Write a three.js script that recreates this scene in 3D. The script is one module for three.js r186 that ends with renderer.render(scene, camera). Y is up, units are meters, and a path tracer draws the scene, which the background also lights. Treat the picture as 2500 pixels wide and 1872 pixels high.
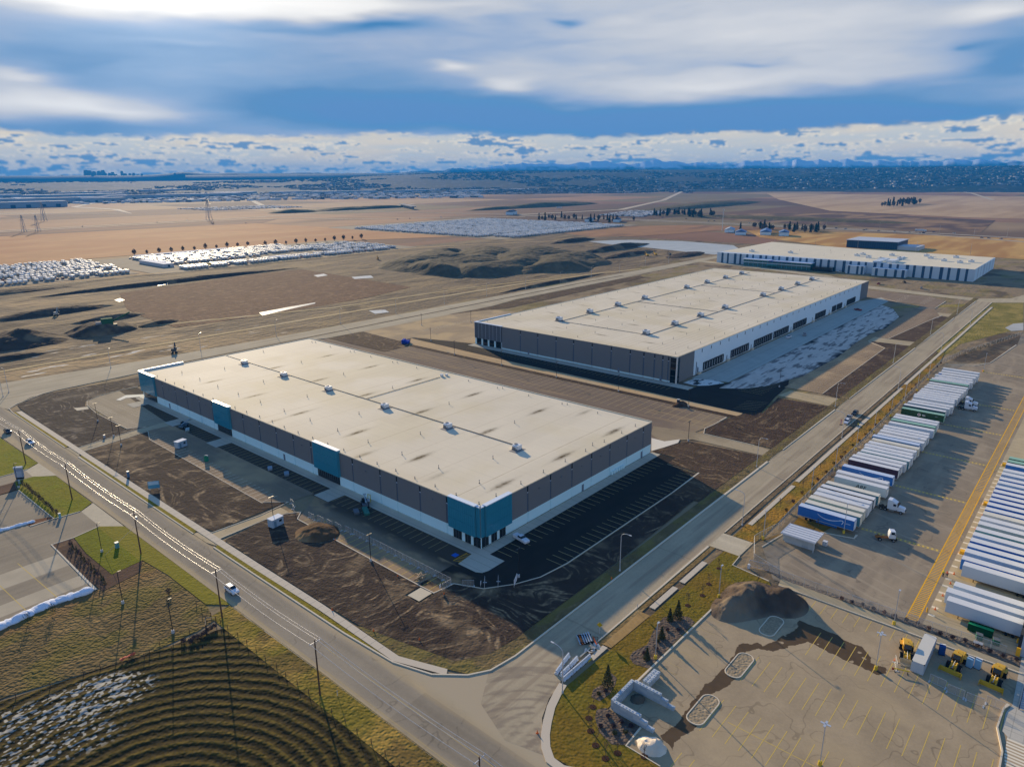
import * as THREE from 'three';
import { mergeGeometries } from 'three/addons/utils/BufferGeometryUtils.js';

// ---------------------------------------------------------------- camera
const scene = new THREE.Scene();
const EYE = 102, FOCAL = 1711.218, PITCH = 16.491, TURN = 40.9816, ROLL = -0.454;   // metres, pixels of the 2500 px photograph, degrees
const rad = (d) => d * Math.PI / 180;
const fw = new THREE.Vector3(Math.cos(rad(TURN)) * Math.cos(rad(PITCH)), -Math.sin(rad(PITCH)), -Math.sin(rad(TURN)) * Math.cos(rad(PITCH)));
const rt0 = new THREE.Vector3().crossVectors(fw, new THREE.Vector3(0, 1, 0)).normalize(), up0 = new THREE.Vector3().crossVectors(rt0, fw);
const rt = rt0.clone().multiplyScalar(Math.cos(rad(ROLL))).addScaledVector(up0, Math.sin(rad(ROLL)));
const up = up0.clone().multiplyScalar(Math.cos(rad(ROLL))).addScaledVector(rt0, -Math.sin(rad(ROLL)));
const camera = new THREE.PerspectiveCamera(2 * Math.atan(936 / FOCAL) * 180 / Math.PI, 2500 / 1872, 1, 60000);
camera.position.set(0, EYE, 0);
camera.quaternion.setFromRotationMatrix(new THREE.Matrix4().makeBasis(rt, up, fw.clone().negate()));
// a pixel of the photograph gives a direction; the point is where it meets the level h
const rayOf = (x, y) => fw.clone().addScaledVector(rt, (x - 1250) / FOCAL).addScaledVector(up, -(y - 936) / FOCAL);
const P = (x, y, h = 0) => { const d = rayOf(x, y), t = (h - EYE) / d.y; return [d.x * t, d.z * t]; };

// ---------------------------------------------------------------- noise
const mulberry = (a) => () => { a |= 0; a = a + 0x6D2B79F5 | 0; let t = Math.imul(a ^ a >>> 15, 1 | a); t = t + Math.imul(t ^ t >>> 7, 61 | t) ^ t; return ((t ^ t >>> 14) >>> 0) / 4294967296; };
const LAT = new Float32Array(65536); { const r = mulberry(7); for (let i = 0; i < 65536; i++) LAT[i] = r(); }
function vn(x, y) {
  const ix = Math.floor(x), iy = Math.floor(y); let fx = x - ix, fy = y - iy;
  fx = fx * fx * (3 - 2 * fx); fy = fy * fy * (3 - 2 * fy);
  const a = ix & 255, b = (ix + 1) & 255, c = (iy & 255) << 8, d = ((iy + 1) & 255) << 8;
  const p = LAT[c + a], q = LAT[d + a], u = p + (LAT[c + b] - p) * fx, w = q + (LAT[d + b] - q) * fx;
  return u + (w - u) * fy;
}
function fbm(x, y, n = 4) { let s = 0, a = 0.5, t = 0; for (let i = 0; i < n; i++) { s += a * vn(x, y); t += a; a *= 0.5; const nx = x * 1.62 - y * 1.18 + 17.3; y = x * 1.18 + y * 1.62 + 5.7; x = nx; } return s / t; }
const clamp = (v, a = 0, b = 1) => v < a ? a : v > b ? b : v;
const sstep = (a, b, v) => { const t = clamp((v - a) / (b - a)); return t * t * (3 - 2 * t); };
const mix = (a, b, t) => a + (b - a) * t;

// ---------------------------------------------------------------- exposure, sun, sky
const EXPOSURE = 1.5;
const renderer = new THREE.WebGLRenderer({ antialias: true });
renderer.toneMapping = THREE.LinearToneMapping;
renderer.toneMappingExposure = EXPOSURE;
renderer.shadowMap.enabled = true;

const SUN_EL = 13.95, SUNDIR = new THREE.Vector3(0.4102, 0, -0.912).normalize().multiplyScalar(Math.cos(rad(SUN_EL))).setY(Math.sin(rad(SUN_EL)));
const sun = new THREE.DirectionalLight(new THREE.Color().setRGB(1, 0.80, 0.52), 5);
sun.position.copy(SUNDIR).multiplyScalar(900).add(new THREE.Vector3(250, 0, -180));
sun.target.position.set(250, 0, -180);
sun.shadow.mapSize.set(4096, 4096); sun.shadow.radius = 1;
Object.assign(sun.shadow.camera, { left: -420, right: 420, top: 420, bottom: -420, near: 10, far: 2200 });
scene.add(sun, sun.target);

const lin8 = (v) => Math.pow(v / 255, 2.2);
{
  const W = 4096, H = 2048, data = new Float32Array(W * H * 4), AZ0 = Math.atan2(fw.z, fw.x), SUNAZ = Math.atan2(SUNDIR.z, SUNDIR.x);
  const DEG = 180 / Math.PI, wrap = (a) => a - 360 * Math.round(a / 360), sunAz = wrap((SUNAZ - AZ0) * DEG);
  const ang = (x, y) => { const d = rayOf(x, y).normalize(); return [wrap((Math.atan2(d.z, d.x) - AZ0) * DEG), Math.asin(d.y) * DEG]; };
  // broad soft masses of the cloud deck: place in the picture, half sizes, + lighter / - darker
  const blobs = [[430, 95, 420, 45, -.75], [200, 145, 300, 40, -.5], [915, 62, 120, 20, -1.0], [690, 68, 150, 14, -.7], [600, 205, 560, 75, -.75], [1000, 262, 420, 48, -1.05], [1330, 292, 640, 40, -1.15],
    [1800, 303, 560, 30, -1.3], [2120, 235, 330, 55, -.75], [2470, 145, 120, 70, -.95], [150, 318, 330, 30, -1.0], [2300, 285, 260, 28, -.9], [1385, 48, 26, 9, -.8], [1850, 160, 60, 6, -.5], [2395, 112, 30, 5, -.6],
    [130, 245, 230, 36, 1.0], [330, 268, 120, 18, .6], [40, 185, 90, 18, .8], [330, 10, 380, 24, 1.5], [800, 18, 130, 24, 1.1], [560, 4, 300, 14, 1.0], [1110, 168, 50, 14, .8], [1235, 206, 70, 14, .8], [1820, 205, 260, 34, .75],
    [1650, 120, 600, 90, .35], [2440, 25, 160, 28, .8], [1500, 230, 200, 30, .3], [2000, 60, 500, 50, .25], [2150, 150, 260, 50, .35], [410, 95, 160, 10, .35], [1000, 10, 220, 24, .5]]
    .map(([x, y, rx, ry, a]) => { const [p, q] = ang(x, y), [p2] = ang(x + rx, y), [, q2] = ang(x, y - ry); return [p, q, Math.abs(p2 - p), Math.abs(q2 - q), a]; });
  const ramp = [[-1.3, 48, 114, 172], [-.9, 76, 134, 186], [-.45, 120, 158, 200], [0, 158, 178, 208], [.4, 196, 202, 213], [.8, 222, 223, 226], [1.2, 246, 245, 243], [1.9, 255, 253, 250]].map(([t, ...c]) => [t, ...c.map(lin8)]);
  const col = [0, 0, 0], toRamp = (t) => { let i = 0; while (i < ramp.length - 2 && t > ramp[i + 1][0]) i++; const k = clamp((t - ramp[i][0]) / (ramp[i + 1][0] - ramp[i][0])); for (let c = 0; c < 3; c++) col[c] = mix(ramp[i][c + 1], ramp[i + 1][c + 1], k); };
  const cream = [240, 224, 196].map(lin8), pale = [205, 211, 210].map(lin8), slate = [92, 138, 184].map(lin8), glow = [255, 240, 210].map(lin8), greyc = [176, 190, 206].map(lin8);
  const zenith = [46, 108, 186].map(lin8), midsky = [84, 146, 210].map(lin8);
  for (let j = 0; j < H; j++) {
    const el = ((j + .5) / H - .5) * 180;
    for (let i = 0; i < W; i++) {
      const o = (j * W + i) * 4; data[o + 3] = 1;
      if (el < -1) { data[o] = .10; data[o + 1] = .11; data[o + 2] = .12; continue; }
      const az = wrap((((i + .5) / W - .5) * 2 * Math.PI - AZ0) * DEG), e = Math.max(el, .02);
      let r, g, b;
      if (el < 16) {
        const wx = az + 3.2 * (fbm(az / 6, e / 1.1 + 40, 3) - .5), we = e + .9 * (fbm(az / 5 + 9, e / .9, 3) - .5);
        let t = .12 + 1.1 * (fbm(wx / 17 + 3, we / 3.1 + 1, 5) - .5) + .35 * (fbm(wx / 4, we / .55, 4) - .5);
        for (const [p, q, rp, rq, a] of blobs) { const u = (wx - p) / rp, v = (we - q) / rq; const s = u * u + v * v; if (s < 6) t += a * Math.exp(-s); }
        toRamp(t); r = col[0]; g = col[1]; b = col[2];
        // bright band under the deck
        const edge = 2.95 + .75 * (fbm(az / 3.4 + 50, .3, 4) - .5) + (az > 20 ? (az - 20) * .035 : 0) + .5 * (fbm(az / .9, e / .2, 3) - .5);
        const m = sstep(edge + .22, edge - .16, e);
        if (m > 0) {
          const q = sstep(.25, .7, fbm(az / 7 + 2, e / .8 + 8, 3)), k0 = sstep(0, 1.1, e);
          let R = mix(mix(greyc[0], cream[0], k0), pale[0], q * .75), G = mix(mix(greyc[1], cream[1], k0), pale[1], q * .75), B = mix(mix(greyc[2], cream[2], k0), pale[2], q * .75);
          const n = .62 * fbm(az / 2.6 + 11, e / .34 + 4, 5) + .38 * fbm(az / .55, e / .13 + 30, 3);
          const th = .535 + .05 * sstep(1.2, 2.6, e) - .035 * sstep(1.0, .3, e);
          const rim = sstep(th - .07, th - .01, n) * .85, dk = sstep(th + .005, th + .07, n) * .92;
          R = mix(R, glow[0], rim); G = mix(G, glow[1], rim); B = mix(B, glow[2], rim);
          R = mix(R, slate[0], dk); G = mix(G, slate[1], dk); B = mix(B, slate[2], dk);
          r = mix(r, R, m); g = mix(g, G, m); b = mix(b, B, m);
        }
        if (el > 12) { const k = sstep(12, 16, el) * 0; r = mix(r, midsky[0], k); }
      }
      if (el >= 12) {
        // above: the deck breaks up and blue sky takes over
        const n = fbm(az / 22, el / 9 + 3, 4), cover = clamp(sstep(48, 13, el) * 1.25 + (n - .5) * 1.6 - .25), k = sstep(20, 70, el);
        toRamp(.25 + 1.2 * (fbm(az / 15 + 4, el / 5, 3) - .5));
        const R = mix(mix(midsky[0], zenith[0], k), col[0], cover), G = mix(mix(midsky[1], zenith[1], k), col[1], cover), B = mix(mix(midsky[2], zenith[2], k), col[2], cover);
        const s = sstep(12, 16, el); r = el >= 16 ? R : mix(r, R, s); g = el >= 16 ? G : mix(g, G, s); b = el >= 16 ? B : mix(b, B, s);
      }
      // thin cloud round the sun glows
      const ds = Math.hypot(wrap(az - sunAz) * Math.cos(rad(el)), el - SUN_EL), gl = .3 * Math.exp(-ds * ds / 60);
      data[o] = (r + gl) / EXPOSURE; data[o + 1] = (g + gl * .97) / EXPOSURE; data[o + 2] = (b + gl * .9) / EXPOSURE;
    }
  }
  const sky = new THREE.DataTexture(data, W, H, THREE.RGBAFormat, THREE.FloatType);
  sky.mapping = THREE.EquirectangularReflectionMapping; sky.magFilter = THREE.LinearFilter; sky.minFilter = THREE.LinearFilter; sky.needsUpdate = true;
  scene.background = sky; scene.environment = sky;
}
scene.fog = new THREE.FogExp2(new THREE.Color().setRGB(0.02, 0.36, 1.0), 7e-5);

// ---------------------------------------------------------------- materials and textures
// S(): base colour of a surface from the sRGB colour it shows in full sun at this exposure
const SUNLIT = [0.92, 0.97, 1.14];
const S = (r, g, b) => [lin8(r) / SUNLIT[0], lin8(g) / SUNLIT[1], lin8(b) / SUNLIT[2]].map((v) => Math.min(v, .86));
const mat = (c, o = {}) => { const m = new THREE.MeshPhysicalMaterial({ roughness: .9, specularIntensity: (o.roughness ?? .9) > .7 ? .12 : .7, ...o }); m.color.setRGB(...c); return m; };
const white = () => new THREE.MeshPhysicalMaterial({ roughness: .95, specularIntensity: .08 });   // dry, porous surfaces: hardly any gloss
const enc = new Uint8Array(4097); for (let i = 0; i <= 4096; i++) enc[i] = Math.round(255 * Math.pow(i / 4096, 1 / 2.2));
function colourTexture(x0, z0, w, d, res, fn) {
  const W = clamp(Math.round(w / res), 4, 2048), H = clamp(Math.round(d / res), 4, 2048), a = new Uint8Array(W * H * 4), o = [0, 0, 0];
  for (let j = 0, k = 0; j < H; j++) for (let i = 0; i < W; i++, k += 4) {
    fn(x0 + (i + .5) * w / W, z0 + (j + .5) * d / H, o);
    a[k] = enc[clamp(o[0] * 4096 | 0, 0, 4096)]; a[k + 1] = enc[clamp(o[1] * 4096 | 0, 0, 4096)]; a[k + 2] = enc[clamp(o[2] * 4096 | 0, 0, 4096)]; a[k + 3] = 255;
  }
  const t = new THREE.DataTexture(a, W, H); t.colorSpace = THREE.SRGBColorSpace; t.magFilter = THREE.LinearFilter; t.needsUpdate = true; return t;
}
function heightTexture(x0, z0, w, d, res, fn) {
  const W = clamp(Math.round(w / res), 4, 2048), H = clamp(Math.round(d / res), 4, 2048), a = new Uint8Array(W * H * 4);
  for (let j = 0, k = 0; j < H; j++) for (let i = 0; i < W; i++, k += 4) { const v = clamp(fn(x0 + (i + .5) * w / W, z0 + (j + .5) * d / H)) * 255; a[k] = a[k + 1] = a[k + 2] = v; a[k + 3] = 255; }
  const t = new THREE.DataTexture(a, W, H); t.magFilter = THREE.LinearFilter; t.needsUpdate = true; return t;
}
// colour maps are packed side by side into shared sheets once everything is placed
const jobs = [];
function ownMap(g, m, x0, z0, w, d, res, fn) { jobs.push({ g, m, x0, z0, w, d, fn, W: clamp(Math.round(w / res), 4, 2040), H: clamp(Math.round(d / res), 4, 2040) }); }
function packMaps() {
  jobs.sort((a, b) => b.H - a.H); const sheets = [], N = 2048;
  for (const j of jobs) {
    const W = j.W + 6, H = j.H + 6; let at = null;
    for (const s of sheets) { for (const f of s.shelves) if (f.h >= H && f.x + W <= N) { at = [s, f.x, f.y]; f.x += W; break; } if (!at && s.y + H <= N) { s.shelves.push({ y: s.y, h: H, x: W }); at = [s, 0, s.y]; s.y += H; } if (at) break; }
    if (!at) { const s = { shelves: [{ y: 0, h: H, x: W }], y: H, list: [] }; sheets.push(s); at = [s, 0, 0]; }
    at[0].list.push([j, at[1], at[2]]);
  }
  let total = 0;
  for (const s of sheets) {
    const SW = Math.max(...s.shelves.map((f) => f.x)), SH = s.y, a = new Uint8Array(SW * SH * 4), o = [0, 0, 0]; total += SW * SH;
    const t = new THREE.DataTexture(a, SW, SH); t.colorSpace = THREE.SRGBColorSpace; t.magFilter = THREE.LinearFilter; t.needsUpdate = true;
    for (const [j, ox, oy] of s.list) {
      for (let y = 0; y < j.H + 6; y++) for (let x = 0; x < j.W + 6; x++) { j.fn(j.x0 + (x - 2.5) * j.w / j.W, j.z0 + (y - 2.5) * j.d / j.H, o); const k = ((oy + y) * SW + ox + x) * 4; a[k] = enc[clamp(o[0] * 4096 | 0, 0, 4096)]; a[k + 1] = enc[clamp(o[1] * 4096 | 0, 0, 4096)]; a[k + 2] = enc[clamp(o[2] * 4096 | 0, 0, 4096)]; a[k + 3] = 255; }
      const uv = j.g.attributes.uv; for (let i = 0; i < uv.count; i++) uv.setXY(i, (ox + 3 + uv.getX(i) * j.W) / SW, (oy + 3 + uv.getY(i) * j.H) / SH); j.m.map = t;
    }
  }
  console.log('sheets', sheets.length, 'million pixels', (total / 1e6).toFixed(1));
}
// fine relief: shared tiles, mirrored at their edges, laid in metres through the second uv set
const TILE = 48, tiles = new Map();
function reliefTile(fn, res = .125) { if (!tiles.has(fn)) { const t = heightTexture(0, 0, TILE, TILE, res, fn); t.wrapS = t.wrapT = THREE.MirroredRepeatWrapping; t.channel = 1; tiles.set(fn, t); } return tiles.get(fn); }
const put = (o, c, k = 1) => { o[0] = c[0] * k; o[1] = c[1] * k; o[2] = c[2] * k; };
const blend = (o, c, t) => { o[0] += (c[0] - o[0]) * t; o[1] += (c[1] - o[1]) * t; o[2] += (c[2] - o[2]) * t; };
const scaleC = (o, k) => { o[0] *= k; o[1] *= k; o[2] *= k; };

// ---------------------------------------------------------------- objects
const taken = new Map();
const numbered = (n) => { const k = taken.get(n) || 0; taken.set(n, k + 1); return k ? n + '_' + String(k).padStart(3, '0') : n; };
const tag = (o, label, category, group, kind) => { o.userData.label = label; if (category) o.userData.category = category; if (group) o.userData.group = group; if (kind) o.userData.kind = kind; return o; };
function thing(name, label, category, [x, y, z] = [0, 0, 0], turn = 0, group) {
  const o = new THREE.Group(); o.name = numbered(name); scene.add(o); o.position.set(x, y, z); o.rotation.y = turn; return tag(o, label, category, group);
}
const ni = (g) => g.index ? g.toNonIndexed() : g;
const join = (g) => Array.isArray(g) ? (g.length === 1 ? g[0] : mergeGeometries(g.map((q) => { const n = q.index ? q.toNonIndexed() : q.clone(); for (const k of Object.keys(n.attributes)) if (!['position', 'normal', 'uv', 'color'].includes(k)) n.deleteAttribute(k); return n; }))) : g;
function part(name, g, m, parent) { const o = new THREE.Mesh(join(g), m); o.name = name; parent.add(o); return o; }
function single(name, g, m, label, category, group, kind) { const o = new THREE.Mesh(join(g), m); o.name = numbered(name); scene.add(o); return tag(o, label, category, group, kind); }
function copyOf(src, [x, y, z], turn = 0, label) { const c = src.clone(); c.name = numbered(src.name.replace(/_\d{3}$/, '')); scene.add(c); c.position.set(x, y, z); c.rotation.y = turn; c.userData = { ...src.userData }; if (label) c.userData.label = label; return c; }
const box = (w, h, d, x = 0, y = 0, z = 0, ry = 0, rx = 0, rz = 0) => { const g = new THREE.BoxGeometry(w, h, d); if (rx) g.rotateX(rx); if (rz) g.rotateZ(rz); if (ry) g.rotateY(ry); g.translate(x, y, z); return g; };
const slab = (x0, x1, y0, y1, z0, z1) => box(x1 - x0, y1 - y0, z1 - z0, (x0 + x1) / 2, (y0 + y1) / 2, (z0 + z1) / 2);
const cyl = (r1, r2, h, x = 0, y = 0, z = 0, n = 10) => { const g = new THREE.CylinderGeometry(r2, r1, h, n); g.translate(x, y + h / 2, z); return g; };
function rod(a, b, r1, r2 = r1, n = 6) {
  const p = new THREE.Vector3(...a), q = new THREE.Vector3(...b), d = q.clone().sub(p), g = new THREE.CylinderGeometry(r2, r1, d.length(), n);
  g.applyQuaternion(new THREE.Quaternion().setFromUnitVectors(new THREE.Vector3(0, 1, 0), d.normalize())); p.add(q).multiplyScalar(.5); g.translate(p.x, p.y, p.z); return g;
}
const tint = (g, c) => { const n = g.attributes.position.count, a = new Float32Array(n * 3); for (let i = 0; i < n; i++) a.set(c, i * 3); g.setAttribute('color', new THREE.BufferAttribute(a, 3)); return g; };
// a flat area from its outline [[x, z] ...]; uv run over its bounding box
function flatGeometry(poly, y) {
  let p = poly.map(([x, z]) => new THREE.Vector2(x, -z)); if (THREE.ShapeUtils.isClockWise(p)) p = p.reverse();
  const x = p.map((v) => v.x), z = p.map((v) => -v.y), x0 = Math.min(...x), z0 = Math.min(...z), w = Math.max(...x) - x0, d = Math.max(...z) - z0;
  const g = new THREE.BufferGeometry(), pos = [], nor = [], uv = [], uv1 = [];
  for (const v of p) { pos.push(v.x, y, -v.y); nor.push(0, 1, 0); uv.push((v.x - x0) / w, (-v.y - z0) / d); uv1.push(v.x / TILE, -v.y / TILE); }
  g.setAttribute('position', new THREE.Float32BufferAttribute(pos, 3)); g.setAttribute('normal', new THREE.Float32BufferAttribute(nor, 3)); g.setAttribute('uv', new THREE.Float32BufferAttribute(uv, 2)); g.setAttribute('uv1', new THREE.Float32BufferAttribute(uv1, 2));
  g.setIndex(THREE.ShapeUtils.triangulateShape(p, []).flat()); g.userData = { x0, z0, w, d }; return g;
}
const rect = (x0, x1, z0, z1) => [[x0, z0], [x1, z0], [x1, z1], [x0, z1]];
// ground area with a texture of its own
function area(name, poly, y, fn, res, o = {}) {
  const g = flatGeometry(poly, y), { x0, z0, w, d } = g.userData, m = white();
  ownMap(g, m, x0, z0, w, d, res, fn); m.roughness = o.rough ?? .95;
  if (o.bump) { m.bumpMap = reliefTile(o.bump); m.bumpScale = o.bscale ?? .15; }
  const s = new THREE.Mesh(g, m); s.name = numbered(name); s.userData.kind = o.kind ?? 'structure'; if (o.label) s.userData.label = o.label; if (o.category) s.userData.category = o.category; scene.add(s); return s;
}
function plain(name, poly, y, m, o = {}) { const s = new THREE.Mesh(flatGeometry(poly, y), m); s.name = numbered(name); s.userData.kind = o.kind ?? 'structure'; if (o.label) tag(s, o.label, o.category); scene.add(s); return s; }
// a band of rectangular section along a line
function bandGeometry(pts, w, y0, y1, closed = false) {
  const n = pts.length, L = [], R = [];
  for (let i = 0; i < n; i++) {
    const a = pts[closed ? (i + n - 1) % n : Math.max(0, i - 1)], c = pts[closed ? (i + 1) % n : Math.min(n - 1, i + 1)], b = pts[i];
    const d1 = [b[0] - a[0], b[1] - a[1]], d2 = [c[0] - b[0], c[1] - b[1]], l1 = Math.hypot(...d1) || 1, l2 = Math.hypot(...d2) || 1;
    let t = [d1[0] / l1 + d2[0] / l2, d1[1] / l1 + d2[1] / l2]; const l = Math.hypot(...t) || 1; t = [t[0] / l, t[1] / l];
    const s = l1 > 1e-6 && l2 > 1e-6 ? Math.max(.5, (t[0] * d2[0] + t[1] * d2[1]) / l2) : 1, k = w / 2 / s;
    L.push([b[0] + t[1] * k, b[1] - t[0] * k]); R.push([b[0] - t[1] * k, b[1] + t[0] * k]);
  }
  const pos = [], uv = [], q = (a, b, c, d, u) => { for (const [p, s, t] of [[a, u, 0], [b, u, 1], [c, u + 1, 1], [a, u, 0], [c, u + 1, 1], [d, u + 1, 0]]) { pos.push(...p); uv.push(s, t); } };
  for (let i = 0; i < (closed ? n : n - 1); i++) {
    const j = (i + 1) % n, v = (p, y) => [p[0], y, p[1]];
    q(v(L[i], y1), v(R[i], y1), v(R[j], y1), v(L[j], y1), i); q(v(L[i], y0), v(L[i], y1), v(L[j], y1), v(L[j], y0), i); q(v(R[i], y1), v(R[i], y0), v(R[j], y0), v(R[j], y1), i);
  }
  const g = new THREE.BufferGeometry(); g.setAttribute('position', new THREE.Float32BufferAttribute(pos, 3)); g.setAttribute('uv', new THREE.Float32BufferAttribute(uv, 2)); g.computeVertexNormals(); return g;
}
const arc = (cx, cz, r, a0, a1, n = 8) => Array.from({ length: n + 1 }, (_, i) => { const a = rad(mix(a0, a1, i / n)); return [cx + r * Math.cos(a), cz + r * Math.sin(a)]; });
// a heap or relief on a grid, height fn(x, z); where it is below y it dives under the ground
function relief(x0, x1, z0, z1, step, fn) {
  const nx = Math.max(2, Math.round((x1 - x0) / step)), nz = Math.max(2, Math.round((z1 - z0) / step)), pos = [], uv = [], uv1 = [], idx = [];
  for (let j = 0; j <= nz; j++) for (let i = 0; i <= nx; i++) { const x = mix(x0, x1, i / nx), z = mix(z0, z1, j / nz); pos.push(x, fn(x, z), z); uv.push(i / nx, j / nz); uv1.push(x / TILE, z / TILE); }
  for (let j = 0; j < nz; j++) for (let i = 0; i < nx; i++) { const a = j * (nx + 1) + i, b = a + 1, c = a + nx + 1, d = c + 1; idx.push(a, c, b, b, c, d); }
  const g = new THREE.BufferGeometry(); g.setAttribute('position', new THREE.Float32BufferAttribute(pos, 3)); g.setAttribute('uv', new THREE.Float32BufferAttribute(uv, 2)); g.setAttribute('uv1', new THREE.Float32BufferAttribute(uv1, 2)); g.setIndex(idx); g.computeVertexNormals(); return g;
}
const inside = (poly, x, z) => { let r = false; for (let i = 0, j = poly.length - 1; i < poly.length; j = i++) { const [a, b] = poly[i], [c, d] = poly[j]; if ((b > z) !== (d > z) && x < (c - a) * (z - b) / (d - b) + a) r = !r; } return r; };
const canvasTexture = (w, h, draw) => { const c = document.createElement('canvas'); c.width = w; c.height = h; const g = c.getContext('2d'); draw(g, w, h); const t = new THREE.CanvasTexture(c); t.colorSpace = THREE.SRGBColorSpace; return t; };

// surface recipes: fn(x, z, out)
const asphalt = (c, o = {}) => (x, z, q) => {
  const n = fbm(x / 9, z / 9, 4), f = vn(x * 3.1, z * 3.1), l = o.along === 'x' ? fbm(x / 40, z / 1.1, 3) : o.along === 'z' ? fbm(x / 1.1, z / 40, 3) : fbm(x / 3, z / 3, 3);
  put(q, c, .82 + .26 * n + .10 * (f - .5) + .22 * (l - .5));
  if (o.dust) blend(q, o.dust, clamp(sstep(.45, .75, fbm(x / 14 + 31, z / 14, 4)) * (o.amount ?? .5)));
  if (o.crack) { const d = Math.abs(fbm(x / 7 + 5, z / 7 + 80, 3) - .5); if (d < .008) scaleC(q, .75); }
};
const concrete = (c, jx = 0, jz = 0) => (x, z, q) => {
  put(q, c, .88 + .18 * fbm(x / 4, z / 4, 4) + .06 * (vn(x * 4, z * 4) - .5));
  if (jx && Math.abs(x / jx - Math.round(x / jx)) * jx < .07) scaleC(q, .72);
  if (jz && Math.abs(z / jz - Math.round(z / jz)) * jz < .07) scaleC(q, .72);
};
const grass = (a, b) => (x, z, q) => { put(q, a); blend(q, b, sstep(.3, .75, fbm(x / 7, z / 7, 4))); scaleC(q, .75 + .3 * vn(x * 2.6, z * 2.6) + .25 * (fbm(x / 1.5, z / 1.5, 2) - .2)); };
// bare soil with pale tracks and straw worked into it
const soil = (dark, pale, amount = .5, swirl = 9) => (x, z, q) => {
  const ax = x + swirl * (fbm(x / 17, z / 17, 3) - .5) * 2.4, az = z + swirl * (fbm(x / 17 + 40, z / 17 + 9, 3) - .5) * 2.4;
  const n = fbm(x / 5, z / 5, 4); put(q, dark, .72 + .5 * n + .22 * (vn(x * 2.2, z * 2.2) - .5));
  const lane = fbm(ax * 1.15, az * .16, 3), lane2 = fbm(ax * .17 + 30, az * 1.05, 3), where = fbm(x / 13 + 70, z / 13, 3);
  const s = Math.max(sstep(.55, .8, lane) * sstep(.42, .62, where), sstep(.58, .82, lane2) * sstep(.6, .42, where));
  blend(q, pale, clamp(s * amount * .95 * (.2 + 1.1 * vn(x * 1.9, z * 1.9))));
  blend(q, pale, amount * .55 * sstep(.58, .85, fbm(x / 9 + 12, z / 9 + 3, 4)));
};
const soilBump = (x, z) => { const ax = x + 20 * (fbm(x / 17, z / 17, 3) - .5), az = z + 20 * (fbm(x / 17 + 40, z / 17 + 9, 3) - .5); return .35 * fbm(x * .9, z * .9, 3) + .4 * fbm(ax * .9, az * .13, 2) + .25 * vn(x * 2.4, z * 2.4); };
const grainBump = (x, z) => .6 * vn(x * 2.3, z * 2.3) + .4 * fbm(x * .6, z * .6, 3);
const earthBump = (x, z) => fbm(x / 4.5, z / 3, 5), pebbleBump = (x, z) => vn(x * 3, z * 3);
// ================================================================ THE SETTING: ground, roads, water, hills
const AS = { front: S(150, 141, 129), road: S(172, 160, 141), yard: S(146, 134, 120), lotA: S(140, 124, 108), dark: S(52, 48, 46), conc: S(190, 180, 162), walk: S(196, 186, 174), kerb: S(206, 196, 182), gravel: S(128, 122, 116) };
const kerbM = mat(AS.kerb), walkM = mat(AS.walk), paintY = mat(S(205, 178, 96)), paintW = mat(S(222, 212, 196)), paintDull = mat(S(176, 158, 118)), paintStrong = mat(S(226, 172, 50)), blueM = mat([.03, .13, .5]);

{ // the open plain: patchwork of stubble, fallow and pasture, out to the foot of the hills
  const tones = [S(156, 122, 96), S(132, 100, 84), S(150, 128, 102), S(112, 88, 76), S(164, 136, 108), S(122, 108, 86), S(96, 78, 70), S(142, 112, 92)];
  const g = flatGeometry([[-2500, 900], [13500, 900], [13500, -13500], [-2500, -13500]], -.35), { x0, z0, w, d } = g.userData, m = white();
  ownMap(g, m, x0, z0, w, d, 7.9, (x, z, q) => {
    const wx = x + 60 * (fbm(x / 900, z / 900, 2) - .5), wz = z + 60 * (fbm(x / 800 + 9, z / 800, 2) - .5), cx = Math.floor(wx / 620), cz = Math.floor(wz / 430);
    put(q, tones[Math.floor(LAT[((cx & 255) << 8) + (cz & 255)] * 8)], .8 + .45 * fbm(x / 120, z / 60, 4));
    blend(q, tones[6], .7 * sstep(.55, .72, fbm(x / 700, z / 300, 4)));
  });
  const o = new THREE.Mesh(g, m); o.name = 'ground'; o.userData.kind = 'structure'; scene.add(o);
}
// graded earth west of the site, and the dusty floor of the site itself
area('graded_earth', rect(-60, 1060, -830, -418), -.16, (x, z, q) => {
  put(q, S(112, 99, 84), .72 + .55 * fbm(x / 16, z / 7, 5));
  blend(q, S(166, 142, 110), .85 * sstep(.48, .66, fbm(x / 46 + 5, z / 30, 4)) * sstep(330, 150, x));
  blend(q, S(150, 130, 100), .6 * sstep(.52, .7, fbm(x / 60, z / 16 + 20, 4)));
  blend(q, S(70, 62, 56), .8 * sstep(.6, .74, fbm(x / 34 + 60, z / 12, 4)));
  const tr = fbm(x / 70, z / 1.6, 2); blend(q, S(176, 156, 124), .4 * sstep(.66, .8, tr));
  blend(q, S(214, 212, 210), sstep(.735, .77, fbm(x / 11 + 14, z / 4, 4)) * sstep(-560, -430, z) * sstep(330, 120, x));
}, .62, { bump: earthBump, bscale: .8 });
area('site_ground', rect(-60, 1060, -420, 60), -.08, (x, z, q) => {
  put(q, S(140, 124, 102), .76 + .46 * fbm(x / 12, z / 12, 5));
  blend(q, S(86, 74, 64), .75 * sstep(.52, .7, fbm(x / 22 + 9, z / 15, 4)));
  blend(q, S(126, 116, 66), .5 * sstep(.56, .72, fbm(x / 30, z / 18 + 40, 4)));
}, .55, { bump: earthBump, bscale: .5 });
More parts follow.
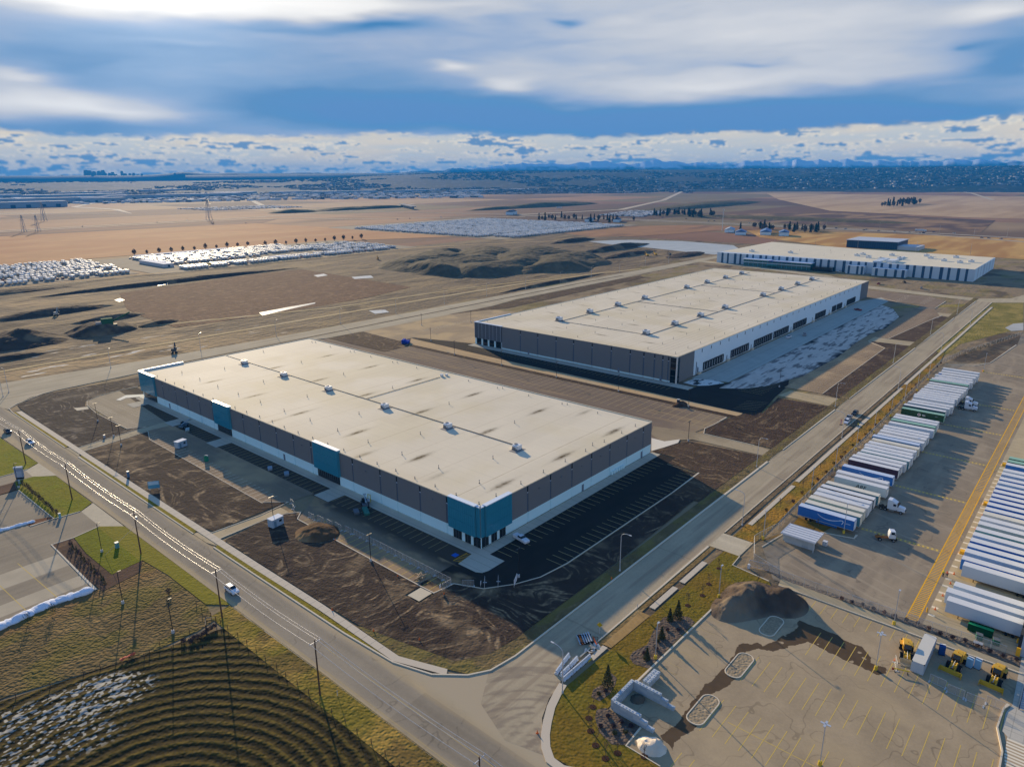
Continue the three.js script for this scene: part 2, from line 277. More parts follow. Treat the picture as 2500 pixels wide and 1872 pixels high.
area('ploughed_field', [[252, -704], [330, -715], [402, -726], [458, -720], [452, -600], [446, -515], [373, -498], [271, -497], [214, -504], [216, -560], [222, -610]], -.04, (x, z, q) => {
  const row = .5 + .5 * Math.sin((z + 3 * fbm(x / 30, z / 30, 2)) * 1.45); put(q, S(112, 86, 70), .62 + .34 * fbm(x / 8, z / 4, 4) + .34 * row * vn(x / 2, z));
  blend(q, S(168, 140, 112), .55 * sstep(.55, .8, fbm(x / 5, z / 1.2, 3)));
}, .7, { bump: (x, z) => .5 + .3 * Math.sin((z + 3 * fbm(x / 30, z / 30, 2)) * 1.45) + .3 * (fbm(x / 2, z / 2, 2) - .5), bscale: .7 });

// mid-distance fields and verges (outlines measured on the photograph, meeting the plain)
const far = (pts) => pts.map(([x, y]) => P(x, y));
const fieldFn = (a, b, sx = 90, sz = 30) => (x, z, q) => { put(q, a, .84 + .3 * fbm(x / 24, z / 24, 3)); blend(q, b, sstep(.35, .7, fbm(x / sx, z / sz, 4))); };
area('stubble_field', [[60, -1060], [420, -1050], [640, -1010], [740, -985], [900, -900], [925, -1150], [900, -1285], [880, -1560], [500, -1600], [180, -1640], [60, -1640]], -.1, fieldFn(S(176, 132, 94), S(168, 120, 84), 160, 60), 2.2);
area('dark_fallow', [[60, -1640], [500, -1600], [900, -1560], [1030, -1700], [700, -1735], [60, -1750]], -.1, fieldFn(S(104, 78, 68), S(132, 98, 82), 200, 30), 3);
area('dry_grass_verge', [[1060, -90], [1395, -118], [1372, -420], [1330, -560], [1180, -470], [1075, -310]], -.1, fieldFn(S(194, 156, 98), S(170, 128, 78), 120, 20), 2.2);
area('stubble_field', [[2010, -140], [3800, -300], [3950, -1560], [3000, -1130], [2150, -660], [1985, -300]], -.1, fieldFn(S(188, 160, 128), S(170, 142, 112), 500, 60), 6);
area('stubble_field', [[1180, -880], [1400, -700], [1420, -470], [1270, -590], [1100, -640], [1020, -700], [1060, -790]], -.1, fieldFn(S(156, 118, 88), S(124, 96, 78), 90, 30), 3);
area('dark_fallow', [[1500, -200], [1900, -230], [2060, -650], [1700, -900], [1560, -640]], -.1, fieldFn(S(96, 78, 72), S(150, 122, 94), 90, 40), 4);
area('dry_meadow', far([[2130, 752], [2500, 735], [2500, 800], [2440, 815], [2345, 840], [2290, 880], [2240, 905], [2230, 885], [2330, 800], [2420, 748]]), -.02, grass(S(154, 138, 80), S(126, 118, 62)), .5, { bump: grainBump, bscale: .4 });

// frozen ponds
area('pond', [[948, -658], [985, -642], [1013, -616], [1040, -540], [1022, -446], [965, -410], [917, -398], [887, -413], [893, -450], [914, -525], [925, -600]], -.02, (x, z, q) => { put(q, S(176, 180, 184), .86 + .3 * fbm(x / 30, z / 12, 4)); }, 1.2, { rough: .35, label: 'frozen pond', category: null });
area('pond', far([[2455, 800], [2475, 790], [2500, 788], [2500, 806], [2470, 808]]), .0, (x, z, q) => { put(q, S(178, 178, 178), .9 + .2 * fbm(x / 9, z / 6, 3)); }, .8, { rough: .4 });
for (const pts of [[[765, 672], [790, 668], [800, 672], [775, 676]], [[858, 676], [905, 672], [912, 678], [865, 681]], [[278, 732], [292, 728], [304, 732], [290, 737]], [[900, 758], [940, 756], [950, 762], [915, 766]], [[632, 763], [700, 750], [770, 738], [768, 741], [700, 756], [640, 770]], [[380, 690], [412, 688], [408, 694], [384, 697]]])
  area('ice_puddle', far(pts), .0, (x, z, q) => { put(q, S(206, 206, 206), .9 + .2 * vn(x, z)); }, 1.5, { rough: .35 });

// ---- roads
const roadTex = (c, along) => asphalt(c, { along, dust: S(186, 172, 148), amount: .45, crack: true });
area('front_road', [[68.6, -30], [68.6, -118], [68.2, -240], [67.4, -300], [66.5, -345], [58, -470], [69.5, -470], [76, -430], [78, -398], [79.4, -372], [79.4, -160], [79.7, -122], [80.6, -105.3], [83.5, -95.8], [88.3, -89.8], [92.6, -87], [97, -80], [88, -70], [82, -64], [79, -54], [78.5, -30]], .02, (x, z, q) => {
  asphalt(AS.front, { along: 'z', crack: true })(x, z, q);
  const e = x - 74 + .8 * (fbm(x, z / 9, 3) - .5); blend(q, S(184, 166, 136), .6 * sstep(3.6, 5.2, Math.abs(e)) * (.5 + fbm(x / 2, z / 6, 3)));   // dust and gravel along the edges
  const wl = Math.min(Math.abs(x - 71.2), Math.abs(x - 76.2)); scaleC(q, 1 - .13 * sstep(1.0, .2, wl) * fbm(x, z / 20, 2));
  if (z > -118) { const f = sstep(78.5, 82, x + .9 * (z + 96) * .04 + 1.4 * (fbm(x / 4, z / 4, 3) - .5)) * sstep(-116, -100, z); blend(q, AS.road, f); }
  if (z > -93 && z < -60 && x < 79) scaleC(q, .86);
}, .16);
area('side_road', [[92, -87.2], [99.6, -86.1], [700, -86.1], [700, -75.2], [111, -75.2], [103, -74.6], [99, -73.4], [94, -72.4], [89, -70.2], [84.7, -66.6], [82, -64], [80, -72], [84, -82]], .03, (x, z, q) => {
  asphalt(AS.road, { along: 'x' })(x, z, q);
  blend(q, S(140, 126, 112), .5 * sstep(.52, .7, fbm(x / 26 + 3, z / 1.5, 4)));
  const sw = fbm((Math.hypot(x - 78, z + 64)) / .8, Math.atan2(z + 64, x - 78) * 4, 3); if (x < 112) blend(q, S(122, 112, 104), .55 * sstep(.5, .72, sw) * sstep(114, 98, x));
  const j = (x - 118) / 44; if (Math.abs(j - Math.round(j)) * 44 < .1 + .1 * vn(x, z)) scaleC(q, .78);
}, .22);
area('back_road', [[70, -470], [78, -440], [90, -433], [160, -424], [240, -419], [480, -414], [900, -403], [900, -391], [600, -388], [455, -390], [418, -384.5], [300, -387], [262, -390], [240, -397], [144, -397.2], [104, -396], [92, -392], [84, -384], [79.6, -378], [76, -400]], .04, (x, z, q) => {
  asphalt(S(178, 168, 150), { along: 'x' })(x, z, q); blend(q, S(150, 138, 120), .5 * sstep(.5, .7, fbm(x / 40, z / 2.2 + 7, 4)));
}, .45);
area('back_road_median', [[146, -400.6], [150, -402.4], [560, -402.6], [640, -399.4], [640, -397.4], [560, -400.2], [150, -400]], .07, soil(S(84, 74, 64), S(150, 136, 110), .4), .6);
area('east_road', [[700, -86.1], [706, -120], [720, -178], [770, -230], [800, -330], [816, -400], [800, -400], [786, -330], [756, -238], [704, -190], [690, -120], [684, -86.2], [684, -75], [690, -66], [700, -55], [740, -50], [760, -56], [718, -66]], .05, roadTex(S(182, 170, 148), 'x'), .5);
// unpaved service roads and the two highways
const strip = (name, pts, w, y, c, res = 1.2) => { const L = [], R = []; pts.forEach((p, i) => { const a = pts[Math.max(0, i - 1)], b = pts[Math.min(pts.length - 1, i + 1)], l = Math.hypot(b[0] - a[0], b[1] - a[1]), n = [(b[1] - a[1]) / l * w / 2, -(b[0] - a[0]) / l * w / 2]; L.push([p[0] + n[0], p[1] + n[1]]); R.unshift([p[0] - n[0], p[1] - n[1]]); }); return area(name, [...L, ...R], y, roadTex(c), res); };
strip('service_road', [[40, -836], [190, -830], [460, -816], [707, -802], [800, -770], [930, -700]], 6, .0, S(184, 158, 122));
strip('service_road', [[40, -822], [190, -816], [460, -803], [640, -795]], 7, .01, S(70, 60, 54));
strip('dirt_track', [[60, -462], [230, -458], [420, -452], [520, -446], [640, -428], [700, -412]], 5, .0, S(178, 158, 122));
strip('dirt_track', [[190, -530], [330, -482], [470, -470], [600, -440]], 5, -.01, S(164, 146, 112));
strip('highway', [[-100, -1800], [430, -1790], [1030, -1800], [1400, -1900], [1900, -2150]], 16, .05, S(206, 190, 172), 3);
strip('highway', [[-100, -1755], [430, -1748], [900, -1745], [1060, -1660], [1110, -1500], [1250, -1380], [1440, -1200]], 14, .06, S(196, 180, 162), 3);
strip('highway', [[1395, 60], [1400, -120], [1440, -300], [1480, -580], [1500, -900], [1505, -1285], [1450, -1600], [1330, -1900], [1300, -2150], [1440, -2280], [1540, -2020]], 15, .08, S(172, 162, 152), 3);
strip('highway', [[1300, 60], [1330, -120], [1420, -310], [1450, -560], [1470, -900], [1475, -1250]], 13, .07, S(180, 170, 158), 3);
strip('far_road', [[660, -2730], [910, -2340], [1000, -2700], [1000, -3100], [1250, -3600], [1770, -4500]], 26, .1, S(214, 200, 184), 6);
strip('far_road', [[1300, -2140], [1500, -2600], [2000, -3600], [2670, -4590]], 24, .1, S(200, 188, 172), 6);
strip('far_road', [[1505, -1285], [1900, -1200], [2700, -1500], [4200, -2200]], 22, .1, S(196, 182, 166), 6);
strip('far_road', [[3300, -420], [4300, -640], [5200, -900]], 16, .1, S(190, 178, 160), 6);

// ---- car parks, aprons, lots
area('car_park', [[104.8, -180.3], [110.5, -184], [118, -190], [118, -370], [133, -370], [133, -351], [127, -351], [127, -121], [224, -121], [224, -114], [217, -113.5], [217, -101], [196, -100.4], [135, -100.7], [128, -102], [121, -105], [114.5, -110], [111, -117.5], [104.9, -118.2]], .03, (x, z, q) => {
  asphalt(AS.lotA, { along: x < 128 ? 'z' : 'x' })(x, z, q);
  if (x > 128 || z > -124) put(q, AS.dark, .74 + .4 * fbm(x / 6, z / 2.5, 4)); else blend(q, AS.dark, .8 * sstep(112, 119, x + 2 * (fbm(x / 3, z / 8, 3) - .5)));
  if (x < 118) blend(q, S(176, 148, 116), .6 * sstep(.5, .72, fbm(x / 5 + 3, z / 9, 4)));
}, .2);
area('car_park', [[104.8, -198], [110.6, -192.7], [119, -192], [119, -298], [109, -299], [105.2, -287], [103.8, -199]], .032, asphalt(AS.lotA, { along: 'z', dust: S(186, 160, 128), amount: .7 }), .2);
area('car_park', [[104.2, -308], [110, -304.6], [119, -304], [119, -371], [124.9, -370.3], [116, -368.6], [108.5, -364], [105.8, -356]], .034, asphalt(S(162, 150, 132), { along: 'z' }), .2);
area('trailer_park', [[225, -430 + 44], [250, -390], [262, -389], [262, -330], [281, -330], [281, -119], [268, -119], [256, -121], [247.5, -121], [237, -125], [225, -125]], .03, (x, z, q) => {
  asphalt(S(122, 108, 98), { along: 'z' })(x, z, q); blend(q, S(150, 130, 104), .55 * sstep(.55, .75, fbm(x / 2.2, z / 18, 4))); blend(q, S(166, 148, 122), .7 * sstep(-140, -122, z) * fbm(x / 4, z / 4, 3));
}, .25);
area('soil_strip', [[281, -330], [285.5, -330], [284.8, -116], [281, -119]], .05, soil(S(64, 52, 46), S(120, 100, 82), .5), .25, { bump: soilBump, bscale: .4 });
area('haul_road', [[285.6, -345], [297, -345], [293, -258], [291.8, -180], [290, -115.9], [284.8, -115.9]], .045, roadTex(S(184, 158, 124), 'z'), .3);
area('car_park', [[297.2, -345], [312.5, -345], [312.5, -150.7], [316, -150.7], [330, -142], [372, -125], [345, -116], [323, -114], [296, -110], [290.2, -116], [292, -180], [293.2, -258]], .035, asphalt(AS.dark, { along: 'z' }), .3);
area('car_park', [[288, -388], [370, -386], [405, -375], [411, -352], [411, -304], [312, -304], [300, -346], [287, -346]], .038, asphalt(S(158, 140, 118), { along: 'x', dust: S(190, 166, 130), amount: .7 }), .35);
area('loading_apron', [[327, -159.8], [625, -159.8], [655, -151], [640, -141.2], [374, -141.2], [332, -141.6]], .06, concrete(S(168, 172, 172), 9, 9), .3, { rough: .8 });
area('snow_cover', [[319, -140.8], [374, -141], [560, -141], [618, -141.6], [606, -130], [573, -118], [522, -115], [500, -118], [471, -118], [420, -115], [367, -116.5], [337, -124.5], [326, -131]], .07, (x, z, q) => {
  put(q, S(196, 188, 186), .82 + .3 * fbm(x / 6, z / 3, 4)); const edge = Math.min(z + 141, -117 - z) + 9 * (fbm(x / 8, z / 8, 4) - .5);
  blend(q, S(52, 48, 50), sstep(2.5, -1.5, edge)); blend(q, S(96, 92, 94), .8 * sstep(.56, .68, fbm(x / 9 + 5, z / 1.4, 4)));
}, .3, { bump: earthBump, bscale: .3, kind: 'stuff', label: 'dirty packed snow covering the trailer yard beside the loading apron' });
area('snow_cover', [[316.5, -159], [327, -158], [331, -148], [329, -142.5], [320, -147], [316, -151]], .075, (x, z, q) => { put(q, S(214, 216, 220)); blend(q, S(48, 48, 52), sstep(.5, .64, fbm(x / 4, z / 2, 3))); }, .25, { kind: 'stuff', label: 'patch of snow at the corner of the long warehouse' });
area('trailer_park', [[341, -116.5], [367, -116.7], [474.5, -117.5], [474.5, -113.4], [461, -100.2], [342, -98.6]], .04, asphalt(S(146, 126, 104), { along: 'x', dust: S(176, 152, 122), amount: .7 }), .3);
area('trailer_park', [[489, -113.4], [600, -117], [628, -116], [626, -105], [598, -95], [566, -98.7], [489, -105]], .04, asphalt(S(142, 124, 106), { along: 'x' }), .35);
area('car_park', [[640, -151], [664, -176], [690, -170], [688, -120], [668, -105.2], [627, -105.1], [619, -114.5], [640, -118]], .042, asphalt(S(140, 124, 110), { along: 'x' }), .4);
// driveways
for (const [p, c, al] of [[[[79.5, -188], [80.6, -183.4], [83, -187], [97.6, -188.2], [106, -186.5], [106, -191.5], [99, -191.2], [83, -192.2], [80.6, -196], [79.5, -196]], S(184, 168, 140), 'x'], [[[79.5, -290], [82, -294.6], [109, -298.6], [119, -298], [119, -304.4], [111, -304], [82.6, -300], [79.5, -304.5]], S(178, 166, 144), 'x'],
  [[[236, -126], [242, -122], [246.2, -118], [247.8, -87.2], [244.5, -86], [257.5, -86], [254.8, -90], [255.8, -96.5], [255, -118], [250, -138], [241, -134]], S(150, 136, 116), 'z'], [[[325.8, -113.9], [324.5, -86], [322, -86], [341, -86], [338.6, -90], [337.5, -112]], S(178, 162, 134), 'z'],
  [[[475.6, -113.4], [477, -86], [474, -86], [494, -86], [490.5, -90], [488.6, -113.4]], S(172, 158, 134), 'z'], [[[594, -86], [596, -96], [609, -100], [609, -86]], S(170, 156, 132), 'z'], [[[172.1, -75.2], [172.1, -66.1], [181.7, -66.1], [181.7, -75.2]], AS.conc, 'z']])
  area('driveway', p, .05, roadTex(c, al), .22);
// concrete pavement round the front warehouse
area('pavement', [[124.8, -350.6], [128.7, -350.6], [128.7, -123.6], [223.9, -123.6], [223.9, -119.9], [128, -119.9], [128, -114.4], [121.5, -114.4], [119.6, -115], [118.7, -116.6], [118.7, -123.2], [124.8, -124]], .1, concrete(S(184, 180, 172), 3, 3), .2);
for (const z of [-187, -262, -300, -340]) area('entrance_pad', [[118.2, z - 4], [124.9, z - 4], [124.9, z + 4], [118.2, z + 4]], .104, concrete(S(184, 180, 172), 2, 2), .2);
area('pavement', [[306.5, -303], [312.6, -303], [312.6, -151], [306.5, -151]], .09, concrete(S(176, 174, 168), 3, 3), .3);
area('equipment_pad', [[99.6, -122.2], [104.1, -122.3], [104.3, -118.2], [99.7, -118]], .2, concrete(S(206, 196, 178)), .2);
area('equipment_pad', [[99.9, -357], [104.8, -354], [104, -350], [99.5, -351.5]], .16, concrete(S(206, 196, 178)), .2);
plain('snow_ledge', [[117.6, -355], [124, -359.5], [132, -352.5], [128.8, -345], [127, -345], [127, -351], [122, -354.5], [118.6, -352.4]], .12, mat(S(232, 226, 218)));
plain('snow_ledge', [[224.6, -124.3], [237, -131.4], [237, -125.5], [243, -121.9], [239, -120.6], [231, -122.5]], .13, mat(S(222, 216, 208)));
plain('sidewalk', [[80.7, -371], [82.8, -371], [83.2, -167], [83.4, -134.7], [82.8, -105.8], [86.8, -94.5], [85.3, -93.3], [80.9, -105.6], [81.4, -134], [81, -164]], .15, mat(AS.walk));

// soil lots in front of the warehouse
const lotSoil = [S(66, 56, 51), S(170, 148, 120)];
area('soil_lot', [[83.3, -373], [84.4, -383], [98, -393.6], [141, -388.4], [143, -371], [125, -371], [116, -369.6], [107.8, -365], [104.6, -357], [103.5, -307.5], [108.6, -305.4], [110, -304.4], [82.9, -300.8]], .12, soil(S(58, 51, 50), S(178, 164, 146), .5, 6), .18, { bump: soilBump, bscale: .3 });
area('soil_lot', [[83.3, -292.5], [82.6, -294], [108.5, -297.6], [105, -288], [103.6, -199], [109.4, -193.4], [84, -193], [83.3, -198]], .12, soil(lotSoil[0], lotSoil[1], .75, 7), .18, { bump: soilBump, bscale: .3 });
area('soil_lot', [[83.5, -185], [98, -187.4], [104.6, -186], [108, -183.5], [104.6, -180], [104.5, -123], [99.3, -123], [99.3, -117.6], [104.5, -117.6], [111, -116.9], [114.5, -109.4], [121, -104.6], [128, -101.6], [138, -100], [196, -99.7], [196, -92], [150, -90.4], [104.3, -90], [97, -90.9], [89.8, -95], [86.9, -107.3], [84, -121], [83.7, -137]], .12, soil(lotSoil[0], lotSoil[1], .7, 11), .18, { bump: soilBump, bscale: .35 });
area('soil_lot', [[196, -99.7], [217.6, -100.6], [218, -113.6], [224.6, -114], [224.6, -123.8], [231, -122], [239, -120], [243.3, -117.6], [246.8, -90], [196, -90.4]], .12, soil(S(80, 66, 56), S(158, 136, 108), .6, 8), .2, { bump: soilBump, bscale: .35 });
area('soil_lot', [[256.2, -117.5], [261, -119.4], [279.5, -118], [291, -114.5], [296, -109], [322.5, -112.5], [323.5, -90], [256.8, -90]], .12, soil(S(74, 60, 52), S(160, 138, 108), .55, 8), .22, { bump: soilBump, bscale: .4 });
area('soil_lot', [[341.6, -98], [461, -99.8], [474, -112.5], [476, -90], [340, -90]], .12, soil(S(78, 64, 56), S(150, 130, 104), .5, 8), .28, { bump: soilBump, bscale: .4 });
area('soil_lot', [[491, -104.6], [566, -98.2], [594, -94.5], [593, -90], [491, -90]], .12, soil(S(84, 70, 60), S(150, 130, 104), .5, 8), .35, { bump: soilBump, bscale: .4 });
area('rough_verge', [[84, -121], [86.9, -107.3], [89.8, -95], [97, -90.9], [104.3, -90], [700, -90.2], [700, -86.4], [99.6, -86.5], [92.6, -87.4], [88.6, -90], [86.8, -94.6], [82.9, -105.8], [83.4, -122]], .1, (x, z, q) => { soil(S(104, 92, 66), S(158, 138, 104), .55, 5)(x, z, q); blend(q, S(120, 112, 60), .5 * sstep(.5, .7, fbm(x / 6, z / 3, 3))); }, .3, { bump: soilBump, bscale: .4 });
area('soil_lot', [[144, -389], [224.6, -397], [224.6, -370], [144, -352]], .02, soil(S(76, 66, 58), S(150, 132, 108), .5, 6), .4);
area('soil_lot', [[262.5, -388.6], [290, -387.5], [287, -346], [296, -345], [285.6, -334], [281, -330.4], [262.5, -330.4]], .06, soil(S(74, 60, 52), S(160, 138, 110), .6, 8), .3, { bump: soilBump, bscale: .4 });
area('soil_lot', [[300, -387], [418, -383.5], [455, -388.8], [600, -387], [650, -384], [640, -372], [420, -368], [405, -376], [370, -386.4]], .06, soil(S(82, 68, 58), S(152, 132, 106), .5, 8), .45, { bump: soilBump, bscale: .4 });

// lawns and verges
const gA = S(124, 114, 44), gB = S(104, 84, 34), gDry = S(134, 112, 46), gBright = S(112, 116, 28);
area('lawn', [[79.7, -371], [80.6, -371], [80.9, -305], [79.7, -304]], .13, grass(S(140, 122, 42), gA), .2, { bump: grainBump, bscale: .12 });
area('lawn', [[79.7, -289.5], [80.8, -290], [81, -197], [79.7, -196]], .13, grass(S(132, 118, 36), gA), .2, { bump: grainBump, bscale: .12 });
area('lawn', [[79.7, -183], [80.9, -184], [81.2, -134], [80.8, -105.8], [80.7, -106], [79.8, -122], [79.7, -160]], .13, grass(S(126, 114, 34), gA), .16, { bump: grainBump, bscale: .12 });
area('lawn', [[40, -345], [66, -340], [67.3, -294.8], [63, -291.2], [54.5, -290.8], [40, -290.8]], .1, grass(gBright, S(128, 122, 40)), .2, { bump: grainBump, bscale: .12 });
area('lawn', [[56.4, -281.6], [62.2, -281.7], [67.6, -276], [67.7, -242.4], [63.2, -238.5], [55.6, -238.8], [55, -272.4]], .1, grass(gBright, S(120, 116, 36)), .16, { bump: grainBump, bscale: .12 });
area('lawn', [[55.4, -221], [63, -222.8], [68.1, -216.9], [68.4, -153], [64.5, -158], [64.4, -179], [63.2, -192], [54.7, -190.7], [54.4, -208.4]], .1, (x, z, q) => { grass(gBright, S(108, 110, 30))(x, z, q); if (x > 62.5) blend(q, S(132, 122, 48), .7); }, .15, { bump: grainBump, bscale: .12 });
area('verge', [[62.6, -152], [68.4, -153], [68.6, -118], [68.6, -20], [62.4, -20]], .06, (x, z, q) => { grass(S(150, 126, 66), S(116, 106, 44))(x, z, q); blend(q, S(92, 76, 52), .6 * sstep(.5, .68, fbm(x / 4, z / 5, 4))); }, .12, { bump: grainBump, bscale: .25 });
const LAWN = [[99, -71.8], [108.6, -71.6], [115.6, -71.3], [131.8, -70.8], [166, -70.6], [172, -70.6], [172, -66.1], [166.5, -65.6], [164.7, -54.8], [161.6, -52.6], [158.1, -60.6], [108, -61.4], [99.4, -61.8], [99.4, -54], [93.6, -53.9], [93.4, -46.8], [96, -30], [86, -30], [83, -59], [82.6, -63.4], [87.1, -67.3], [92.5, -70.2]];
area('lawn', LAWN, .1, grass(S(118, 98, 40), S(112, 102, 38)), .14, { bump: grainBump, bscale: .15 });
area('verge', [[181.9, -72.2], [181.9, -66], [186, -65.4], [214, -65.6], [440, -67.2], [470, -70], [470, -72]], .08, (x, z, q) => { grass(S(152, 116, 52), S(122, 106, 44))(x, z, q); blend(q, S(96, 84, 56), .6 * sstep(.55, .7, fbm(x / 5, z / 2, 3))); }, .2, { bump: grainBump, bscale: .2 });
area('verge', [[112, -75], [172, -75], [172, -73.2], [112, -73.4]], .07, soil(S(124, 104, 70), S(172, 150, 112), .6), .2, { bump: soilBump, bscale: .3 });
area('verge', [[181.9, -75], [470, -75], [470, -73.2], [181.9, -73.2]], .07, soil(S(112, 96, 76), S(160, 142, 116), .5), .25, { bump: soilBump, bscale: .3 });
area('gravel_path', [[115.5, -73.6], [131.8, -73.7], [131.8, -71], [115.6, -71.5]], .11, soil(S(160, 132, 90), S(178, 152, 110), .4), .2);
area('soil_strip', [[181.9, -66], [194, -61.2], [206, -61.8], [206, -52], [200.6, -53], [193.5, -61], [186, -64]], .07, grass(S(148, 112, 44), S(110, 88, 38)), .2);

// truck yard and the lower car park
area('truck_yard', [[166.4, -54.4], [181, -63.2], [193.3, -61.3], [200.8, -53.2], [203, -44.7], [206, -44.8], [206, -63], [441, -64.6], [460, -46], [520, -40], [560, -42], [560, -1.9], [170.8, -1.9], [170.4, -24]], .03, (x, z, q) => {
  asphalt(AS.yard, { crack: true })(x, z, q); blend(q, S(168, 154, 136), .5 * sstep(.52, .72, fbm(x / 18, z / 4, 4)));
  if (z > -20.4) { put(q, S(178, 164, 140), .86 + .25 * fbm(x / 5, z / 3, 3)); if (Math.abs(x / 4.1 - Math.round(x / 4.1)) * 4.1 < .12) scaleC(q, .8); }
  if (z < -61.3) blend(q, S(150, 134, 112), .7);
  const d = Math.abs(x - 215 - 40 * Math.round((x - 215) / 40)); if (d < .12) scaleC(q, .82);
  const tr = fbm((x + z * .4) / 1.3, (z - x * .2) / 22, 3); if (z < -24) blend(q, S(176, 164, 148), .35 * sstep(.64, .8, tr));
}, .22);
const wetA = [[148.7, -42.4], [153, -42.9], [153.1, -38.5], [153.2, -34.3], [152, -32.4], [152.4, -28.7], [149.9, -26.1], [147.7, -25.6], [148.1, -22.8], [146.3, -22.6], [144.7, -23.3], [144.9, -26], [145.7, -34], [146.4, -38.4], [142.5, -41], [140.3, -42.3], [137.9, -43.3], [137.7, -46]], wetB = [[137.7, -44], [136.6, -46.5], [133.7, -47.8], [124.2, -46], [119.2, -46.6], [115.8, -48.6], [107, -46.8], [106.3, -46.2], [100.2, -47.5], [98.5, -46.8], [100.1, -50.2], [101.3, -49.8], [106.5, -49.2], [111.5, -49.8], [115.7, -50], [119.4, -49.9], [124.3, -49.3], [135.5, -49.9], [138.5, -47.6]];
area('lower_car_park', [[93.5, -47], [93.7, -53.8], [99.3, -54], [99.4, -61.6], [108, -61.3], [158.2, -60.5], [161.6, -52.5], [164.4, -46], [164.4, -0], [152, 1], [152, 3], [90, 3], [88, -22]], .02, (x, z, q) => {
  asphalt(S(166, 150, 128), { crack: true })(x, z, q); blend(q, S(178, 160, 132), .4 * sstep(.5, .7, fbm(x / 9, z / 20, 4)));
  const wx = x + 1.1 * (fbm(x / 1.6, z / 1.6, 3) - .5), wz = z + 1.1 * (fbm(x / 1.6 + 20, z / 1.6, 3) - .5);
  if ((inside(wetA, wx, wz) && vn(wx / 1.6, wz / 1.6) < .86) || inside(wetB, wx, wz)) put(q, S(88, 74, 60), .9 + .2 * vn(x, z));
}, .11);
area('retaining_strip', [[164.5, -52.4], [164.5, -.2], [166.8, -.2], [168, -24], [168.2, -53]], .05, concrete(S(186, 170, 142), 0, 6), .2);
area('gravel_strip', [[168.3, -53.5], [168.1, -24], [167, -.2], [170.3, -.2], [170.2, -24], [169.8, -58.6]], .06, (x, z, q) => { put(q, S(112, 102, 94), .6 + .8 * vn(x * 3, z * 3)); }, .12, { bump: pebbleBump, bscale: .15 });
// shared planting beds with gravel mulch
const bedFn = (x, z, q) => { put(q, S(110, 98, 90), .55 + .8 * vn(x * 3.4, z * 3.4)); blend(q, S(74, 62, 56), .5 * vn(x * .9, z * .9)); };
for (const p of [[[97.7, -63.2], [99.3, -62.1], [99.3, -54.3], [93.6, -54.1], [92.1, -56.1], [93.1, -59.5], [95.6, -62.2]], [[117.5, -67.1], [121.9, -65.9], [127, -67.4], [133.3, -68.2], [136.3, -66.1], [137.4, -63.6], [136.4, -61.5], [115, -61.6], [114.2, -64.8], [115.4, -66.6]], [[99.9, -66.1], [102, -67], [104.7, -66.4], [107.6, -67.5], [108.6, -66.8], [108.1, -65.2], [106.1, -64.3], [103, -63.6], [100, -64.1]]])
  area('planting_bed', p, .13, bedFn, .12, { bump: pebbleBump, bscale: .15 });
// property across the front road
area('west_car_park', [[20, -272.8], [55, -272.5], [55.6, -239.6], [63.2, -238.3], [68, -242], [68, -217.2], [63, -222.9], [55.2, -220.9], [49.6, -221.3], [49, -186], [20, -187]], .03, (x, z, q) => { asphalt(S(150, 140, 126), { along: 'x' })(x, z, q); if (x > 63.1) put(q, AS.conc, .9 + .2 * fbm(x, z, 3)); if (z > -214 && z < -205 || z > -197 && z < -191) put(q, S(178, 168, 152), .88 + .2 * fbm(x / 3, z / 3, 3)); }, .18);
area('west_driveway', [[20, -290.6], [54.5, -290.6], [63, -291], [67.5, -294.5], [68, -276.3], [62, -281.8], [56.4, -281.5], [30, -281], [20, -281]], .032, (x, z, q) => { asphalt(S(156, 146, 132), { along: 'x' })(x, z, q); if (x > 62) put(q, AS.conc, .9 + .2 * fbm(x, z, 3)); }, .2);
area('planting_bed', [[49.8, -221], [55.2, -220.7], [54.2, -208], [54.6, -190.5], [63, -191.8], [60, -186], [50, -184], [49.2, -200]], .12, soil(S(88, 70, 60), S(140, 114, 88), .4, 4), .15, { bump: soilBump, bscale: .2 });
area('planting_bed', [[49.3, -239.4], [55.5, -238.9], [56.2, -241], [50.8, -243.5], [48.8, -241.6]], .12, soil(S(112, 78, 58), S(150, 116, 88), .3, 4), .15);
area('planting_bed', [[30, -281], [46, -281.4], [56, -281.2], [54.8, -273.2], [46, -273], [30, -275]], .11, soil(S(96, 76, 66), S(140, 114, 88), .3, 4), .2);
area('weedy_ground', [[5, -187.2], [49, -185.8], [60, -185.8], [63, -191.5], [64.2, -179], [64.3, -157], [62.6, -150], [58, -149], [46, -149.6], [22, -158], [5, -160]], .05, (x, z, q) => { soil(S(104, 90, 62), S(150, 126, 86), .5, 6)(x, z, q); blend(q, S(138, 104, 70), .5 * sstep(-176, -188, z + 6 * (fbm(x / 5, z / 5, 3) - .5))); blend(q, S(104, 98, 44), .5 * sstep(.5, .7, fbm(x / 9, z / 6, 3))); }, .13, { bump: grainBump, bscale: .45 });

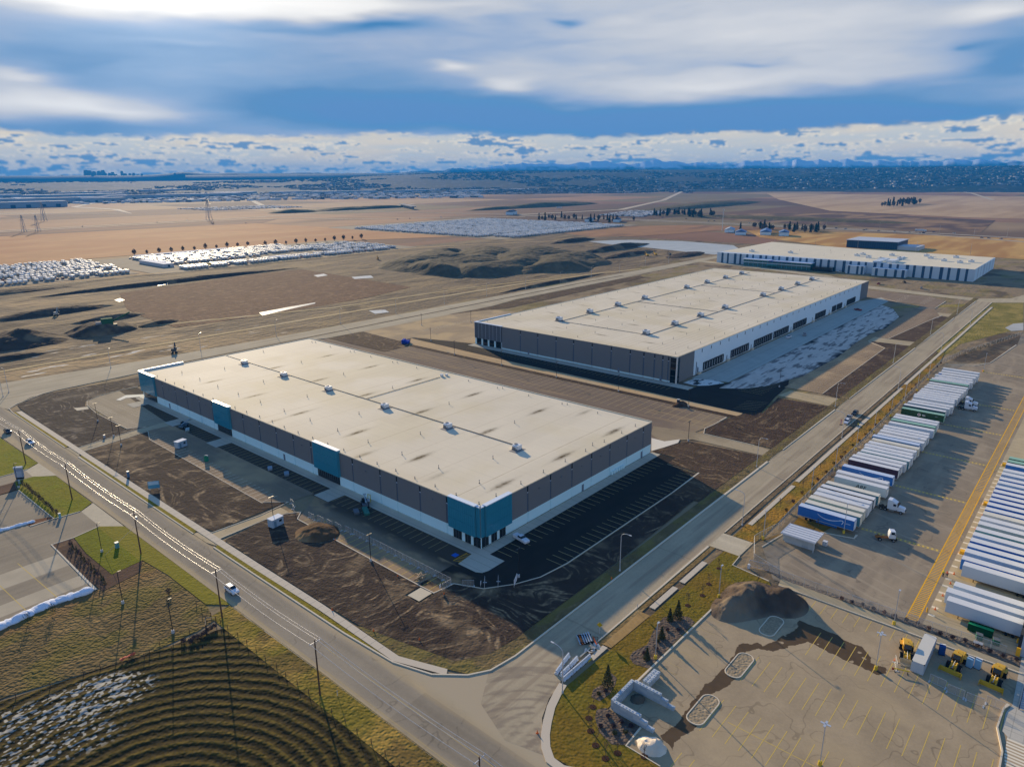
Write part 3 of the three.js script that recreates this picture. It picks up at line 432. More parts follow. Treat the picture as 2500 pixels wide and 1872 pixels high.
// the mown field that falls away towards the viewer, with curved swaths and old snow between them
{
  const crest = (x) => -161 + (x - 12) * .28, g = relief(-30, 63, -175, -10, 1, (x, z) => { const d = z - crest(x) - 2; return .02 + .25 * fbm(x / 9, z / 9, 3) * sstep(0, 6, d) * sstep(63, 59, x) - (d < 0 ? .5 * sstep(0, -3, d) : 0); });
  const cx = 27, cz = -98, m = white(), swath = (x, z) => { const r = Math.hypot((x - cx) * 1.05, (z - cz) * .92) + .9 * (fbm(x / 5, z / 5, 3) - .5); return .5 + .5 * Math.sin(r * 2.55); };
  ownMap(g, m, -30, -175, 93, 165, .11, (x, z, q) => {
    const s = swath(x, z), r = Math.hypot(x - cx, z - cz); put(q, S(66, 58, 34), .5 + .5 * vn(x * 2.4, z * 2.4)); blend(q, S(96, 84, 42), .85 * sstep(.55, 1, s) * (.5 + .6 * vn(x, z)));
    blend(q, S(38, 36, 26), .7 * sstep(.35, 0, s));
    const band = Math.exp(-Math.pow((z - crest(x) - 9 - 4 * fbm(x / 9, 3, 2)) / 6.5, 2)) * sstep(50, 36, x) + .55 * Math.exp(-Math.pow((z - crest(x) - 24) / 5, 2)) * sstep(44, 26, x);
    blend(q, S(150, 152, 154), .95 * sstep(.66 - .2 * band, .74 - .2 * band, vn(x * 1.7, z * 2.1) * .7 + .3 * fbm(x / 4, z / 4, 2)) * sstep(.2, .5, band));
  });
  { const u = g.attributes.uv1, p = g.attributes.position; for (let i = 0; i < u.count; i++) u.setXY(i, (p.getX(i) + 30) / 93, (p.getZ(i) + 175) / 165); }
  m.bumpMap = heightTexture(-30, -175, 93, 165, .14, (x, z) => .55 * swath(x, z) + .45 * vn(x * 1.9, z * 1.9)); m.bumpMap.channel = 1; m.bumpScale = .4;
  const o = new THREE.Mesh(g, m); o.name = 'mown_field'; o.userData.kind = 'structure'; scene.add(o);
}

// ---- kerbs
const kerb = (pts, closed = false, w = .28, h = .17) => { const o = new THREE.Mesh(bandGeometry(pts, w, 0, h, closed), kerbM); o.name = numbered('kerb'); o.userData.kind = 'structure'; scene.add(o); return o; };
kerb([[79.55, -304], [79.55, -372], [80.2, -380.2], [84, -384.6], [98, -394.3], [104, -396], [144, -397.3], [240, -397.1], [262.2, -390.2]]); kerb([[79.55, -196], [79.55, -289.8]]);
kerb([[79.55, -183.6], [79.6, -160], [79.9, -122], [80.7, -105.3], [83.5, -95.9], [88.3, -89.9], [92.6, -87.2], [99.6, -86.2], [243, -86.2]], false, .36, .2);
for (const [a, b] of [[258, 321], [342, 473], [495, 593], [610, 684]]) kerb([[a, -86.2], [b, -86.2]]);
kerb([[108.6, -75.1], [171.6, -75.1]]); kerb([[182.2, -75.1], [470, -75.1], [684, -75.1]]); kerb([[68.4, -30], [68.4, -118], [68, -216]], false, .16, .06);
kerb([[83, -187], [97.8, -187.7], [104.7, -186.2], [108.4, -183.6], [105, -180.3], [104.75, -158], [104.6, -123], [104.7, -118], [111, -117.1], [114.3, -109.6], [121, -104.8], [128, -101.8], [138, -100.5], [196, -100.2], [217.4, -100.9]]);
kerb([[83, -192.4], [99, -191.4], [109.8, -193], [104.8, -199], [103.8, -199], [105.1, -287.6], [108.8, -297.8], [82.6, -294.6]], false, .22); kerb([[82.8, -300.3], [110.6, -304.4], [104.4, -308], [103.8, -340], [105.6, -357], [108.2, -364.4], [116, -369], [125, -370.6], [134, -370.4]], false, .24);
kerb([[255.8, -96.5], [255.2, -117.6], [260.8, -119.9], [268, -119.2], [280, -119.1]]); kerb([[342, -98.4], [461, -100], [474.6, -113]]); kerb([[489, -113], [489, -105], [566, -98.5], [598, -94.8]]); kerb([[655, -151], [620, -114], [627, -105], [668, -105]]);
kerb([[55.1, -272.4], [55.7, -239.3], [49.3, -239.3]], false, .25); kerb([[63, -222.9], [55.3, -221], [49.6, -221.4], [49.1, -186]], false, .3); kerb([[63, -291], [54.5, -290.6], [20, -290.7]], false, .2); kerb([[63, -238.4], [55.7, -239.2]], false, .2);
kerb([[93.5, -46.6], [93.6, -53.9], [99.3, -54.1]], false, .2); kerb([[107.8, -61.4], [158.1, -60.6], [161.5, -52.6]], false, .4, .2); kerb([[172, -66], [166.4, -65.6], [165, -55]], false, .2); kerb([[181, -63.3], [193.2, -61.4], [200.7, -53.2], [203, -44.8], [205.6, -44.8]], false, .3);
kerb([[164.6, -52.4], [164.6, -.4]], false, .2, .25); kerb([[441, -64.6], [446, -52], [460, -46], [520, -40.5]], false, .3);
// traffic islands of the lower car park
for (const [x0, x1] of [[106.7, 116.2], [124.1, 133.3], [142.4, 151]]) {
  const z0 = -48.9, z1 = -45.4, r = 1.6, o = [...arc(x1 - r, z1 - r, r, 90, 0, 5), ...arc(x1 - r, z0 + r, r, 0, -90, 5), ...arc(x0 + r, z0 + r, r, -90, -180, 5), ...arc(x0 + r, z1 - r, r, 180, 90, 5)];
  const isl = area('traffic_island', o, .13, (x, z, q) => { put(q, S(156, 142, 122), .7 + .45 * vn(x * 3, z * 3)); }, .1, { bump: pebbleBump, bscale: .1 });
  const k = new THREE.Mesh(bandGeometry(o, .22, 0, .2, true), kerbM); k.name = 'kerb'; isl.add(k);
}
// sidewalk slabs along the side road, each a slab of its own
const slabs = (name, list) => { const o = new THREE.Group(); o.name = numbered(name); o.userData.kind = 'structure'; scene.add(o); for (const [x0, x1, z0, z1] of list) part('slab', slab(x0, x1, .02, .17, z0, z1), walkM, o); return o; };
const runs = (x0, x1, step, z0, z1) => { const r = []; for (let x = x0; x < x1 - .1; x += step) r.push([x, Math.min(x + step - .03, x1), z0, z1]); return r; };
slabs('sidewalk', [...runs(109.5, 115.1, 1.6, -73.4, -72.1), ...runs(134.8, 146.7, 2, -72.9, -71.4), ...runs(149.8, 162.9, 2.2, -72.7, -71.2), ...runs(191.6, 228, 2.4, -72, -70.6), ...runs(232, 376, 3, -72.2, -70.8)]);
slabs('sidewalk', runs(384, 660, 4, -72.4, -71));
{ const o = new THREE.Group(); o.name = numbered('sidewalk'); o.userData.kind = 'structure'; scene.add(o); const c = [[99.2, -72.7], [96.2, -71.9], [92.4, -70.6], [88.6, -68.6], [86, -67], [83.6, -65], [81.8, -62.6], [81.6, -59.8], [82.6, -56]];
  part('slab', bandGeometry(c, 1.7, .02, .17), walkM, o); }
{ const o = scene.getObjectByName('sidewalk'); for (let z = -366; z < -108; z += 3) part('joint', box(2, .012, .05, 82.1, .152, z), mat(S(140, 132, 122)), o); }

// ---- painted markings (children of the surface they are painted on)
const surf = (name, k = 0) => scene.getObjectByName(k ? name + '_' + String(k).padStart(3, '0') : name);
const lineX = new Map();
function mark(parent, x0, z0, x1, z1, w, m, y, name = 'parking_line') { const l = Math.hypot(x1 - x0, z1 - z0), key = l.toFixed(2) + w; if (!lineX.has(key)) lineX.set(key, box(l, .004, w)); const o = new THREE.Mesh(lineX.get(key), m); o.name = name; o.position.set((x0 + x1) / 2, y, (z0 + z1) / 2); o.rotation.y = -Math.atan2(z1 - z0, x1 - x0); parent.add(o); return o; }
{
  const A = surf('car_park');
  for (let z = -133; z > -345; z -= 2.75) { if (!((z < -183 && z > -191) || (z < -258 && z > -266) || (z < -296 && z > -304) || z < -336)) mark(A, 119.2, z, 124.6, z, .13, paintDull, .036); }
  for (let z = -120; z > -179; z -= 2.75) mark(A, 105, z, 110.4, z, .15, paintY, .036);
  for (let x = 131; x < 217; x += 2.75) { mark(A, x, -119.7, x, -114.4, .13, paintDull, .036); if (x > 136) mark(A, x, -106.4, x, -101, .13, paintDull, .036); }
  const w = paintStrong; for (let i = 0; i < 6; i++) mark(A, 119.2 + i * .9, -125.4, 120 + i * .9, -123.6, .14, w, .037, 'hatch_line'); mark(A, 119, -125.5, 124.6, -125.5, .14, w, .037, 'hatch_line'); mark(A, 119, -123.5, 124.6, -123.5, .14, w, .037, 'hatch_line');
  part('accessible_symbol', box(1.7, .004, 1.7, 121.5, .037, -127.2), blueM, A);
  const A2 = surf('car_park', 1); for (let z = -200; z > -296; z -= 2.75) { mark(A2, 104.6, z, 110, z, .15, paintW, .038); }
  const A3 = surf('car_park', 2); for (let z = -309; z > -352; z -= 2.6) { mark(A3, 104.9, z, 110.2, z, .15, paintW, .04); if (z > -346 && z < -312) mark(A3, 113.6, z, 118.8, z, .15, paintW, .04); }
  const T = surf('trailer_park'); for (let z = -122; z > -330; z -= 3.9) mark(T, 261.4, z, 280.6, z, .18, paintDull, .036); for (let x = 281; x < 282; x++) mark(T, 280.8, -119.6, 280.8, -329.5, .12, paintDull, .037, 'edge_line');
  const T1 = surf('trailer_park', 1); for (let x = 344; x < 472; x += 3.7) mark(T1, x, -115.8, x, -99.4, .16, paintW, .046); const T2 = surf('trailer_park', 2); for (let x = 494; x < 600; x += 3.7) mark(T2, x, -112, x, -101, .16, paintW, .046);
  const C4 = surf('car_park', 3); for (let z = -160; z > -300; z -= 2.75) mark(C4, 300, z, 305.6, z, .14, paintDull, .041); for (let x = 322; x < 346; x += 2.8) mark(C4, x, -132, x, -120, .14, paintDull, .041);
  for (let x = 298; x < 314; x += 2.8) mark(C4, x - 4, -122, x, -113, .14, paintDull, .041);
  const C6 = surf('car_park', 5); for (let x = 644; x < 684; x += 2.8) { mark(C6, x, -138, x, -132.6, .16, paintW, .048); mark(C6, x, -120, x, -114.6, .16, paintW, .048); }
  const C5 = surf('car_park', 4); for (let x = 318; x < 400; x += 3) { mark(C5, x, -318, x, -312, .16, paintW, .044); mark(C5, x, -360, x, -354, .16, paintW, .044); }
  const L = surf('lower_car_park');
  for (let z = -45.2; z < -.5; z += 2.56) { if (z < -18.5) mark(L, 158.8, z, 163.9, z, .13, paintY, .026); if (!(z < -39)) mark(L, 141.3, z, 151.7, z, .13, paintY, .026); mark(L, 124.2, z + .15, 134.1, z + .15, .13, paintY, .026); mark(L, 106, z, 116.7, z, .13, paintY, .026); if (z < -20) mark(L, 94.6, z, 98.9, z, .13, paintY, .026); }
  mark(L, 111.5, -42, 111.5, 2, .13, paintY, .026, 'edge_line'); for (let x = 112; x < 143; x += 2.56) mark(L, x, -60.4, x, -55.8, .13, paintDull, .026);
  const Y = surf('truck_yard');
  mark(Y, 169.6, -24, 420, -24, .28, paintStrong, .036, 'crossing_edge'); mark(Y, 169.6, -21.6, 420, -21.6, .28, paintStrong, .036, 'crossing_edge');
  for (let x = 170; x < 400; x += x < 262 ? .92 : 1.5) mark(Y, x, -23.85, x, -21.75, .3, paintStrong, .036, 'crossing_bar');
  for (const x of [210.9, 250.5, 290, 330, 370, 436]) { const e = x === 436 ? -20 : -24.2; mark(Y, x - .5, -45, x - .5, e, .16, paintY, .036, 'crossing_edge'); mark(Y, x + .5, -45, x + .5, e, .16, paintY, .036, 'crossing_edge'); for (let z = -44.6; z < e; z += 1.15) mark(Y, x - .42, z, x + .42, z, .5, paintY, .037, 'crossing_bar'); }
  for (let x = 175.7; x < 300; x += 4.1) { mark(Y, x, -20.3, x, -18.9, .9, paintW, .036, 'dock_number_mark'); mark(Y, x + 2, -18.6, x + 2, -2.2, .14, paintY, .036); }
  for (let x = 208.2; x < 424; x += 3.75) mark(Y, x, -62.6, x, -45.2, .14, paintW, .036);
  const W = surf('west_car_park'); for (const z of [-270, -266.8, -263.6, -260.4, -257.2]) mark(W, 40, z, 47.5, z, .13, paintW, .036); for (const x of [26, 33, 40]) mark(W, x, -217, x + 1.5, -188, .14, paintY, .037);
  const F = surf('front_road'); for (let z = -40; z > -120; z -= 9) mark(F, 74, z, 74, z - 9, .14, paintDull, .026, 'centre_line'); mark(F, 69.4, -40, 69.4, -330, .12, paintDull, .026, 'edge_line');
}
// ================================================================ BUILDINGS
const B = {
  taupe: mat([.19, .19, .19], { roughness: .85 }), band: mat([.6, .84, .88], { roughness: .8 }), slit: mat([.085, .115, .16], { roughness: .6 }), dark: mat([.008, .01, .013], { roughness: .15 }), cap: mat([.62, .70, .78], { roughness: .5 }),
  glass: new THREE.MeshStandardMaterial({ color: new THREE.Color().setRGB(.035, .24, .34), roughness: .12, metalness: .0 }), mullion: mat([.06, .30, .40], { roughness: .5 }), pane: new THREE.MeshStandardMaterial({ color: new THREE.Color().setRGB(.006, .008, .011), roughness: .06 }),
  whiteWall: mat([.66, .78, .84], { roughness: .8 }), rtu: mat([.72, .72, .70], { roughness: .5 }), rtuDark: mat([.16, .18, .2], { roughness: .6 }), pipe: mat([.12, .11, .10], { roughness: .7 }), metal: mat([.5, .5, .5], { roughness: .45, metalness: .6 }), rust: mat([.16, .06, .03]), door: mat([.14, .17, .22], { roughness: .6 }), dock: mat([.02, .022, .026], { roughness: .7 }), dockDoor: mat([.42, .46, .5], { roughness: .6 }),
  screen: mat([.15, .18, .22], { roughness: .4, metalness: .4 }), navy: mat([.018, .05, .10], { roughness: .6 }), roofGrey: mat([.5, .52, .55], { roughness: .6 }), stripeW: mat([.52, .60, .66]), stripeB: mat([.055, .10, .16]), teal: new THREE.MeshStandardMaterial({ color: new THREE.Color().setRGB(.03, .12, .13), roughness: .12 }), mat: mat([.30, .28, .25]),
};
const roofStain = (spots, seamsX, seamsZ, x0, z0, len) => (x, z, q) => {
  put(q, S(220, 211, 196), .93 + .11 * fbm(x / 9, z / 9, 4)); blend(q, S(206, 194, 166), .45 * sstep(.45, .7, fbm(x / 24 + 7, z / 24, 4)));
  const px = Math.floor((x - x0) / 30), pz = Math.floor((z - z0) / 12); scaleC(q, .965 + .06 * LAT[((px & 255) << 8) + (pz & 255)]);
  const sx = Math.abs((x - x0) / seamsX - Math.round((x - x0) / seamsX)) * seamsX, sz = Math.abs((z - z0) / seamsZ - Math.round((z - z0) / seamsZ)) * seamsZ;
  if (sx < .09) scaleC(q, .93); if (sz < .12) blend(q, S(160, 140, 108), .35 + .3 * vn(x / 3, z)); 
  let st = 0; for (const [a, b, k] of spots) { const dx = x - a, dz = z - b; if (Math.abs(dx) < 22 && Math.abs(dz) < 4) { const w = .7 + .6 * fbm(x / 2, z / 2, 3); st = Math.max(st, k * (Math.exp(-(dx * dx) / (len * len) - dz * dz / (w * 1.3)) + .35 * Math.exp(-(dx * dx) / 90 - dz * dz / .25) * vn(x / 1.2, z * 2))); } }
  blend(q, S(84, 70, 44), clamp(st * (.6 + .6 * vn(x * 1.5, z * 1.5))));
  const e = Math.min(Math.abs(x - x0), 9) / 9; blend(q, S(198, 176, 136), .35 * (1 - e) * fbm(x / 3, z / 4, 3));
};
function roofUnit(parent, x, y, z, s = 1) {
  const u = part('rooftop_unit', [box(2.1 * s, 1.5 * s, 2.6 * s, x, y + 1.05 * s, z)], B.rtu, parent);
  part('fan_hood', [cyl(.6 * s, .6 * s, .22, x, y + 1.8 * s, z - .5 * s, 12)], B.rtuDark, u); part('intake_hood', box(.7 * s, .8 * s, 1.6 * s, x - 1.3 * s, y + 1.1 * s, z), B.rtu, u); part('louvre', box(.03, .8 * s, 1.5 * s, x - 1.66 * s, y + 1.0 * s, z), B.rtuDark, u); part('curb', box(2.4 * s, .34 * s, 2.9 * s, x, y + .17 * s, z), B.rtuDark, u);
  part('walkway_pad', box(5 * s, .03, 3.4 * s, x - .5, y + .035, z + .6), B.mat, parent); return u;
}
const ventPipe = (parent, x, y, z, h = .75) => { const v = part('vent_pipe', cyl(.09, .07, h, x, y, z, 6), B.pipe, parent); part('pipe_cap', cyl(.2, .14, .14, x, y + h - .04, z, 8), B.rtuDark, v); part('flashing', cyl(.3, .12, .12, x, y, z, 8), B.pipe, v); return v; };

// ---------------------------------------------------------------- front warehouse
{
  const X0 = 128.6, X1 = 223.2, Z0 = -349.8, Z1 = -123.9, Hh = 12.45, W = thing('warehouse', 'cream roofed warehouse with taupe walls and turquoise glass corner by the street junction', 'building', [X0, 0, Z0]);
  W.position.set(0, 0, 0);
  const spots = []; for (const x of [144, 175, 205]) for (let i = 0; i < 6; i++) spots.push([x + (LAT[i * 77 + x] - .5) * 2, -306.4 + i * 35.4 - (x === 144 ? .6 : 0), .75 + .3 * LAT[i * 31 + x * 3]]); spots.push([132.7, -181.8, .55], [132, -236, .35], [137, -150, .3], [216, -150, .4]);
  const g = flatGeometry(rect(X0, X1, Z0, Z1), Hh), m = white(); ownMap(g, m, X0, Z0, X1 - X0, Z1 - Z0, .15, roofStain(spots, 3.05, 17.9, X0, Z0, 4)); m.roughness = .75;
  part('roof', g, m, W);
  part('wall_core', slab(X0 + .35, X1 - .05, 0, Hh - .05, Z0 + .05, Z1 - .35), B.taupe, W);
  const cap = part('roof_edge', [slab(X0 - .1, X0 + .22, Hh - .12, Hh + .16, Z0, Z1), slab(X0 + .23, X1, Hh - .12, Hh + .16, Z1 - .22, Z1 + .1), slab(X1 - .1, X1 + .3, Hh - .12, Hh + .3, Z0, Z1 - .25), slab(X0 + .25, X1 - .15, Hh - .12, Hh + .22, Z0 - .1, Z0 + .25)], mat(S(206, 196, 180)), W);
  // facade panels between the window slits, 11.2 m apart
  const zs = [Z0, -326.3, -313, -302, -290.4, -279, -265, -253.8, -241.5, -229.5, -218, -206.8, -194.6, -182.7, -168.2, -160, -149.2, -137.5, Z1], xs = [X0, 149.5, 160.8, 172.2, 183.4, 194.6, 205.8, 217.1, X1];
  const inBay = (z) => [[-350, -333.6], [-277, -263.4], [-204.6, -189.6], [-136, -123]].some(([a, b]) => z > a && z < b);
  for (let i = 0; i < zs.length - 1; i++) {
    const a = zs[i] + (i ? .32 : 0), b = zs[i + 1] - (i < zs.length - 2 ? .32 : 0);
    part('wall_panel', slab(X0, X0 + .36, 3.55, Hh - .13, a, b), B.taupe, W); part('base_panel', slab(X0 + .04, X0 + .36, 0, 3.53, a, b), B.band, W);
    if (i && !inBay(zs[i])) { const s = part('window_slit', slab(X0 + .1, X0 + .3, 3.56, Hh - .14, zs[i] - .32, zs[i] + .32), B.slit, W); part('pane', slab(X0 + .06, X0 + .1, 10.3, 12.0, zs[i] - .24, zs[i] + .24), B.pane, s); part('sill', slab(X0 + .02, X0 + .1, 9.95, 10.15, zs[i] - .3, zs[i] + .3), B.cap, s); part('base_joint', slab(X0 + .2, X0 + .3, 0, 3.5, zs[i] - .32, zs[i] + .32), B.band, s); }
    else if (i) part('wall_joint', slab(X0 + .12, X0 + .3, 0, Hh - .14, zs[i] - .32, zs[i] + .32), B.taupe, W);
    if (i % 3 === 1 && !inBay((a + b) / 2)) { const l = part('wall_light', box(.35, .18, .4, X0 - .17, 9.6, (a + b) / 2), B.rtuDark, W); }
  }
  for (let i = 0; i < xs.length - 1; i++) {
    const a = xs[i] + (i ? .32 : .37), b = xs[i + 1] - (i < xs.length - 2 ? .32 : 0);
    part('wall_panel', slab(a, b, 3.55, Hh - .13, Z1 - .36, Z1), B.taupe, W); part('base_panel', slab(a, b, 0, 3.53, Z1 - .36, Z1 - .04), B.band, W);
    if (i) { const s = part('window_slit', slab(xs[i] - .32, xs[i] + .32, 3.56, Hh - .14, Z1 - .3, Z1 - .1), B.slit, W); part('pane', slab(xs[i] - .24, xs[i] + .24, 10.3, 12.0, Z1 - .1, Z1 - .06), B.pane, s); part('sill', slab(xs[i] - .3, xs[i] + .3, 9.95, 10.15, Z1 - .1, Z1 - .02), B.cap, s); part('base_joint', slab(xs[i] - .32, xs[i] + .32, 0, 3.5, Z1 - .3, Z1 - .2), B.band, s); part('wall_light', box(.4, .18, .35, xs[i] + 5.4, 9.6, Z1 + .17), B.rtuDark, W); }
  }
  for (const x of [178, 216]) part('door', slab(x, x + 1.1, .1, 2.5, Z1 - .06, Z1 + .02), B.door, W);
  for (const z of [-226, -322]) part('door', slab(X0 - .02, X0 + .06, .1, 2.5, z, z + 1.1), B.door, W);
  for (let x = 196; x < 204; x += 1.5) part('utility_box', box(1, 1.3, .5, x, .9, Z1 + .3), B.band, W);
  // glazed bays: a box of tall panes standing proud of the wall, dark shopfront below
  const bay = (axis, a0, a1, out, y0, y1, wallAt, back = .5) => {
    const L = axis === 'z', sl = (o0, o1, p, q, r, s) => L ? slab(wallAt - o1, wallAt - o0, p, q, r, s) : slab(r, s, p, q, wallAt + o0, wallAt + o1);
    const b = part('glass_bay', sl(-back, out - .08, y0, y1 - .02, a0 + .08, a1 - .08), B.mullion, W), n = Math.max(2, Math.round((a1 - a0) / .78)), w = (a1 - a0 - .1) / n, rows = [y0 + .05, mix(y0, y1, .34), mix(y0, y1, .67), y1 - .3];
    for (let i = 0; i < n; i++) for (let k = 0; k < 3; k++) part('glass_pane', sl(out - .07, out + .004 * ((i * 7 + k * 3) % 4), rows[k] + .05, rows[k + 1] - .01, a0 + .05 + i * w + .03, a0 + .05 + (i + 1) * w - .03), B.glass, b);
    part('bay_coping', sl(-.6, out + .06, y1, y1 + .2, a0 - .05, a1 + .05), B.cap, b); return [b, sl];
  };
  const shop = (axis, list, wallAt) => { for (const [a, b] of list) { const p = part('shopfront_window', axis === 'z' ? slab(wallAt - .06, wallAt + .02, .15, 3.3, a, b) : slab(a, b, .15, 3.3, wallAt - .02, wallAt + .06), B.pane, W); const n = Math.max(1, Math.round((b - a) / 1.2)); for (let i = 1; i < n; i++) part('mullion', axis === 'z' ? box(.06, 3.1, .06, wallAt - .08, 1.7, mix(a, b, i / n)) : box(.06, 3.1, .06, mix(a, b, i / n), 1.7, wallAt + .08), B.rtuDark, p); } };
  bay('z', -136.2, -125.4, .95, 3.5, 13.1, X0); bay('x', 130.1, 141.2, .95, 3.5, 13.1, Z1);
  { const [b] = bay('z', -125.3, -123.95, .35, 3.5, 12.9, X0); bay('x', 128.62, 130, .35, 3.5, 12.9, Z1); }
  bay('z', -204.4, -189.8, .95, 3.5, 13.1, X0); bay('z', -276.8, -263.6, .95, 3.5, 13.1, X0); { const [b, sl] = bay('z', -349.9, -333.8, .95, 3.5, 13.1, X0); }
  part('bay_return', slab(128.2, 150, 11.6, 13.3, -351.2, -350.2), B.cap, W); part('bay_return_glass', slab(128.2, 143, 3.5, 11.6, -351, -350.2), B.glass, W);
  shop('z', [[-135, -131.6], [-130.2, -127.9], [-126.8, -124]], X0 + .02); shop('x', [[129, 131.8], [133, 135.4], [136.6, 139.2]], Z1 - .02); shop('z', [[-203.6, -190.6]], X0 + .02); shop('z', [[-276, -264.4]], X0 + .02); shop('z', [[-349, -334.6]], X0 + .02);
  // roof equipment
  for (const z of [-325.6, -289.7, -254, -215.5, -179, -145.2]) roofUnit(W, 169.5, Hh, z);
  part('gas_pipe', [slab(171.7, 172, Hh + .1, Hh + .26, -349, -146), slab(172.1, 214.5, Hh + .1, Hh + .24, -231, -230.75)], B.pipe, W);
  for (const [x, z, dz, n] of [[189, -341, 35.6, 7], [158, -324, 35.6, 6], [141, -333, 17.9, 12], [130.8, -345, 9.1, 25], [218.5, -340, 17.7, 12], [219.6, -338, 35.4, 6]]) for (let i = 0; i < n; i++) ventPipe(W, x + (LAT[i + x | 0] - .5) * .5, Hh, z + i * dz, x > 200 || x < 132 ? .6 : 1.0);
  for (const x of [137.8, 149, 160, 171.5, 183, 194.3, 205.6, 215]) ventPipe(W, x, Hh, -126.2, .8);
  const hv = part('exhaust_fan', [box(1.2, 1, 1.2, 216.4, Hh + .6, -231.5), box(1.1, .8, 1.1, 218.6, Hh + .5, -230.6), cyl(.5, .5, .6, 217.4, Hh + .1, -233, 10)], B.rtu, W);
}
// ---------------------------------------------------------------- long warehouse
{
  const X0 = 312.8, X1 = 651.4, Z0 = -302.3, Z1 = -161.2, Hh = 13.85, W = thing('warehouse', 'very long warehouse with cream roof and a row of loading docks on its white side', 'building');
  const spots = []; for (let i = 0; i < 9; i++) for (let k = 0; k < 4; k++) spots.push([332 + i * 36, -284 + k * 32, .45 + .4 * LAT[i * 19 + k]]);
  const g = flatGeometry(rect(X0, X1, Z0, Z1), Hh), m = white(); ownMap(g, m, X0, Z0, X1 - X0, Z1 - Z0, .3, (x, z, q) => { roofStain([], 18, 3.05, X0, Z0, 4)(x, z, q); let st = 0; for (const [a, b, k] of spots) { const dx = x - a, dz = z - b; if (Math.abs(dz) < 10 && Math.abs(dx) < 3) st = Math.max(st, k * Math.exp(-dz * dz / 14 - dx * dx / (.6 + fbm(x, z, 2)))); } blend(q, S(104, 88, 60), clamp(st * (.5 + .6 * vn(x, z)))); }); m.roughness = .75;
  part('roof', g, m, W); part('wall_core', slab(X0 + .35, X1 - .05, 0, Hh - .05, Z0 + .05, Z1 - .35), B.whiteWall, W);
  part('roof_edge', [slab(X0 - .1, X0 + .22, Hh - .12, Hh + .14, Z0, Z1), slab(X0 + .23, X1, Hh - .12, Hh + .14, Z1 - .22, Z1 + .1), slab(X1 - .15, X1 + .2, Hh - .12, Hh + .2, Z0, Z1 - .25), slab(X0 + .25, X1 - .2, Hh - .12, Hh + .2, Z0 - .1, Z0 + .25)], mat(S(200, 192, 178)), W);
  const zs = [-279.6, -264.8, -251.5, -238, -225.6, -213, -200.5, -188.6, -180.4, -174, -169.3, -166];
  const cuts = [Z0, ...zs, Z1];
  for (let i = 1; i < cuts.length - 1; i++) { const a = cuts[i] + (i > 1 ? .38 : 0), b = i < cuts.length - 2 ? cuts[i + 1] - .38 : Z1 - 3.6; if (b > a) part('wall_panel', slab(X0, X0 + .36, .8, Hh - .13, a, b), B.taupe, W); if (b > a) part('base_panel', slab(X0 + .05, X0 + .36, 0, .78, a, b), B.band, W); if (i > 1) { const s = part('window_slit', slab(X0 + .12, X0 + .3, .8, Hh - .14, cuts[i] - .38, cuts[i] + .38), B.slit, W); part('pane', slab(X0 + .08, X0 + .12, 11.4, 13.2, cuts[i] - .28, cuts[i] + .28), B.pane, s); part('sill', slab(X0 + .02, X0 + .1, 11, 11.25, cuts[i] - .34, cuts[i] + .34), B.cap, s); } }
  for (const z of [-259, -196, -170.6]) part('door', slab(X0 - .03, X0 + .05, .1, 2.5, z, z + 1.1), B.door, W);
  { const c = part('corner_glass', [slab(X0 - .05, X0 + .3, .1, Hh - .6, -164.6, Z1 - .2), slab(X0 + .05, X0 + 3, .1, Hh - .6, Z1 - .3, Z1 + .04)], B.pane, W); part('corner_column', slab(X0 - .25, X0 + .35, 0, Hh - .2, Z1 - .3, Z1 + .3), mat([.66, .62, .56]), W); for (const y of [3.6, 7, 10.4]) part('transom', slab(X0 - .1, X0 - .02, y, y + .12, -164.5, Z1 - .35), B.rtuDark, c); }
  part('wall_panel', slab(X0 + 3, 331.6, 0, Hh - .13, Z1 - .34, Z1 + .02), B.taupe, W);
  for (let x = 331.7; x < 630; x += 16.6) part('wall_panel', slab(x, Math.min(x + 16.5, 630), 0, Hh - .13, Z1 - .34, Z1), B.whiteWall, W);
  part('wall_panel', slab(630.1, X1, 0, Hh - .13, Z1 - .34, Z1 + .02), B.taupe, W);
  for (let x = 340; x < 628; x += 11.1) part('clerestory_pane', slab(x, x + .7, 11.2, 13, Z1 - .02, Z1 + .03), B.pane, W);
  const docks = [[342.6, 4], [355.2, 4], [377.4, 4], [390, 4], [410.4, 4], [423.4, 5], [441.5, 4], [455, 4], [476, 4], [489, 4], [520, 4], [533, 3], [557.5, 3], [569, 4], [594, 3], [604, 4]];
  for (const [x, n] of docks) for (let i = 0; i < n; i++) { const d = part('dock_shelter', [slab(x + i * 3.15, x + i * 3.15 + .5, 1, 4.6, Z1, Z1 + .5), slab(x + i * 3.15 + 2.1, x + i * 3.15 + 2.6, 1, 4.6, Z1, Z1 + .5), slab(x + i * 3.15, x + i * 3.15 + 2.6, 4.61, 5.1, Z1, Z1 + .5)], B.dock, W); part('dock_door', slab(x + i * 3.15 + .52, x + i * 3.15 + 2.08, 1.1, 4.6, Z1 + .02, Z1 + .08), B.dockDoor, d); part('dock_bumper', slab(x + i * 3.15 + .1, x + i * 3.15 + 2.5, .5, .95, Z1 + .02, Z1 + .25), B.dock, d); }
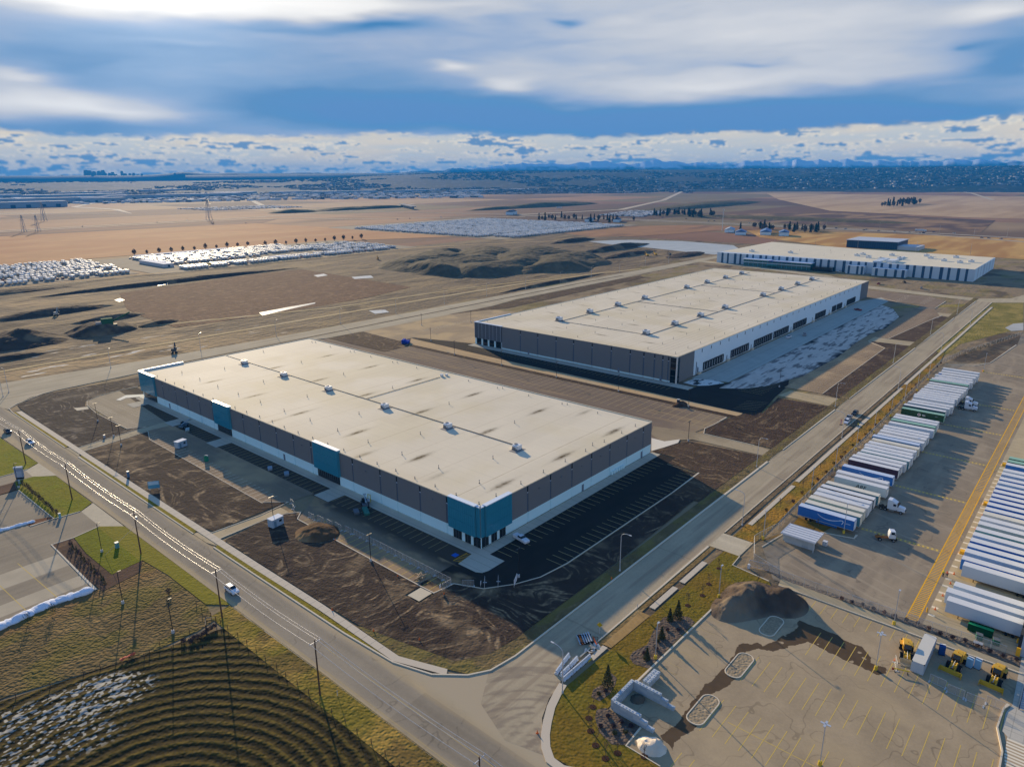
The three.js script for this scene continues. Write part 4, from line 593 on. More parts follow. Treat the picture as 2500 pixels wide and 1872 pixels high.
  for (const x of [336.4, 372, 406, 472, 514, 551, 589]) { part('door', slab(x, x + 1.1, 1.1, 3.3, Z1 + .02, Z1 + .06), B.door, W); const s = part('door_stairs', [slab(x - .6, x + 1.6, 0, 1.05, Z1 + .03, Z1 + 1.3)], walkM, W); for (let k = 0; k < 4; k++) part('step', slab(x + 1.62 + k * .3, x + 1.9 + k * .3, 0, .85 - k * .2, Z1 + .1, Z1 + 1.2), walkM, s); part('handrail', [rod([x - .6, 2.1, Z1 + 1.25], [x + 1.6, 2.1, Z1 + 1.25], .04), rod([x + 1.6, 2.1, Z1 + 1.25], [x + 2.9, 1.2, Z1 + 1.25], .04), rod([x - .6, 1.05, Z1 + 1.25], [x - .6, 2.1, Z1 + 1.25], .04)], B.rtuDark, s); }
  for (const x of [334.4, 336]) part('downpipe', slab(x, x + .25, 0, x < 335 ? 7 : 4, Z1 + .01, Z1 + .3), B.slit, W);
  // screened office corner
  { const f = part('metal_screen', slab(X0 - .5, X0 - .2, 4.2, 14, Z0, -279.8), B.screen, W); for (let i = 0; i < 36; i++) part('screen_fin', slab(X0 - .62, X0 - .51, 4.25, 13.95, Z0 + .2 + i * .62, Z0 + .28 + i * .62), i % 5 ? B.screen : B.cap, f); part('screen_coping', slab(X0 - .7, X0 + .8, 14.02, 14.3, Z0 - .4, -279.4), B.cap, f); part('screen_coping', slab(X0 + .82, X0 + 34, 14.02, 14.3, Z0 - .4, Z0 + .9), B.cap, f);
    for (let i = 0; i < 4; i++) { part('office_window', slab(X0 - .12, X0 + .1, .2, 4, Z0 + 1.6 + i * 5.4, Z0 + 5.6 + i * 5.4), B.pane, W); part('pier', slab(X0 - .3, X0 + .1, 0, 4.1, Z0 + .2 + i * 5.4, Z0 + 1.5 + i * 5.4), B.band, W); part('side_window', slab(X0 + 1 + i * 6, X0 + 6 + i * 6, .2, 4, Z0 - .1, Z0 - .02), B.pane, W); } part('wall_panel', slab(X0 + .01, X0 + .36, 4.1, Hh - .13, Z0, -279.6), B.taupe, W); }
  for (const z of [-264, -201]) for (const x of [350, 384, 418.5, 455, 521, 557.5, 593.5, 628]) roofUnit(W, x, Hh, z, 1.35);
  part('gas_pipe', [slab(349, 640, Hh + .08, Hh + .26, -261.9, -261.6), slab(349, 640, Hh + .08, Hh + .26, -198.9, -198.6), slab(348.4, 348.7, Hh + .08, Hh + .24, -261, -199.5), slab(440, 440.3, Hh + .08, Hh + .24, -261, -199.5), slab(540, 540.3, Hh + .08, Hh + .24, -261, -199.5)], B.pipe, W);
  const r = mulberry(12); for (let i = 0; i < 110; i++) ventPipe(W, X0 + 6 + Math.floor(i / 5) * 15 + (r() - .5), Hh, [-296, -246, -226, -182, -166][i % 5] + (r() - .5) * 2, .9);
}
// ---------------------------------------------------------------- striped warehouse beyond
{
  const X0 = 807.5, X1 = 948, Z0 = -372, Z1 = -107, Hh = 12, W = thing('warehouse', 'pale warehouse with dark blue vertical stripes beyond the long warehouse', 'building');
  const g = flatGeometry([[X0, Z1], [X1 - 12, Z1 - 1], [X1, -250], [X1 + 30, Z0], [X0 + 12, Z0]], Hh), m = white(); ownMap(g, m, X0, Z0, X1 + 30 - X0, Z1 - Z0, .6, (x, z, q) => { put(q, S(222, 214, 198), .92 + .12 * fbm(x / 9, z / 5, 4)); if (z < -240) scaleC(q, .97); }); part('roof', g, m, W);
  part('wall_core', slab(X0 + .5, X1 - 13, 0, Hh - .06, Z0 + 1, Z1 - .5), B.stripeW, W);
  let z = Z0, k = 0; const ws = [5.6, 2.6, 4.6, 2.2, 6.4, 3.0, 3.8, 2.4]; while (z < Z1 - .1) { const w = Math.min(ws[k % 8], Z1 - z); part('wall_panel', slab(X0, X0 + .5, 0, Hh - .02, z, z + w - .04), k % 2 ? B.stripeB : B.stripeW, W); z += w; k++; }
  let x = X0 + .52; k = 0; while (x < X1 - 13) { const w = Math.min(ws[(k + 3) % 8] * 1.6, X1 - 13 - x); part('wall_panel', slab(x, x + w - .04, 0, Hh - .02, Z1 - .48, Z1), k % 3 ? B.whiteWall : B.stripeW, W); x += w; k++; }
  const of = part('office_wing', slab(797, X0 - .02, 0, 7.4, -334, -258), B.teal, W); part('wing_roof', [slab(795.6, X0 - .05, 7.42, 8.2, -335, -302), slab(795.2, X0 - .05, 7.42, 7.9, -300, -257)], B.cap, of); part('wing_band', slab(796.4, 796.9, 4.2, 5, -334, -258), B.stripeW, of); part('wing_fascia', slab(795.3, 795.55, 7.0, 8.1, -304, -280), mat([.06, .09, .4]), of); for (let i = 0; i < 14; i++) part('wing_mullion', slab(796.8, 796.98, 0, 7.3, -333.6 + i * 5.5, -333.3 + i * 5.5), B.mullion, of); part('entrance_canopy', slab(793, 796.8, 3, 3.3, -306, -294), mat([.05, .35, .33]), of);
  part('dark_block', slab(797.5, X0 - .02, 0, 4.6, -256, -236), B.dark, W);
  const y1 = part('projecting_bay', slab(799, X0 - .02, 0, 8.4, -222, -204), B.stripeW, W); for (const q of [-220, -211.5, -207]) part('bay_stripe', slab(798.9, 798.99, 0, 8.4, q, q + 2.2), B.stripeB, y1);
  const y2 = part('projecting_bay', slab(798, X0 - .02, 0, 7.6, -196, -164), B.stripeW, W); for (const q of [-193, -184, -175, -168]) part('bay_stripe', slab(797.9, 797.99, 0, 7.6, q, q + 2.6), B.stripeB, y2);
  part('rooftop_step', slab(X0 + 1, X0 + 40, Hh + .02, Hh + 1.6, -199, -192), B.stripeW, W); part('roof_duct', [slab(816, 834, Hh + .02, Hh + 2.4, -188, -180), slab(835, 880, Hh + .02, Hh + 1, -186, -184)], B.rtu, W);
  for (const [a, b] of [[842, -200], [856, -184], [850, -214], [864, -230], [884, -160], [890, -200], [880, -228], [905, -168], [908, -140], [866, -144], [858, -128], [872, -120], [850, -300], [838, -342]]) { const u = part('rooftop_unit', box(4, 2.2, 5, a, Hh + 1.12, b), B.rtu, W); part('fan_hood', cyl(1, 1, .4, a, Hh + 2.24, b, 10), B.rtuDark, u); }
  for (const [a, b] of [[860, -330], [880, -300], [900, -270], [845, -260], [876, -262], [852, -240]]) ventPipe(W, a, Hh, b, 2);
}
{ // navy shed behind it
  const W = thing('metal_shed', 'navy blue metal building with pale roof behind the striped warehouse', 'building'), z0 = -306, z1 = -240;
  part('wall', slab(1090, 1150, 0, 10, z0, z1), B.navy, W); const r = part('roof', slab(1088.5, 1151, 10.02, 10.8, z0 - 1, z1 + 1), B.roofGrey, W); for (let i = 0; i < 22; i++) part('cladding_rib', slab(1089.8, 1089.98, 0, 10, z0 + i * 3, z0 + i * 3 + .4), B.stripeB, W); part('lean_to', slab(1092, 1130, 0, 5, z1 + .05, z1 + 26), B.roofGrey, W);
}
{ // distribution building on the right; only its wall stands in view
  const W = thing('distribution_building', 'pale blue-grey building wall with docked trailers along it', 'building'); const wm = mat([.36, .43, .52], { roughness: .7 });
  part('wall', slab(171.4, 560, 0, 13, -1.7, 20), wm, W); for (let x = 171.4; x < 300; x += 4.1) { const d = part('dock_shelter', [slab(x + .3, x + .8, 1, 4.6, -2.3, -1.72), slab(x + 3, x + 3.5, 1, 4.6, -2.3, -1.72), slab(x + .3, x + 3.5, 4.62, 5.1, -2.3, -1.72)], B.dock, W); }
  part('corner_guard', slab(171, 171.38, 0, 2, -2.4, -1.6), paintStrong, W); part('roof', slab(171.2, 560, 13.02, 13.4, -1.9, 20), B.roofGrey, W);
  const st = thing('steel_stairs', 'blue-grey steel stairs with railings by the distribution building', 'stairs', [150, 0, 0]); for (let i = 0; i < 9; i++) part('tread', slab(2 + i * .45, 2.4 + i * .45, .3 + i * .2, .36 + i * .2, .4, 3.4), mat([.35, .42, .5]), st); part('stringer', [rod([1.8, .2, .35], [6.4, 2.2, .35], .08), rod([1.8, .2, 3.5], [6.4, 2.2, 3.5], .08)], B.navy, st); part('railing', [rod([1.8, 1.3, .3], [6.4, 3.3, .3], .05), rod([1.8, 0, .3], [1.8, 1.3, .3], .05), rod([4, 1.2, .3], [4, 2.3, .3], .05), rod([6.4, 2, .3], [6.4, 3.3, .3], .05)], B.navy, st);
}
area('entrance_plaza', [[131, .6], [136.4, -.2], [142, -.4], [143, -1.3], [149, -1.5], [152.4, -.8], [171, -1.2], [171, 8], [128, 8]], .1, (x, z, q) => { concrete(S(190, 186, 180), 2, 2)(x, z, q); if (x < 141.6) { put(q, S(176, 158, 136)); if (Math.abs(x / .9 - Math.round(x / .9)) < .24) put(q, S(226, 218, 204)); } }, .12);
kerb([[131, -.4], [137, -.6], [141, -1.6], [143.4, -2.2], [150, -2], [152, -1.4]], false, .3, .3);

// ---------------------------------------------------------------- farm and far buildings
{
  const farm = (x, z, w, d, h, roof, turn, label) => { const o = thing('farm_building', label, 'building', [x, 0, z], turn); part('wall', box(w, h, d, 0, h / 2, 0), B.whiteWall, o); const s = new THREE.Shape([[-d / 2 - .6, h], [d / 2 + .6, h], [0, h + d * .22]].map((p) => new THREE.Vector2(...p))), g = new THREE.ExtrudeGeometry(s, { depth: w + 1, bevelEnabled: false }); g.rotateY(Math.PI / 2); g.translate(-w / 2 - .5, .02, 0); part('roof', g, roof, o); for (let i = 0; i < 3; i++) part('door', box(3, h * .7, .1, -w / 2 + w * (.2 + .3 * i), h * .35, d / 2 + .06), B.navy, o); return o; };
  const blue = mat([.05, .14, .32], { roughness: .5 }), pale = mat([.4, .48, .56]), T = rad(20);
  farm(1262, -560, 34, 16, 5, pale, T, 'grey roofed farm shed beside the mast'); farm(1218, -520, 26, 18, 5, blue, T, 'small blue roofed farm shed in front'); farm(1256, -490, 56, 18, 5, blue, T, 'long blue roofed farm barn'); farm(1240, -452, 30, 16, 6, blue, T, 'blue roofed farm house by the poplars');
  for (const [x, z, w, d, h, l] of [[1395, -890, 30, 14, 6, 'low house among bare trees beside the far trailer storage'], [1370, -950, 34, 14, 6, 'dark roofed house behind the far trailer storage'], [1500, -1300, 40, 20, 8, 'lone shed by the interchange']]) farm(x, z, w, d, h, B.navy, .4, l);
  // far warehouses
  const list = [[880, -3230, 260, 60, 22], [1160, -3720, 360, 70, 24], [1300, -3640, 180, 60, 20], [1530, -3900, 240, 80, 24], [1660, -3890, 300, 80, 24], [1960, -3950, 360, 90, 22], [900, -3900, 380, 80, 22], [700, -4300, 420, 80, 24], [1500, -4600, 500, 120, 22], [1000, -4900, 600, 140, 24], [1800, -5200, 400, 120, 24], [2300, -4300, 260, 100, 20], [2650, -4150, 340, 60, 18], [2850, -3900, 460, 60, 18], [3250, -3700, 420, 60, 18], [3500, -3350, 380, 60, 16], [2300, -5300, 300, 100, 30], [700, -5600, 400, 160, 24], [3900, -3250, 300, 50, 16]];
  const wm = mat([.32, .38, .44]), rm = mat([.62, .62, .62]);
  list.forEach(([x, z, w, d, h]) => { const o = thing('far_warehouse', 'flat roofed industrial building far off on the plain', 'building', [x, 0, z], rad(-6), 'industrial buildings far off on the plain'); part('wall', box(w, h - 1, d, 0, (h - 1) / 2, 0), wm, o); part('roof', box(w + 2, 1, d + 2, 0, h - .48, 0), rm, o); for (let i = 0; i < 5; i++) part('loading_bay', box(w * .06, h * .5, .4, -w / 2 + w * (.12 + .19 * i), h * .25, d / 2 + .25), B.navy, o); });
  // downtown towers on the horizon
  const sky = mat([.10, .14, .18], { roughness: .5 }); const r = mulberry(5), rows = [[211, 415, 9], [220, 416, 11], [231, 418, 8], [243, 417, 9], [253, 415, 8], [259, 422, 6], [268, 422, 6], [276, 420, 7], [284, 425, 6], [299, 417, 6], [306, 423, 8], [318, 423, 6], [327, 422, 6], [337, 425, 6], [347, 424, 5], [360, 426, 6], [420, 423, 5], [428, 422, 5], [152, 427, 7], [180, 428, 5], [290, 428, 10], [240, 428, 14]];
  for (const [px, py, w] of rows) { const d0 = rayOf(px, 436).setY(0).normalize(), D = 9600 + r() * 900, t = D / (d0.dot(new THREE.Vector3(fw.x, 0, fw.z).normalize())), q = rayOf(px, py), k = D / q.dot(fw.clone().setY(0).normalize()), h = EYE + q.y * k, wid = w / FOCAL * D * .9, o = thing('office_tower', 'office tower in the distant downtown skyline', 'tower', [d0.x * t, 0, d0.z * t], rad(15 + 30 * r()), 'office towers of the distant skyline'); part('shaft', box(wid, h * .9, wid * .8, 0, h * .45, 0), sky, o); part('crown', box(wid * .8, h * .1, wid * .6, 0, h * .95, 0), sky, o); }
}
// ================================================================ HILLS, MOUNTAINS, EARTH HEAPS
const fwH = fw.clone().setY(0).normalize(), rtH = rt.clone().setY(0).normalize();
const polar = (az, d) => [fwH.x * Math.cos(rad(az)) * d + rtH.x * Math.sin(rad(az)) * d, fwH.z * Math.cos(rad(az)) * d + rtH.z * Math.sin(rad(az)) * d];
function ridge(name, az0, az1, d0, d1, na, nd, hfn, m) {
  const pos = [], uv = [], idx = [];
  for (let j = 0; j <= nd; j++) for (let i = 0; i <= na; i++) { const a = mix(az0, az1, i / na), d = mix(d0, d1, j / nd), [x, z] = polar(a, d); pos.push(x, hfn(a, d, j / nd), z); uv.push(i / na, j / nd); }
  for (let j = 0; j < nd; j++) for (let i = 0; i < na; i++) { const a = j * (na + 1) + i, b = a + 1, c = a + na + 1, e = c + 1; idx.push(a, b, c, b, e, c); }
  const g = new THREE.BufferGeometry(); g.setAttribute('position', new THREE.Float32BufferAttribute(pos, 3)); g.setAttribute('uv', new THREE.Float32BufferAttribute(uv, 2)); g.setIndex(idx); g.computeVertexNormals();
  const o = new THREE.Mesh(g, m); o.name = numbered(name); o.userData.kind = 'structure'; scene.add(o); return o;
}
const plateauH = (a, d) => { const e = sstep(4300, 8300, d), left = sstep(-22, 2, a); return -3 + e * (mix(82, 158, left) + 9 * (fbm(a / 3, .2, 3) - .5)) + 14 * e * (1 - e) * 4 * (fbm(a / 1.6, d / 500, 4) - .5); };
{
  const m = white();
  const fn = (u, v, q) => { put(q, [.012, .026, .03], .7 + .6 * fbm(u * 1.1, v, 4)); blend(q, [.05, .05, .045], .8 * sstep(.56, .68, fbm(u / 2.4, v / 4.5 + 5, 4))); blend(q, [.14, .15, .16], .6 * sstep(.69, .74, fbm(u * 3.2, v * 1.5, 3))); };
  const pl = ridge('plateau', -42, 50, 4300, 8600, 420, 60, (a, d) => plateauH(a, d), m); ownMap(pl.geometry, m, 0, 0, 96, 40, .047, fn);
}
{
  const dim = mat([.05, .07, .08]); ridge('hills', -46, -4, 10400, 11000, 220, 6, (a, d, t) => Math.sin(t * Math.PI * .5) * (150 + 40 * (fbm(a / 4 + 3, 1, 4) - .4) + 30 * Math.exp(-Math.pow((a + 20.5) / 2.6, 2)) + 28 * Math.exp(-Math.pow((a + 24) / 1.2, 2))), dim);
  // snowy range: jagged crest, snow above, rock below
  const m = new THREE.MeshPhysicalMaterial({ specularIntensity: .05, roughness: 1, vertexColors: true }), crest = (a) => { const base = .35 + .75 * sstep(-10, 4, a) - .25 * sstep(22, 34, a), j = fbm(a * .55 + 5, 2, 4), k = Math.abs(fbm(a * .9, 9, 3) - .5); return 102 + 12400 * Math.tan(rad(base * (.66 + .7 * (j - .4) + .4 * k))); };
  const o = ridge('mountains', -24, 48, 11400, 12400, 900, 12, (a, d, t) => Math.pow(t, 1.25) * crest(a) * (1 + .22 * (1 - t) * (fbm(a * 4, t * 5, 3) - .5)), m);
  const p = o.geometry.attributes.position, c = new Float32Array(p.count * 3); for (let i = 0; i < p.count; i++) { const s = sstep(190, 250, p.getY(i) + 90 * (fbm(i / 40, p.getY(i) / 30, 3) - .5)); c.set([mix(.05, .8, s), mix(.07, .82, s), mix(.09, .86, s)], i * 3); } o.geometry.setAttribute('color', new THREE.BufferAttribute(c, 3));
  ridge('foothills', -24, 50, 9300, 9900, 300, 5, (a, d, t) => Math.sin(t * Math.PI / 2) * (142 + 60 * (fbm(a / 2.2 + 8, 3, 4) - .35) * sstep(-18, 0, a)), mat([.03, .06, .08]));
}
{ // suburbs on the slope and along its foot: too many and too far to count
  const r = mulberry(33), N = 9000, g = box(11, 6, 9, 0, 3, 0), im = new THREE.InstancedMesh(g, new THREE.MeshPhysicalMaterial({ specularIntensity: .1, roughness: .9 }), N), M = new THREE.Matrix4(), c = new THREE.Color(); let n = 0;
  for (let i = 0; i < 60000 && n < N; i++) { const a = -38 + 84 * r(), d = 4300 + 3800 * Math.pow(r(), 1.4), [x, z] = polar(a, d); const dens = fbm(x / 700, z / 700, 3); if (dens < .47 || (a > 14 && d < 5000)) continue; const s = .8 + 1.6 * r() * (r() < .06 ? 3 : 1); M.makeRotationY(r() * 3).setPosition(x, plateauH(a, d), z); M.scale(new THREE.Vector3(s, .8 + .5 * r(), s)); im.setMatrixAt(n, M); const k = r() < .15 ? .4 : .05 + .1 * r(); im.setColorAt(n++, c.setRGB(k, k, k * 1.02)); }
  im.count = n; im.name = 'distant_suburb'; tag(im, 'mass of small houses spread over the far slope', 'suburb', null, 'stuff'); scene.add(im);
}
{ // scattered sheds and vehicles over the industrial plain, and far lots of parked cars
  const r = mulberry(34), N = 2600, im = new THREE.InstancedMesh(box(14, 6, 9, 0, 3, 0), new THREE.MeshPhysicalMaterial({ specularIntensity: .1, roughness: .8 }), N), M = new THREE.Matrix4(), c = new THREE.Color();
  for (let n = 0; n < N; n++) { const t = r(); let x, z; if (t < .3) { x = 1150 + 330 * r(); z = -2300 - 260 * r() + (x - 1200) * .1; } else if (t < .55) { x = 1600 + 260 * r(); z = -1080 + 130 * r() - (x - 1600) * .2; } else { const a = -36 + 34 * r(), d = 3600 + 1500 * r();[x, z] = polar(a, d); } const s = t < .55 ? .45 : .8 + 2 * r(); M.makeRotationY(r() < .5 ? .2 : 1.7).setPosition(x, -.3, z); M.scale(new THREE.Vector3(s, t < .55 ? .4 : .8 + r(), s)); im.setMatrixAt(n, M); const k = r() < .6 ? .65 : .1 + .2 * r(); im.setColorAt(n, c.setRGB(k, k, k)); }
  im.name = 'distant_sheds'; tag(im, 'scatter of far sheds and parked vehicles on the plain', 'sheds', null, 'stuff'); scene.add(im);
}
const heapMat = (g, x0, x1, z0, z1, dark, pale, res = .6, amount = .5) => { const m = white(); ownMap(g, m, x0, z0, x1 - x0, z1 - z0, res, (x, z, q) => { put(q, dark, .6 + .8 * fbm(x / 4, z / 4, 4)); blend(q, pale, amount * sstep(.52, .72, fbm(x / 12 + 4, z / 12, 4))); }); m.bumpMap = reliefTile(earthBump); m.bumpScale = .6; return m; };
function heap(name, label, cx, cz, rx, rz, h, step, dark, pale, o = {}) {
  const k = 1.25, f = (x, z) => { const wx = x + rx * .35 * (fbm(x / rx * 1.6, z / rz * 1.6, 3) - .5), wz = z + rz * .35 * (fbm(x / rx * 1.6 + 7, z / rz * 1.6, 3) - .5), u = (wx - cx) / rx, v = (wz - cz) / rz, s = Math.sqrt(u * u + v * v); return h * (o.cone ? Math.max(-.15, 1 - s) : Math.max(-.12, 1 - s * s)) * (.8 + .45 * fbm(x / (rx * .4), z / (rz * .4), 4)) + (o.rough ?? .1) * h * (fbm(x / 1.4, z / 1.4, 3) - .5) * sstep(1.05, .7, s) - .1; };
  const g = relief(cx - rx * k, cx + rx * k, cz - rz * k, cz + rz * k, step, f); return single(name, g, heapMat(g, cx - rx * k, cx + rx * k, cz - rz * k, cz + rz * k, dark, pale, Math.max(.15, step * .6)), label, 'heap', o.group);
}
const DK = S(74, 64, 58), PL = S(150, 130, 104);
{ // long spoil heaps west of the back road
  const f = (x, z) => { const u = (x - 655) / 150, v = (z + 590) / 140, e = sstep(1, .72, Math.hypot(u, v) + .3 * (fbm(x / 60, z / 60, 3) - .5)); return -1.2 + e * (3 + 5.5 * fbm(x / 55, z / 40, 4) + 4.5 * Math.abs(Math.sin((x * .5 + z) / 24 + 3 * fbm(x / 70, z / 70, 2))) + 1.4 * fbm(x / 6, z / 6, 3)); };
  const g = relief(490, 830, -750, -440, 2, f); single('spoil_heap', g, heapMat(g, 490, 830, -750, -440, S(88, 82, 70), S(124, 112, 92), 1, .4), 'broad field of dark dumped earth ridges beyond the back road', 'heap');
}
for (const [x, z, rx, rz, h, l, o] of [[128, -540, 26, 30, 9, 'tall pointed dark heap of gravel on the graded earth', { cone: true }], [176, -535, 22, 20, 6, 'dark heap beside the green screening machine', {}], [60, -600, 40, 24, 6, 'dark heap at the field edge behind the gravel heap', {}], [175, -640, 46, 14, 4, 'long low dark bank behind the graded earth', {}], [196, -578, 26, 8, 3, 'low bank between field and screening machine', {}], [108, -492, 22, 6, 2.5, 'small ridge of earth by the back road', {}], [212, -528, 16, 5, 2.4, 'low dark ridge right of the screening machine', {}], [880, -560, 90, 12, 6, 'long dark bank in front of the frozen pond', {}], [820, -500, 70, 9, 4, 'second earth bank below the pond', {}], [860, -440, 46, 16, 3, 'grey bank at the end of the pond', {}], [560, -424, 90, 5, 2.2, 'low bank along the back road', {}], [940, -680, 60, 12, 5, 'dark bank at the far end of the pond', {}], [330, -738, 130, 9, 3, 'dark low bank along the ploughed field', {}], [120, -790, 120, 14, 3.4, 'long dark bank below the trailer storage', {}]])
  heap('earth_heap', l, x, z, rx, rz, h, Math.max(1, Math.min(rx, rz) / 14), DK, PL, o);
for (const [x, z, rx, rz, h, l] of [[1430, -1960, 120, 40, 9, 'grassy embankment at the near overpass ramp'], [1240, -1960, 90, 40, 9, 'embankment under the loop ramp'], [1560, -1960, 160, 26, 9, 'embankment under the highway bridge'], [1750, -1560, 160, 30, 8, 'far grassy highway embankment slope'], [2000, -1560, 300, 60, 14, 'dark hill beyond the highway'], [1700, -640, 60, 300, 6, 'dark bank behind the highway'], [2300, -1100, 420, 70, 12, 'dark wooded rise beyond the highway']])
  heap('embankment', l, x, z, rx, rz, h, Math.max(6, Math.min(rx, rz) / 8), S(96, 88, 66), S(128, 112, 84));
{ const o = thing('highway_bridge', 'long low highway overpass on pale piers', 'bridge', [1618, 0, -1870], rad(59)); part('deck', box(250, 2.4, 14, 0, 9.4, 0), mat([.3, .3, .3]), o); for (let i = 0; i < 5; i++) part('pier', box(2, 8.3, 10, -100 + i * 50, 4.1, 0), mat([.35, .34, .32]), o); part('parapet', [box(250, 1, .5, 0, 11.1, 6.6), box(250, 1, .5, 0, 11.1, -6.6)], mat([.4, .4, .4]), o); }
// heaps inside the site
heap('earth_heap', 'small heap of straw coloured earth at the car park edge', 104, -168, 6.5, 7, 1.9, .35, S(90, 72, 56), S(182, 154, 116));
heap('earth_heap', 'ridge of dark earth in the trailer park corner', 283, -143, 5, 3, 1.6, .4, S(66, 52, 46), S(120, 98, 78));
{ // dirty snow heap in the lower car park
  const f = (x, z) => { const a = Math.exp(-Math.pow((x - 154) / 6.5, 2) - Math.pow((z + 55.6) / 4.6, 2)), b = Math.exp(-Math.pow((x - 157.6) / 4.2, 2) - Math.pow((z + 48.2) / 3.8, 2)), c = Math.exp(-Math.pow((x - 146.4) / 4.4, 2) - Math.pow((z + 57.6) / 3.2, 2)); const r = 4.4 * a + 4.6 * b + 2.4 * c - .5; return r + (r > 0 ? 1.5 * (fbm(x / 1.8, z / 1.8, 4) - .5) * Math.min(1, r) : 0); };
  const g = relief(136, 166, -63, -40, .3, f); single('ploughed_snow_heap', g, heapMat(g, 136, 166, -63, -40, S(84, 74, 68), S(150, 136, 118), .15, .6), 'large heap of ploughed snow buried under dark grit in the car park corner', 'heap');
  heap('snow_heap', 'bright clean snow lump beside the grit covered heap', 147.6, -54.6, 2.2, 1.5, 1.0, .15, [.78, .8, .83], [.8, .82, .84]);
  heap('snow_heap', 'lumpy dirty white snow heap outside the block enclosure', 96.6, -50.3, 2.4, 3.1, 1.5, .12, S(214, 202, 190), S(86, 78, 74), { rough: .5 });
  const snowM = mat([.74, .76, .8]); const rr = mulberry(8);
  const ridgeSnow = (name, pts, w, h, label) => { const gs = []; for (let i = 0; i < pts.length - 1; i++) { const n = 5; for (let k = 0; k < n; k++) { const x = mix(pts[i][0], pts[i + 1][0], (k + .5) / n), z = mix(pts[i][1], pts[i + 1][1], (k + .5) / n), g = new THREE.IcosahedronGeometry(1, 2), p = g.attributes.position, sd = rr() * 50; for (let q = 0; q < p.count; q++) { const s = 1 + .5 * (fbm(p.getX(q) * 1.2 + sd, p.getZ(q) * 1.2 + p.getY(q), 3) - .5); p.setXYZ(q, p.getX(q) * s, p.getY(q) * s, p.getZ(q) * s); } g.computeVertexNormals(); g.scale(w * (.8 + .5 * rr()), h * (.7 + .6 * rr()), w * (.8 + .4 * rr())); g.translate(x, h * .1, z); gs.push(g); } } return single(name, gs, snowM, label, 'snow'); };
  ridgeSnow('snow_ridge', [[22, -185.4], [28, -186.4], [34, -187.4], [39, -188.4], [48, -186.8]], 1.5, .9, 'ridge of ploughed snow along the edge of the west car park');
  ridgeSnow('snow_ridge', [[40, -243.6], [44, -243], [48, -242.6], [51, -242]], .9, .5, 'thin line of ploughed snow across the west car park');
}
